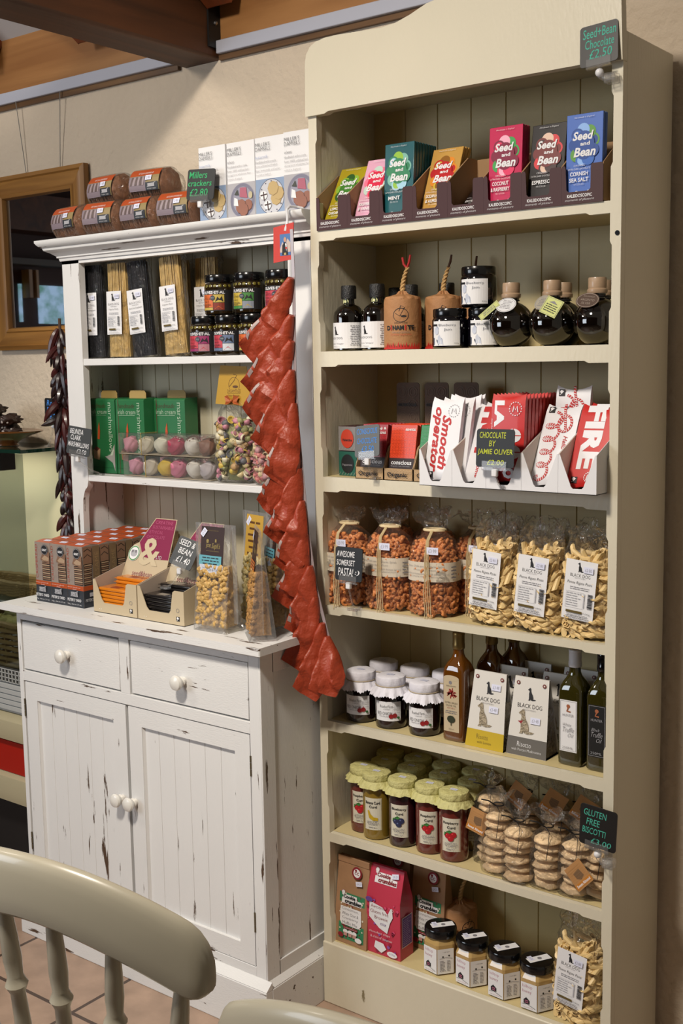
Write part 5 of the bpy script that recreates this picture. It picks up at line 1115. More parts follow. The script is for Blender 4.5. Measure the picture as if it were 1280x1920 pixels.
for k, x, y, dz, l in (('p', -.407, .086, 0, 'olive jar with a pink label and purple band, leftmost of the bottom row'), ('q', -.324, .084, 0, 'olive jar with a pink label and a sailing boat picture, middle of the bottom row'), ('o', -.243, .084, 0, 'olive jar with orange label in the bottom row, partly behind the red packets'), ('o', -.362, .094, .098, 'olive jar with orange label stacked on the bottom row, left of the yellow labelled one'), ('y', -.264, .092, .098, 'olive jar with yellow label, stacked on the bottom row'), ('p', -.162, .090, .098, 'olive jar with pink label at the right, stacked high beside the post'), ('q', -.160, .088, 0, 'olive jar under the right stacked jar, behind the red packets'), ('y', -.365, .164, 0, 'olive jar in the dark second row, left'), ('y', -.275, .164, 0, 'olive jar in the dark second row, right')):
    if k not in used: used.add(k); o = O[k]; o.location = (x, y, za+dz); o['label'] = l; o['group'] = go
    else: dup(O[k], (x, y, za+dz), .03, l, go)

# ================================================================ DRESSER, MIDDLE SHELF: MARSHMALLOWS AND PASTA SHELLS
zb = 1.216
def carton():
    t = thing('marshmallow_carton', '', 'carton'); G = M('carton_green', '#24683c', .4, coat=.2); w, h, d = .054, .205, .05
    mb = MB(); mb.prism([(0, 0), (d, 0), (d, h), (.004, h-.002), (0, h-.006)], -w, w, 'x', G); mb.build('box', t, bevel=.0012)
    P = [(-.032, h-.004), (.032, h-.004), (.032, h+.012), (.026, h+.019), (-.026, h+.019), (-.032, h+.012)]
    mb = MB(); mb.prism(P, .030, .0315, 'y', M('kraft_handle', '#a58a52', .6)); mb.build('carry_handle', t)
    a = Art(); PL = M('print_pale_green', '#b9cdb6', .5); OR = M('print_orange', '#b5481f', .5); BR = M('print_rust', '#5c3626', .5)
    a.rect(-.046, .003, -.044, h-.004, BR); a.text('handmade', -.046, .178, .018, .190, M('print_dark_red', '#4e1a18', .5), shear=.3); a.text('irish cream', -.046, .162, .022, .174, PL); a.rect(-.044, .158, .020, .1586, PL)
    a.text('marshmallows', .036-.066, .126-.008, .036+.066, .126+.008, PL, rot=V90)
    a.poly([(-.018, .094), (-.010, .092), (-.007, .115), (-.009, .140), (-.014, .126)], OR); a.poly([(-.036, .040), (-.012, .036), (-.008, .066), (-.026, .072), (-.038, .062)], M('cup_tan', '#9b7a5c', .5)); a.poly([(-.036, .066), (-.024, .073), (-.010, .068), (-.022, .060)], M('cup_dark', '#5a2c20', .5))
    a.poly([(.010, .046), (.030, .050), (.050, .082), (.050, .006), (.040, .030)], M('window_grey', '#9d9a94', .3)); a.poly([(.020, .050), (.034, .052), (.048, .070), (.040, .050)], PL)
    a.rect(-.052, .016, .052, .0168, M('print_dark_green', '#0f3a20', .5)); artpart(a, 'print', t, plane((0, -.0002, 0), (1, 0, 0), (0, 0, 1))); return t
mc = carton(); mc.location = (-.815, .094, zb); mc['label'] = 'green marshmallow carton at the left, behind the grey price card'; gm = 'green marshmallow cartons'; mc['group'] = gm
dup(mc, (-.702, .094, zb), 0, 'green marshmallow carton in the middle, partly behind the clear box'); dup(mc, (-.592, .132, zb), .06, 'green marshmallow carton at the right, set further back')
dup(mc, (-.770, .148, zb), 0, 'green marshmallow carton behind the two front ones, only its top showing')
def kiss(par, x, y, z, r, c1, c2, seed, ang):
    A_ = M('meringue_'+c1, c1, .55); mb = MB(); n = 26; rows = []; m_ = 14; vs = []; fs = []
    for j in range(m_+1):
        f = j/m_; rr = r*(math.sin(min(1, f*1.02)*math.pi)**.62 if f < .55 else (1-((f-.55)/.45)**1.15)*math.sin(.55*1.02*math.pi)**.62)*(1+.09*math.cos(f*30)); zz = (f-.35)*r*2.3
        for i in range(n): q = 2*math.pi*i/n; s_ = 1+.05*math.sin(q*3+f*9+seed); vs.append((max(rr, .0002)*math.cos(q)*s_, max(rr, .0002)*math.sin(q)*s_, zz))
    for j in range(m_):
        for i in range(n): fs.append((j*n+i, j*n+(i+1) % n, (j+1)*n+(i+1) % n, (j+1)*n+i))
    fs += [tuple(range(n))[::-1], tuple(range(m_*n, (m_+1)*n))]
    X = Matrix.Translation((x, y, z)) @ Matrix.Rotation(R(ang), 4, 'Z') @ Matrix.Rotation(R(62), 4, 'X'); mb.add(vs, fs, A_, True, X)
    if c2:
        B_ = M('meringue_'+c2, c2, .5); rg = random.Random(seed)
        for k in range(14):
            u = Vector((rg.gauss(0, .5), rg.gauss(-.2, .4), abs(rg.gauss(.8, .3)))).normalized()*r*1.0; mb.tube([(x+u.x-.006, y+u.y, z+u.z), (x+u.x+.006*math.cos(k), y+u.y+.004*math.sin(k*2), z+u.z+.002)], .0016, B_, 5)
    mb.build('meringue', par, angle=0)
def clearbox(loc, L, cols, label):
    t = thing('meringue_box', label, 'clear box', loc, 0, 'clear boxes of meringue marshmallows'); h, d = .056, .058
    mb = MB(); mb.box(0, L, 0, d, 0, h, CLEAR); mb.build('clear_case', t, bevel=.0015)
    mb = MB(); mb.box(.002, L-.002, .002, d-.002, .001, .0022, M('card_base', '#b3a58a', .6)); mb.build('card_base', t)
    mb = MB(); mb.tube([(L*.27, -.001, 0), (L*.27, -.0015, h+.001), (L*.27, d, h+.001)], .0009, M('gold_cord', '#9b8440', .4), 6); mb.build('gold_cord', t)
    r = .0235
    for k, (c1, c2) in enumerate(cols): kiss(t, .030+(L-.058)*k/(len(cols)-1), d/2, .0225, r if k != 3 else r*1.05, c1, c2, k+len(label), (k*67) % 140-70)
clearbox((-.700, .062, zb+.0005), .318, [('#c98a9c', None), ('#c9c0ae', None), ('#c9a92c', None), ('#c46f88', '#a8274a'), ('#cbc5ba', '#7d4a28'), ('#b7aeb0', None)], 'clear box of meringues with a yellow one third from the left, on the shelf')
clearbox((-.722, .066, zb+.058), .335, [('#c98794', None), ('#cdc4ac', '#b39c50'), ('#c9c6b0', None), ('#a83450', '#c9b3a8'), ('#c9c3b8', '#6d3a20'), ('#7d5440', '#4a2c1c')], 'clear box of meringues stacked on the other, with a crimson and a brown one')
price_sign('price_sign', 'grey card chalked Belinda Clark marshmallows, leaning before the left post', (-.795, -.012, zb+.058), .092, .074, [('BELINDA', .08, .74, .66, .92), ('CLARK', .14, .52, .58, .70), ('MARSHMALLOWS', .06, .28, .96, .46), ('£3.50', .45, .06, .88, .22)], PW, 0, R(-6), R(6), ('stem', (.030, .056, -.055), (.006, .005, .003)), board=M('card_grey_sheen', '#45484a', .25, coat=.6))
YC = M('header_yellow', '#b08a2c', .55)
def shellbag(cols, seed, card, w=.052, hh=.205):
    t = thing('pasta_bag', '', 'pasta bag'); rg = random.Random(seed); hy = .032; mats = [M('shell_'+c, c, .55) for c in cols]; mb = MB(); vs0, fs0 = ico(2)
    for k in range(150):
        a_ = rg.uniform(-3.1, .1); c_, s_ = sup(a_, 3); f = rg.uniform(.80, .95); z = rg.uniform(.012, hh-.045); X = Matrix.Translation((c_*w*f, s_*hy*f, z)) @ Matrix.Rotation(rg.uniform(0, 6.28), 4, 'Z') @ Matrix.Rotation(rg.uniform(0, 3.1), 4, 'X'); r = rg.uniform(.0085, .0115)
        n = 12; P = [(.001, -r*.8), (r*.6, -r*.62), (r*.92, -r*.15), (r, r*.35), (r*.86, r*.38), (r*.75, -r*.05), (r*.45, -r*.42), (.001, -r*.55)]
        mb.lathe(P, mats[rg.randrange(len(mats))], n, X=X, cap=False, wob=lambda q, j: r*.08*math.sin(q*2+k))
    mb.lathe([(w*.8, .008), (w*.86, .05), (w*.84, hh-.05)], mats[2], 16, sy=.55); g = mb.build('shell_pasta', t, angle=0); g['kind'] = 'stuff'
    rows = [(0, w*.95, hy*.9, 3, .5), (.008, w*1.05, hy*1.1, 3.4, .8), (.08, w*1.06, hy*1.12, 3.2, 1.2), (.14, w*1.04, hy*1.05, 3, 1.4), (hh-.03, w*.98, hy*.6, 2.6, 3), (hh, w*.8, hy*.2, 2.2, 3), (hh+.02, w*.7, hy*.12, 2, 1)]
    filmbag(rows, BAG, 40, .0025, seed).build('film', t)
    if card:
        mb = MB(); mb.prism([(-.060, hh-.012), (.058, hh-.018), (.046, hh+.078), (-.040, hh+.082)], -.010, -.009, 'y', YC); c_ = mb.build('header_card', t)
        a = Art(); BRW = M('print_brown', '#5a3a1c', .5); cy = hh+.034; a.ring(.004, cy, .018, .0009, BRW, 26, .019); a.line([(-.012, cy-.004), (.004, cy+.010), (.014, cy+.024), (.002, cy+.026)], .0012, BRW); a.disc(.008, cy-.004, .009, BRW, 16, .003); a.rect(-.018, cy-.020, .024, cy-.010, YC); a.text('DREAMTREE', -.018, cy-.019, .024, cy-.011, BRW); a.text('Pasta Fantasia', -.016, cy-.027, .020, cy-.023, BRW, shear=.3)
        artpart(a, 'print', c_, plane((0, -.0102, 0), (1, 0, 0), (0, 0, 1)))
        mb = MB(); RBN = M('bow_orange', '#a8582a', .5)
        for sx in (-1, 1): mb.add([(0, -.016, hh-.006), (sx*.010, -.020, hh+.010), (sx*.024, -.016, hh+.006), (sx*.018, -.018, hh-.006), (sx*.024, -.015, hh-.014), (sx*.010, -.020, hh-.012)], [(0, 1, 2, 3), (0, 3, 4, 5)], RBN)
        mb.ball((0, -.018, hh-.004), .004, RBN, 1); mb.build('ribbon_bow', t, angle=0)
    return t
o = shellbag(['#c9b98c', '#b87c8c', '#8a8a5c', '#5c5c60', '#bda44a', '#c9c2a8', '#a8885c'], 4, True); o.location = (-.312, .086, zb); o['label'] = 'bag of multicoloured cup shaped pasta with a yellow header card and bow'; o.scale = (1.0, 1.0, 1.0)
o = shellbag(['#bd9a84', '#b8706c', '#c2b08c', '#a87c80'], 8, False, .040, .150); o.location = (-.195, .080, zb); o['label'] = 'low bag of pink striped pasta shells beside the multicoloured one, partly behind red packets'

# ================================================================ DRESSER WORKTOP
zc = .902
def crisp():
    t = thing('crispbread_box', '', 'box'); w, d, h = .0305, .0545, .160; BX = M('box_stone', '#8d8077', .5, var=.12, vscale=40); OG = M('box_orange', '#a8481c', .45); SL = M('box_slate', '#2b2f36', .5)
    mb = MB(); mb.prism([(0, 0), (d, 0), (d, h-.004), (d*.5, h), (0, h-.004)], -w, w, 'x', BX); mb.build('carton', t, bevel=.0008)
    a = Art(); a.rect(-w, 0, w, .044, SL); a.rect(-w, .044, w, .056, OG); a.text('CRISPBREAD', -.0245-.044, .106-.004, -.0245+.044, .106+.004, M('print_brick', '#a8452c', .5), rot=math.pi/2)
    BRD = M('print_bread', '#7a5c48', .6); HOLE = M('print_dark', '#231a14', .6); CRU = M('print_crumb', '#a38a70', .6)
    a.rect(-.002, .058, w, .124, HOLE)
    for k in range(11): a.rect(.0, .060+k*.0052, w-.001, .0632+k*.0052, CRU if k % 2 else BRD)
    a.poly([(-.006, .112), (.004, .130), (w, .134), (w, .104), (.006, .108)], BRD); a.poly([(.0, .114), (.012, .124), (w-.002, .118), (w-.004, .110), (.008, .110)], CRU)
    a.disc(.012, .138, .0135, INK, 22); a.ring(.012, .138, .0125, .0007, LG, 22); a.text('GREAT', .003, .1345, .021, .1405, PW, bold=.03)
    a.text('Artisan Crispbread', -.026, .050, .022, .053, PW); a.text('Sesame', -.006, .0455, .008, .0485, PW)
    a.rect(-.014, .028, .012, .040, LG); 
    for k in range(5): a.line([(-.014+k*.0055, .028), (-.012+k*.006, .040)], .0008, SL)
    a.line([(-.014, .030), (.014, .043)], .0018, LG); a.text("PETER'S YARD", -.026, .016, .026, .0235, PW, bold=.01); a.text('105g · (Net wt. 3.7 oz)', -.026, .006, .026, .0105, PW)
    artpart(a, 'front_print', t, plane((0, -.0002, 0), (1, 0, 0), (0, 0, 1)))
    a = Art(); a.rect(0, 0, d, .044, SL); a.rect(0, .044, d, .056, OG); a.rect(.002, .058, .028, .115, HOLE)
    for k in range(10): a.rect(.003, .060+k*.0052, .027, .0632+k*.0052, CRU if k % 2 else BRD)
    a.rect(.0, .112, .028, .155, BRD); a.line([(.002, .128), (.014, .136), (.026, .128)], .002, HOLE); a.line([(.003, .145), (.015, .150), (.026, .142)], .002, HOLE); a.rect(.030, .058, d-.001, .155, M('print_oak', '#6f5a40', .6)); a.text('SESAME', .043-.035, .105-.006, .043+.035, .105+.006, M('print_oak_light', '#8f7752', .6), rot=math.pi/2)
    a.text("PETER'S YARD", .003, .016, d-.003, .0235, PW); a.rect(.016, .028, .036, .038, LG); artpart(a, 'side_print', t, plane((w+.0002, 0, 0), (0, 1, 0), (0, 0, 1)))
    a = Art(); a.rect(-w+.0004, .0004, w-.0004, d*.5, OG); a.rect(-w+.0004, d*.5, w-.0004, d-.0004, OG); a.k += 1; a.rect(-.010, .012, .014, .024, PR); a.text('2·95', -.004, .016, .008, .020, GREY); a.text('CRISPBREAD', -.012, .034, .022, .040, M('print_cream', '#c9a27c', .5)); a.text('SESAME', .0, .043, .022, .048, INK)
    artpart(a, 'top_print', t, lambda u, v, n: (u, v, h-.004+.004*(1-abs(v/d*2-1))+n)); return t
cb = crisp(); gcb = 'crispbread boxes in three columns on the worktop'; rowl = ['front row', 'second row', 'third row', 'fourth row', 'fifth row', 'last row against the back']; coll = ['left', 'middle', 'right']
for r_ in range(6):
    for c_ in range(3):
        x, y = -.792+.0625*c_, -.143+.056*r_; l = 'orange topped crispbread box, %s column, %s' % (coll[c_], rowl[r_])
        if r_ == c_ == 0: cb.location = (x, y, zc); cb['label'] = l; cb['group'] = gcb
        else: dup(cb, (x, y, zc), 0, l, gcb)
BG = M('tray_beige', '#b7a78a', .55); BGI = M('tray_beige_inside', '#a8998c', .6); MG = M('card_magenta', '#7c1440', .5)
def bar_tray(x, label):
    t = thing('display_tray', label, 'display tray', (x, -.152, zc), 0, 'beige trays of small bars on the worktop'); w = .0775; h = .082; d = .135
    F = [(-w, 0), (w, 0), (w, h), (w-.030, h), (w-.036, h-.004), (w-.044, .034), (w-.050, .026), (-w+.038, .026), (-w+.030, .034), (-w+.014, h-.012), (-w+.008, h), (-w, h)]
    mb = MB(); mb.prism(F, 0, .0016, 'y', BG)
    for k, xs in enumerate((-w, w-.0016)): mb.prism([(.0016, 0), (d, 0), (d, .115), (.0016, h)], xs, xs+.0016, 'x', BG if k else BGI)
    mb.box(-w, w, .0, d, 0, .0016, BG); mb.build('carton', t)
    a = Art(); ft(a, w-.020, .016, .0055); a.ring(w-.020, .036, .005, .0009, GREY, 14); a.disc(-w+.022, .010, .001, PW, 8); a.disc(-w+.029, .010, .001, PW, 8); artpart(a, 'print', t, plane((0, 0, 0), (1, 0, 0), (0, 0, 1)))
    # printed back card leaning back
    X = Matrix.Translation((0, d-.045, .070)) @ Matrix.Rotation(R(-24), 4, 'X'); P = [(-w, 0), (w, 0), (w, .168), (w-.072, .168), (w-.090, .140), (-w+.030, .075), (-w+.005, .055)]
    P = [(-w, 0), (w, 0), (w-.012, .165), (-.010, .165), (-.046, .098), (-.062, .090), (-.072, .075)]
    mb = MB(); mb.prism(P, 0, .0015, 'y', BG, X=X); hc = mb.build('back_card', t)
    a = Art(); a.poly([(-.044, .098), (-.008, .163), (w-.014, .163), (w-.006, .060), (.020, .058), (-.020, .062)], MG)
    for k, s_ in enumerate(('CREATIVE', 'SUSTAINABLE', 'ETHICAL', 'CHOCOLATE')): a.text(s_, -.006-.006*k, .150-k*.013, [.055, .060, .030, .040][k], .158-k*.013, M('print_rose', '#b8577c', .5))
    CRM = M('print_card_cream', '#bfb092', .5); a.text('&', -.032, .040, .040, .112, CRM, bold=.02); a.text('seed&bean', -.040, .012, .030, .025, MG); a.text('LTD', .030, .060, .048, .068, PW)
    a.disc(-.052, .068, .020, PW, 26); a.ring(-.052, .068, .019, .003, M('print_frog_green', '#4f8a4a', .5), 26); a.disc(-.052, .068, .012, LG, 18, .009); a.disc(-.058, .073, .004, GREY, 10); a.disc(-.046, .073, .004, GREY, 10)
    mb = MB(); a.into(mb, lambda u, v, n: tuple(X @ Vector((u, -n-.0002, v)))); mb.build('print', hc, angle=0); return t
def flat_bar(col, nm):
    t = thing('snack_bar', '', 'snack bar'); mb = MB(); w, d, h = .063, .052, .0085; B_ = M('wrap_bar_'+nm, col, .25, coat=.5)
    mb.box(-w, w, 0, d, 0, h, B_); mb.build('wrapper', t, bevel=.003)
    mb = MB(); 
    for sx in (-1, 1): mb.box(sx*w-(.0 if sx > 0 else .008), sx*w+(.008 if sx > 0 else 0), .002, d-.002, h*.42, h*.55, B_)
    mb.build('sealed_ends', t)
    a = Art(); a.rect(-.03, .010, .0, .030, M('bar_mark_'+nm, {'orange': '#8a3a1a', 'black': '#8c8478'}[nm], .4)); a.text('SEED&BEAN', .008, .016, .050, .026, M('bar_mark_'+nm)); artpart(a, 'print', t, plane((0, 0, h), (1, 0, 0), (0, 1, 0))); return t
for nm, col, x in (('orange', '#c87418', -.512), ('black', '#161313', -.353)):
    bar_tray(x, 'beige display tray of flat %s bars %s' % (nm, 'beside the crispbread boxes' if nm == 'orange' else 'beside the popcorn bag'))
    p = flat_bar(col, nm); first_ = True; rg = random.Random(nm)
    for s_, (yy, cnt) in enumerate(((-.148, 7), (-.094, 9))):
        for k in range(cnt):
            l = 'flat %s foil bar in its beige tray, %s stack, %s from the bottom' % (nm, ['front', 'rear'][s_], ORD[k]); pos = (x+rg.uniform(-.003, .003), yy+rg.uniform(-.0, .0015), zc+.0018+k*.0088)
            if first_: p.location = pos; p['label'] = l; p['group'] = nm+' bars in the beige tray'; first_ = False
            else: dup(p, pos, rg.uniform(-.012, .012), l)
price_sign('price_sign', 'grey card chalked Seed and Bean in a clear stand behind the popcorn bag', (-.352, -.088, zc+.125), .070, .072, [('SEED &', .1, .72, .8, .92), ('BEAN', .2, .44, .8, .64), ('£1.40', .25, .14, .85, .36)], PW, R(8), R(-24), R(14), ('stem', (-.030, -.016, -.052), (.010, .008, .006)), board=M('card_grey_sheen'))
PC = {k: M('popcorn_'+k, c, .5, bump=.6, bscale=110, var=.3, vscale=80) for k, c in (('gold', '#c09c5c'), ('amber', '#a87c44'), ('pale', '#c2b27c'))}
def popcorn(kind, seed, box1, box2, name):
    t = thing('popcorn_pouch', '', 'popcorn bag'); rg = random.Random(seed); w, h = .050, .245; mb = MB(); vs0, fs0 = ico(1)
    def depth(z): return .026*(1-z/h)+.003
    for k in range(170):
        z = rg.uniform(.016, .150); dd = depth(z)*.8; x = rg.uniform(-w*.84, w*.84); y = -dd if rg.random() < .75 else rg.uniform(-dd, dd); r = rg.uniform(.0060, .0088)
        mb.ball((x, y, z), r, PC[kind], 2, .6, 2.6, seed=k+seed*50)
    mb.prism([(-.020, .012), (.020, .012), (.008, .150), (-.008, .150)], -w*.8, w*.8, 'x', PC[kind]); g = mb.build('popcorn', t, angle=0); g['kind'] = 'stuff'
    mb = MB(); D0 = .030; V = [(-w, -D0, .0), (w, -D0, 0), (w, D0, 0), (-w, D0, 0), (-w, -.001, h), (w, -.001, h), (w, .001, h), (-w, .001, h), (0, 0, .035)]
    PF = film('pouch_film', amount=.5, bump=.25, bscale=20, veil=.10, rough=.15)
    mb.add(V, [(0, 1, 5, 4), (2, 3, 7, 6), (4, 5, 6, 7), (0, 8, 1), (2, 8, 3), (1, 8, 2), (3, 8, 0)], PF); mb.add([(w, -D0, 0), (w, D0, 0), (w, .001, h), (w, -.001, h), (-w, -D0, 0), (-w, D0, 0), (-w, .001, h), (-w, -.001, h)], [(0, 1, 2, 3), (5, 4, 7, 6)], PF)
    for sx in (-1, 1): mb.box(min(sx*w, sx*(w+.012)), max(sx*w, sx*(w+.012)), -.0005, .0005, 0.02, h, PF)
    mb.build('film', t, angle=0)
    a = Art(); CB = M('pouch_brown', '#2e1914', .5) if kind != 'pale' else M('pouch_yellow', '#b8923c', .5); a.rect(-w*.80, .118, w*.62, .240, CB)
    if kind != 'pale':
        cx = -w*.09; a.text('JOE', -.024, .190, -.009, .200, DG, bold=.02); a.text("Seph's", -.006, .187, .020, .203, DG, shear=.3, bold=.01); a.disc(-.019, .207, .004, DG, 12); a.rect(-.022, .202, -.016, .207, DG); a.rect(.004, .205, .009, .212, DG); a.rect(-.022, .184, .018, .1846, DG); a.text('HANDMADE IN ENGLAND', -.022, .230, .014, .232, DG)
        B1_, B2_ = M('box_'+box1, box1, .5), M('box_'+box2, box2, .5); a.rect(-w*.84, .150, w*.54, .174, B1_); a.lines(-.034, .152, .020, .172, 3, INK, 3); a.rect(-w*.78, .130, w*.66, .153, B2_); a.text(name, -.030, .136, .026, .147, INK, shear=.35); a.text('MADE WITH £1 OFF', -.020, .121, .014, .124, DG)
    else: a.lines(-.03, .15, .02, .23, 6, M('print_brown'), 3)
    price(a, -.030, .226, .020, '£3·50', rot=.9)
    sl = math.atan2(D0-.001, h); artpart(a, 'card_label', t, plane((0, -D0-.0006, 0), (1, 0, 0), (0, math.sin(sl), math.cos(sl)))); return t
p1 = popcorn('gold', 1, '#5a9aa8', '#b9bcc8', '"Crisp Gin & Tonic"'); p1.location = (-.190, -.128, zc); p1['label'] = 'popcorn pouch with brown card, blue box and a white strip reading Crisp Gin and Tonic'; gpp = 'popcorn pouches'
p2 = popcorn('amber', 2, '#b8682c', '#c08a2c', 'Caramel'); p2.location = (-.062, -.128, zc); p2.rotation_euler.z = R(-42); p2['label'] = 'popcorn pouch with orange strips standing near the right corner of the worktop'
p3 = popcorn('pale', 3, '#b8682c', '#c08a2c', 'x'); p3.location = (-.145, -.035, zc); p3.rotation_euler.z = R(-16); p3.scale = (1, 1, 1.08); p3['label'] = 'pale popcorn pouch with a yellow top between the two front pouches'
p4 = dup(p1, (-.088, -.040, zc), R(-30), 'popcorn pouch with brown card standing at the back, beside the red packets'); p4.scale = (1, 1, 1.08)
for o in (p1, p2, p3, p4): o['group'] = gpp

# ================================================================ ON TOP OF THE DRESSER
zk = 1.8385
WAF = M('rye_wafer', '#84583a', .7, bump=.5, bscale=60, var=.2, vscale=60)
def crackers(rot_s=0, seed=0):
    t = thing('crispbread_pack', '', 'crispbread pack'); rg = random.Random(seed); L, r = .060, .044; mb = MB()
    for k in range(17):
        x = -L+.008+(2*L-.018)*k/16; X = Matrix.Translation((x, rg.uniform(-.001, .001), r*.98)) @ Matrix.Rotation(R(90), 4, 'Y') @ Matrix.Rotation(rg.uniform(-.06, .06), 4, 'X')
        mb.lathe([(r*.96, -.0019), (r*.99, 0), (r*.96, .0019)], WAF, 8 if seed % 2 else 10, X=X)
    mb.build('wafers', t, angle=0)['kind'] = 'stuff'
    mb = MB(); n = 28; vs = []; fs = []; prof = [(-L-.012, .62), (-L-.002, .80), (-L+.006, 1.0), (0, 1.03), (L-.006, 1.0), (L+.004, .8), (L+.016, .6)]
    for j, (x, k) in enumerate(prof):
        for i in range(n):
            q = 2*math.pi*i/n; rr = r*1.02*k*(1+.03*noise.noise(Vector((math.cos(q)*3, math.sin(q)*3, x*60+seed)))); z = max(.0008, r*.98+rr*math.sin(q)*(1 if math.sin(q) < 0 else 1)); vs.append((x+.003*noise.noise(Vector((q*3, x*40, seed))), rr*math.cos(q), z))
    for j in range(len(prof)-1):
        for i in range(n): fs.append((j*n+i, j*n+(i+1) % n, (j+1)*n+(i+1) % n, (j+1)*n+i))
    fs += [tuple(range(n))[::-1], tuple(range(6*n, 7*n))]
    mb.add(vs, fs, BAG, True); mb.build('film', t)
    a = Art(); W_ = 2*L-.022; H = .062; a.rect(-W_/2, 0, W_/2, H, M('wrap_straw', '#8f7d54', .5), nx=1); a.k += 0
    a.rect(-W_/2, H*.62, W_/2, H*.98, M('box_orange')); PB = [M('photo_taupe_%d' % k, c, .5) for k, c in enumerate(('#7d7078', '#5c4c4a', '#94868a'))]
    a.rect(-W_/2, .0, .006, H*.60, PB[0])
    for k in range(6): a.poly([(-W_/2+.003+k*.008, .014), (-W_/2+.009+k*.008, .014), (-W_/2+.016+k*.007, H*.56), (-W_/2+.009+k*.007, H*.58)], PB[1+k % 2])
    a.rect(.006, .0, W_/2-.002, H*.32, M('box_slate')); a.rect(.014, H*.14, .036, H*.27, LG); a.line([(.012, H*.14), (.040, H*.30)], .0016, LG); a.text("PETER'S YARD", .012, H*.04, .040, H*.09, PW); a.text('ARTISAN CRISPBREAD', -.020, H*.66, .030, H*.74, PW)
    price(a, .016, H*.50, .020, '2·80'); 
    parts2 = []
    for pts, fs_, mt in a.parts:  # cut wide pieces across the curve so the wrapper can bend over the stack
        if len(fs_) == 1 and len(pts) == 4 and len(fs_[0]) == 4:
            q = [pts[i] for i in fs_[0]]; m_ = 8; P = []; F = []
            o4 = sorted(q, key=lambda p: p[1]); lo = sorted(o4[:2], key=lambda p: p[0]); hi = sorted(o4[2:], key=lambda p: p[0])
            for k in range(m_+1):
                f = k/m_
                for e in (0, 1): P.append(tuple(lo[e][i]+(hi[e][i]-lo[e][i])*f for i in range(3)))
            F = [(2*k, 2*k+1, 2*k+3, 2*k+2) for k in range(m_)]; parts2.append((P, F, mt))
        else: parts2.append((pts, fs_, mt))
    a.parts = parts2
    def fn(u, v, n): q = math.pi-.34+v/(r*1.05); rr = r*1.05+n*1.0; return (u, math.cos(q)*rr, r*.98-math.sin(q)*rr)
    artpart(a, 'wrapper_print', t, fn); return t
k1 = crackers(seed=1); gk = 'film wrapped crispbread packs on top of the dresser'
spec = [(-.835, .010, 0, R(-6), 'bottom row, leftmost'), (-.705, .006, 0, R(4), 'bottom row, second from the left, tilted a little'), (-.575, .016, 0, R(-2), 'bottom row, third from the left'), (-.440, .014, 0, R(3), 'bottom row, beside the black price card'), (-.745, .060, .076, R(-3), 'resting on top at the left'), (-.590, .066, .076, R(5), 'resting on top at the right, its end facing out'), (-.80, .130, 0, 0, 'in the rear row, left'), (-.655, .130, 0, 0, 'in the rear row, right')]
for i, (x, y, dz, rz, l) in enumerate(spec):
    y += .045; l = 'round crispbread pack in clear film, '+l
    if i == 0: k1.location = (x, y, zk+dz); k1.rotation_euler.z = rz; k1['label'] = l; k1['group'] = gk
    else: dup(k1, (x, y, zk+dz), rz, l, gk)
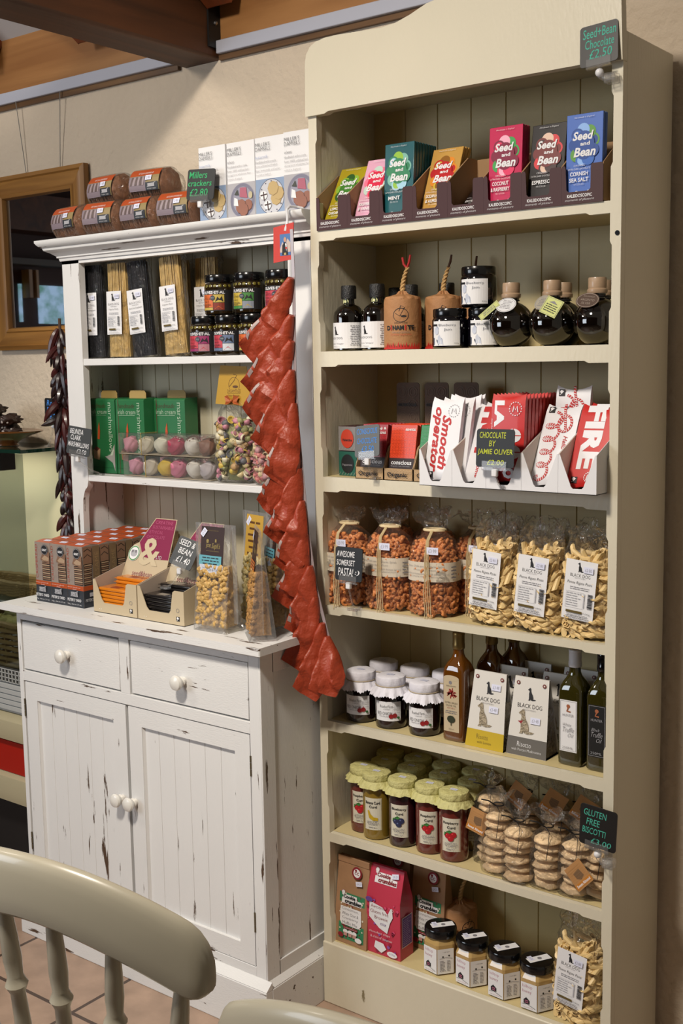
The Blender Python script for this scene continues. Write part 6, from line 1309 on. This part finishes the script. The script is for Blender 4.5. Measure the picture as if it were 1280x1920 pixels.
def damsel(wheat):
    t = thing('wafer_box', '', 'box'); w, d, h = .0425, .030, .172; mb = MB(); mb.box(-w, w, 0, d, 0, h, PW); mb.build('carton', t, bevel=.0008)
    a = Art(); SK = M('photo_sky' if not wheat else 'photo_linen', '#7f93b0' if not wheat else '#a3a1a6', .5); a.rect(-w, 0, w, .080, SK)
    PLT = M('plate_pewter', '#6f6e80', .4) if wheat else M('plate_china', '#b9bac0', .4); a.disc(.004, .040, .038, PLT, 34, .039); a.ring(.004, .040, .038, .0012, M('plate_rim', '#3c3c50', .4) if not wheat else M('plate_inner', '#8a8998', .4), 34, .039)
    if not wheat:
        for k in range(12): q = k*.52; a.disc(.004+.033*math.cos(q), .040+.034*math.sin(q), .0018, M('plate_rim'), 8); a.k -= 1
        a.k += 1; CK = M('photo_cracker', '#b39a68', .5); CD = M('photo_cracker_edge', '#8a7040', .5)
        for cx, cy, s_ in ((.018, .036, .016), (.026, .046, .015), (.010, .058, .016)): a.disc(cx+.001, cy-.001, s_, CD, 8); a.disc(cx, cy, s_, CK, 8)
        for cx, cy in ((-.018, .044), (-.006, .022)): a.disc(cx, cy, .011, PW, 12, .010); a.line([(cx-.009, cy), (cx+.010, cy+.002)], .003, M('photo_fig', '#3a2420', .5)); a.line([(cx, cy+.008), (cx+.002, cy-.012)], .003, M('photo_fig'))
    else:
        a.disc(.004, .040, .030, M('plate_inner', '#8a8998', .4), 30, .031); BRC = M('photo_brown_wafer', '#8a5a48', .5)
        for cx, cy, s_ in ((.022, .028, .013), (.0, .026, .017), (.008, .018, .015)): a.disc(cx, cy, s_, M('photo_wafer_edge', '#4c2e26', .5), 9); a.disc(cx-.0008, cy+.001, s_*.95, BRC, 9)
        a.poly([(-.004, .048), (.020, .044), (.017, .068), (-.002, .069)], M('photo_terrine', '#a3586a', .5)); a.poly([(-.022, .030), (-.008, .028), (-.010, .044), (-.020, .048)], PW); a.poly([(-.020, .054), (-.006, .052), (-.010, .066)], M('photo_olive', '#3a3c34', .5)); a.disc(.030, .050, .006, M('photo_cream', '#b3a888', .5), 14, .008)
    a.text("MILLER'S", -w+.004, .152, .004, .160, INK); a.text('DAMSELS', -w+.004, .142, .005, .150, INK)
    a.text('wheat' if wheat else 'buttermilk', -w+.004, .125, -.018 if wheat else -.002, .132, GREY if wheat else M('print_lilac', '#8f9cc0', .5))
    for k, s_ in enumerate(('Handbaked wafers made', 'from unbleached English', 'flour, buttermilk and butter', 'churned in England') if not wheat else ('Handbaked wafers made', 'from 100% unbleached', 'stoneground wholemeal flour', 'milled in England')): a.text(s_, -w+.004, .115-k*.0095, [.022, .026, .034, .006][k], .120-k*.0095, GREY)
    artpart(a, 'print', t, plane((0, -.0002, 0), (1, 0, 0), (0, 0, 1))); return t
dw, db_ = damsel(True), damsel(False); gd = 'white wafer boxes with plate pictures'
db_.location = (-.307, .020, zk); db_['label'] = 'white buttermilk wafer box at the left, half covered by the black price card'; dw.location = (-.219, .022, zk); dw['label'] = 'white wheat wafer box with a grey plate, second from the left'
dup(db_, (-.130, .020, zk), 0, 'white buttermilk wafer box with a patterned plate, third from the left', gd); c = dup(dw, (-.038, .012, zk), .03, 'white wheat wafer box at the right, half hidden by the bookcase', gd)
for x, k in ((-.26, 0), (-.17, 1), (-.08, 0)): dup(dw if k else db_, (x, .085, zk), 0, 'white wafer box in the second row behind, %s one' % {-.26: 'left', -.17: 'middle', -.08: 'right'}[x], gd)
for o in (dw, db_): o['group'] = gd
price_sign('price_sign', 'black card chalked Millers crackers, on top of the dresser before the wafer boxes', (-.325, -.006, 1.888), .088, .070, [('Millers', .06, .70, .72, .92), ('crackers', .04, .44, .9, .64), ('£2.80', .12, .12, .78, .36)], M('chalk_green', '#35a869', .8), 0, R(-4), R(4), ('stem', (.032, .008, -.0475), (.006, .004, .003)))

# ================================================================ RED PACKETS ON THEIR STRIP
SP = [(-.016, 1.792), (-.013, 1.689), (-.015, 1.483), (-.010, 1.366), (.001, 1.249), (.013, 1.130), (.031, 1.012), (.059, .919), (.083, .837)]
t = thing('clip_strip', 'long clear hanging strip that carries the red packets, hooked over the dresser cornice', 'hanging strip')
mb = MB(); vs = []; 
for x, z in SP: vs += [(x-.004, -.046, z), (x+.004, -.046, z), (x-.004, -.0445, z), (x+.004, -.0445, z)]
fs = []
for i in range(len(SP)-1):
    a0, b0 = i*4, i*4+4
    for p, q in ((0, 1), (1, 3), (3, 2), (2, 0)): fs.append((a0+p, a0+q, b0+q, b0+p))
STM = M('strip_frosted', '#9a8f92', .25, coat=.4); mb.add(vs, fs, STM, False); mb.build('strip', t, angle=0)
mb = MB(); mb.tube([(-.034, -.038, 1.805), (-.036, -.034, 1.820), (-.044, -.026, 1.838), (-.046, -.014, 1.846), (-.040, .004, 1.846), (-.026, .014, 1.842)], .0028, M('hook_white', '#c9cbd0', .35), 8); mb.tube([(-.034, -.038, 1.806), (-.037, -.040, 1.790)], .004, M('hook_white'), 8); mb.build('hook', t)
mb = MB(); RT = M('tag_red', '#b8270f', .4); mb.prism([(-.072, 1.724), (-.0165, 1.729), (-.0125, 1.807), (-.070, 1.800)], -.042, -.0405, 'y', RT); hc = mb.build('header_tag', t)
a = Art(); a.rect(-.052, 1.738, -.022, 1.784, M('tag_picture_blue', '#3f6aa0', .5)); a.poly([(-.052, 1.752), (-.045, 1.768), (-.038, 1.758), (-.030, 1.774), (-.022, 1.765), (-.022, 1.745), (-.052, 1.745)], M('tag_cloud', '#b9a9a0', .5)); a.poly([(-.046, 1.739), (-.045, 1.760), (-.039, 1.767), (-.032, 1.764), (-.029, 1.739)], M('ink_black')); a.disc(-.037, 1.772, .004, M('tag_skin', '#b98c70', .5), 12, .0055); a.poly([(-.037, 1.764), (-.032, 1.763), (-.033, 1.746)], PW); a.rect(-.036, 1.752, -.031, 1.756, RT); a.rect(-.040, 1.739, -.034, 1.744, M('tag_straw', '#b3995c', .5))
artpart(a, 'picture', hc, plane((0, -.0424, 0), (1, 0, 0), (0, 0, 1)))
RP = M('packet_terracotta', '#96381f', .45, bump=.9, bscale=24); LBG = M('packet_label', '#9b8a88', .5)
PKT = [(-0.013, 1.688, -0.112, 1.53), (-0.014, 1.608, -0.107, 1.448), (-0.015, 1.553, -0.112, 1.391), (-0.016, 1.49, -0.081, 1.326), (-0.012, 1.418, -0.049, 1.254), (-0.008, 1.35, -0.075, 1.190), (-.002, 1.275, -.055, 1.120), (0.005, 1.203, -0.029, 1.055), (0.013, 1.13, -0.031, 0.98), (0.024, 1.059, -0.004, 0.911), (0.037, 0.991, -0.006, 0.84), (0.055, 0.933, 0.022, 0.783), (.068, .905, .070, .790)]
def packet(i, ax, az, tx, tz):
    t = thing('snack_packet', '', 'packet', (ax, -.050, az), 0, 'red packets hanging on the strip'); rg = random.Random(i*3+1)
    D = Vector((tx-ax, 0, tz-az)); L = D.length*1.03; D.normalize(); Q = Vector((-D.z, 0, D.x))  # Q points right/down side
    if Q.x < 0: Q = -Q
    WS = 1.0 if i < 4 else .84; n, m_ = 24, 30; vs = []; fs = []
    def pt(u, v, s_):  # u across -1..1, v along 0..1
        wl = .006+.010*min(1, v*1.6)**.8; wr = .006+.046*min(1, v*1.5)**.9; wl *= WS; wr *= WS
        if v > .8: k = (v-.8)/.2; wr *= 1-.35*k; wl *= 1-.10*k
        x = (u*wl if u < 0 else u*wr); th = .017*math.sin(min(1, .08+v*.98)*math.pi)**.7*(1-u*u)**.6
        ln = v*L*(1+.10*u*(v))
        p = D*ln+Q*x; c = Vector(((p.x+p.z*.6)*20+i*3.3, s_*2, (p.z*.6-p.x)*9)); k = 1-2*abs(noise.noise(c)); k2 = 1-2*abs(noise.noise(c*2.1+Vector((5, 0, 0))))
        out = -.004-.022*v*v-.020*v*(1-u)*.5+.012*u*v; fold = .013*(k-.5)+.004*(k2-.5)
        return Vector((p.x, out-s_*(th+.0015)*1.0-fold*(1 if s_ > 0 else .6)*min(1, v*3), p.z))
    for s_ in (1, -1):
        for j in range(m_+1):
            for q in range(n+1): vs.append(pt(-1+2*q/n, j/m_, s_))
    K = (n+1)*(m_+1)
    for s_ in (0, 1):
        for j in range(m_):
            for q in range(n): f = (s_*K+j*(n+1)+q, s_*K+j*(n+1)+q+1, s_*K+(j+1)*(n+1)+q+1, s_*K+(j+1)*(n+1)+q); fs.append(f if s_ == 0 else f[::-1])
    for j in range(m_):
        for q in (0, n): f = (j*(n+1)+q, (j+1)*(n+1)+q, K+(j+1)*(n+1)+q, K+j*(n+1)+q); fs.append(f if q == 0 else f[::-1])
    for q in range(n):
        for j in (0, m_): f = (j*(n+1)+q, j*(n+1)+q+1, K+j*(n+1)+q+1, K+j*(n+1)+q); fs.append(f[::-1] if j == 0 else f)
    mb = MB(); mb.add(vs, fs, RP, True); o = mb.build('packet', t, angle=28)
    if i < 10:
        v0 = .60; mb = MB(); P = []
        for a_ in range(7):
            for b_ in range(3): p = pt(-.84+.40*b_/2, v0+.26*a_/6, 1); P.append((p.x, p.y-.0012, p.z))
        mb.add(P, [(a_*3+b_, a_*3+b_+1, a_*3+b_+4, a_*3+b_+3) for a_ in range(6) if a_ != 3 for b_ in range(2)], LBG, True); mb.build('paper_label', t, angle=0)
    return t
ords = ['topmost', 'second', 'third', 'fourth', 'fifth', 'sixth', 'seventh', 'eighth', 'ninth', 'tenth', 'eleventh', 'twelfth, lowest pointed', 'last, rightmost']
for i, q in enumerate(PKT): packet(i, *q)['label'] = 'crumpled red paper packet, %s %s on the hanging strip' % (ords[i], 'one' if i > 10 else 'from the top' if i else 'one')

# ================================================================ LEFT OF THE DRESSER
t = thing('chilli_string', 'string of dark dried chillies hanging behind the left post of the dresser', 'chilli string', (-.985, .105, 1.02))
mb = MB(); mb.tube([(0, 0, -.0), (.005, 0, .3), (0, 0, .62)], .004, M('twine_brown', '#4a3426', .8), 8); mb.build('cord', t)
CH = [M('chilli_dark', '#1c0707', .35, coat=.15), M('chilli_red', '#3a0b09', .35, coat=.15)]; rg = random.Random(12)
for k in range(96):
    z = .600*(k/95)+rg.uniform(-.01, .01)-.0; a_ = rg.uniform(-3.3, .5) if k % 3 else rg.uniform(0, 6.28); L = rg.uniform(.07, .105); out = rg.uniform(.2, .6) if rg.random() < .88 else .95; cu = rg.uniform(-.25, .35); P = []; d = Vector((math.cos(a_), math.sin(a_)*.7, 0))
    for j in range(8): f = j/7; P.append(tuple(d*(.006+L*f*out*(1-.25*f))+Vector((0, 0, z-L*f*(1.05-out*.7)+cu*L*f*f))))
    rr = rg.uniform(.0085, .012); mb = MB(); mb.tube(P, [rr*.45, rr*.85, rr, rr, rr*.9, rr*.7, rr*.45, rr*.12], CH[k % 2], 8); mb.build('chilli', t)
# display counter, lit from inside
area('counter_lamp', (-1.9, .12, 1.262), (-1.9, .12, 0), 1.5, .08, 1.5, (1.0, .96, .82))
GE = M('glass_edge_green', '#0d2b22', .1, coat=1); ALU = M('case_white', '#a9aba9', .4); CRM2 = M('case_cream', '#aaa184', .4); 
t = thing('display_counter', 'glass topped food display counter with a red band, left of the dresser', 'counter', (0, 0, 0)); X0, X1 = -2.7, -1.05
mb = MB(); mb.box(X0, X1, .0, .002, 1.268, 1.278, GE); mb.box(X1-.002, X1, .002, .23, 1.268, 1.278, GE); mb.build('glass_edge', t); mb = MB(); mb.box(X0, X1-.002, .002, .23, 1.269, 1.277, film('counter_glass', '#cfe3da', amount=.9, bump=0, veil=0, rough=.02)); mb.build('glass_top', t)
mb = MB(); mb.box(-1.6, -1.155, .008, .06, 1.215, 1.266, M('bracket_black', '#10100e', .5)); mb.build('top_bracket', t)
mb = MB(); mb.box(X0, X1, .225, .232, .66, 1.266, M('case_back', '#d9d2ae', .35)); mb.build('case_back_panel', t)
mb = MB(); mb.box(X0, X1, .004, .007, .62, 1.266, GLASS); mb.build('front_glass', t)
mb = MB(); mb.box(X0, X1, -.004, .232, .595, .610, ALU); 
mb.build('deck', t)
mb = MB(); mb.box(X0, X1, -.006, .004, .598, .640, M('grille_dark', '#2c2c28', .6))
for k in range(110): mb.box(X1-.016*k-.003, X1-.016*k, -.009, -.006, .600, .638, ALU)
for z in (.600, .612, .625, .637): mb.box(X0, X1, -.009, -.006, z, z+.002, ALU)
mb.build('air_grille', t)
mb = MB(); 
for k in range(5): mb.prism([(-.004, .515+k*.016), (-.010, .518+k*.016), (-.010, .529+k*.016), (-.004, .531+k*.016)], X0, X1, 'x', ALU)
mb.box(X0, X1, -.004, .23, .51, .596, ALU); mb.build('ribbed_panel', t)
mb = MB(); mb.prism([(0, .42), (-.024, .432), (-.030, .46), (-.026, .49), (0, .505), (.2, .505), (.2, .42)], X0, X1, 'x', CRM2); mb.build('cream_bumper', t)
mb = MB(); mb.box(X0, X1, -.006, .2, .325, .42, M('band_red', '#9c1508', .35)); mb.build('red_band', t)
mb = MB(); mb.prism([(0, .235), (-.020, .242), (-.026, .27), (-.020, .315), (0, .325), (.2, .325), (.2, .235)], X0, X1, 'x', CRM2); mb.build('lower_bumper', t)
mb = MB(); mb.box(X0, X1, .05, .2, 0, .236, M('plinth_dark', '#0e0d0d', .6)); mb.build('base', t)
WK = M('wicker', '#8c7446', .6)
def basket(name, label, c, w, d, z0, h, open_=True):
    t = thing(name, label, 'basket', (c[0], c[1], z0)); mb = MB(); n = 40; K = 9
    for j in range(K):
        z = .006+h*j/(K-1); e = 1+.10*j/(K-1)
        P = []
        for i in range(n+1): q = 2*math.pi*i/n; cx, sx = sup(q, 3.5); wv_ = .0035*(1 if (i+j) % 2 else -1); P.append((cx*(w*e+wv_), sx*(d*e+wv_), z))
        mb.tube(P, .0062 if j < K-1 else .009, WK, 6)
    mb.build('weave', t)
    mb = MB()
    for i in range(20): q = 2*math.pi*i/20; cx, sx = sup(q, 3.5); mb.tube([(cx*w, sx*d, 0), (cx*w*1.1, sx*d*1.1, h)], .003, WK, 6)
    mb.build('stakes', t); mb = MB(); mb.box(-w*.98, w*.98, -d*.98, d*.98, .002, .006, WK); mb.build('base', t); return t
basket('wicker_basket', 'wicker basket of cheese in the counter, beside the dresser', (-1.20, .115), .15, .085, .613, .14)
CHS = M('cheese_yellow', '#b5ac6a', .5, bump=.4, bscale=80, var=.15, vscale=40); rg = random.Random(2)
for k in range(10):
    x, y = -1.31+.045*(k % 5)+rg.uniform(-.01, .01), .075+.06*(k//5); mb = MB(); mb.ball((0, 0, .026), .030, CHS, 3, .5, 1.8, (1.1, .9, .85), k); o = mb.build('cheese_piece', loc=(x, y, .72+.012*(k//5))); tag(o, 'pale yellow cheese lump heaped in the wicker basket, %s row, %s from the left' % (['front', 'rear'][k//5], ['first', 'second', 'third', 'fourth', 'fifth'][k % 5]), 'cheese', 'cheese lumps in the basket')
basket('wicker_tray', 'shallow wicker tray high inside the counter, behind the cheese basket', (-1.30, .150), .14, .05, .822, .035)
t = thing('glass_shelf', 'glass shelf inside the counter under the wicker tray', 'shelf', (0, 0, 0)); mb = MB(); mb.box(X0, X1, .06, .222, .812, .818, GLASS); mb.build('pane', t); mb = MB(); mb.box(X0, X1, .056, .062, .811, .819, ALU); mb.build('front_rail', t)
PLB = M('plate_brown', '#7a4a22', .2, coat=.6)
t = thing('cake_plate', 'brown footed plate of rocky road on the glass counter top', 'plate', (-1.30, .115, 1.2785)); mb = MB(); mb.lathe([(.075, 0), (.070, .006), (.085, .016), (.125, .030), (.165, .040), (.168, .044), (.160, .045), (.110, .036), (.001, .032)], PLB, 48, sy=.6); mb.build('dish', t)
RR = M('rocky_road', '#2e1a12', .55, bump=.6, bscale=60, var=.4, vscale=50); MM = M('marshmallow_bit', '#a8a09a', .6); rg = random.Random(5)
for k in range(13):
    lv = k//5 if k < 10 else 2; t = thing('rocky_road_bar', 'chunky chocolate rocky road bar, %s on the brown plate' % ('%s of the %s layer' % (ORD[k % 5], ['bottom', 'middle', 'top'][lv])), 'cake bar', (-1.385+.040*(k % 5)+.012*lv, .105+.022*((k*7) % 3-1), 1.314+.0285*lv), rg.uniform(-.3, .3), 'rocky road bars on the plate'); mb = MB()
    mb.ball((0, 0, .012), .022, RR, 3, .7, 2.6, (1.15, 1.3, .66), k); mb.build('chocolate', t, angle=0); mb = MB()
    for j in range(7): q = rg.uniform(-2.6, -.3); mb.ball((.022*math.cos(q), .026*math.sin(q), .006+rg.uniform(0, .016)), rg.uniform(.003, .0048), MM, 1)
    mb.build('marshmallow_bits', t, angle=0)
price_sign('price_sign', 'dark card written Rock Road in blue beside the brown plate', (-1.040, .110, 1.352), .070, .066, [('Rock', .14, .68, .8, .92), ('Road', .14, .40, .82, .62), ('£2', .30, .10, .70, .34)], M('chalk_blue'), 0, 0, R(2), ('stem', (-.028, 0, -.072), (.008, .006, .004)))
# mirror on the wall
OAKM = woodmat('mirror_oak', '#7a5226', '#a8793c', 'X', 5, .4); OAKV = woodmat('mirror_oak_v', '#7a5226', '#a8793c', 'Z', 5, .4)
t = thing('wall_mirror', 'mirror in a moulded oak frame hanging on the wall above the counter', 'mirror', (0, 0, 0)); mx0, mx1, mz0, mz1 = -1.445, -1.0, 1.560, 2.078; fw_ = .068
prof = [(0, 0), (0, .018), (.012, .024), (.016, .018), (.022, .020), (.052, .014), (.056, .018), (.064, .016), (.068, .006), (.068, 0)]
def rail(p0, p1, inw, mat):
    mb = MB(); vs = []; d = (Vector(p1)-Vector(p0)).normalized(); n = len(prof)
    for e, s_ in ((Vector(p0), 1), (Vector(p1), -1)):
        for q, h in prof: p = e+Vector(inw)*q+d*q*s_; vs.append((p.x, WY-.004-h, p.z))
    mb.add(vs, [(i, (i+1) % n, n+(i+1) % n, n+i) for i in range(n)]+[tuple(range(n)), tuple(range(n, 2*n))[::-1]], mat); mb.build('frame_rail', t, bevel=0)
rail((mx0, 0, mz1), (mx1, 0, mz1), (0, 0, -1), OAKM); rail((mx1, 0, mz0), (mx0, 0, mz0), (0, 0, 1), OAKM); rail((mx0, 0, mz0), (mx0, 0, mz1), (1, 0, 0), OAKV); rail((mx1, 0, mz1), (mx1, 0, mz0), (-1, 0, 0), OAKV)
mb = MB(); mb.box(mx0+.06, mx1-.06, WY-.006, WY-.002, mz0+.06, mz1-.06, M('mirror_silver', '#b9bcbc', .02, 1)); mb.build('mirror_glass', t)
mb = MB(); mb.tube([(-1.089, WY-.02, 2.290), (-1.120, WY-.006, mz1-.002)], .0011, M('wire', '#8c8a86', .4), 6); mb.build('hanging_wire', t)
mb = MB(); mb.tube([(-1.291, WY-.02, 2.290), (-1.275, WY-.006, mz1-.002)], .0011, M('wire'), 6); mb.build('hanging_wire', t)
# the far left side of the room, reflected in the mirror, with its window
dk = M('far_wall_brown'); mb = MB(); mb.box(-3.40, -3.30, -5.2, WY, 0, 3.4, dk); struct(mb.build('wall_left'))
gdn = bpy.data.materials.new('garden_light'); gdn.use_nodes = True; nt = gdn.node_tree; b = nt.nodes['Principled BSDF']; n = nt.nodes.new('ShaderNodeTexNoise'); n.inputs['Scale'].default_value = 14; n.inputs['Detail'].default_value = 5
r = nt.nodes.new('ShaderNodeValToRGB'); r.color_ramp.elements[0].position = .35; r.color_ramp.elements[0].color = srgb('#5f8f86'); r.color_ramp.elements[1].position = .6; r.color_ramp.elements[1].color = srgb('#a9c6e6')
tc = nt.nodes.new('ShaderNodeTexCoord'); nt.links.new(tc.outputs['Object'], n.inputs['Vector']); nt.links.new(n.outputs['Fac'], r.inputs['Fac']); nt.links.new(r.outputs['Color'], b.inputs['Emission Color']); b.inputs['Emission Strength'].default_value = .8; b.inputs['Base Color'].default_value = (0, 0, 0, 1)
mb = MB(); mb.box(-3.299, -3.29, -1.54, -1.372, 1.733, 1.928, gdn); struct(mb.build('window_1')); mb = MB()
for q in ((-1.20, -1.19), ): mb.box(-3.299, -3.28, -1.262, -1.252, 1.74, 1.93, gdn)
struct(mb.build('window_2'))
mb = MB(); mb.box(-3.299, -3.24, -1.30, -1.28, 1.86, 2.0, OAKV); mb.box(-3.299, -3.24, -1.34, -1.325, 1.86, 2.0, OAKV); mb.box(-3.299, -3.2, -2.2, 0, 2.02, 2.05, M('beam_grey', '#4a4038', .6)); mb.box(-3.299, -3.15, -2.2, 0, 2.18, 2.36, oak); struct(mb.build('trim_13'))
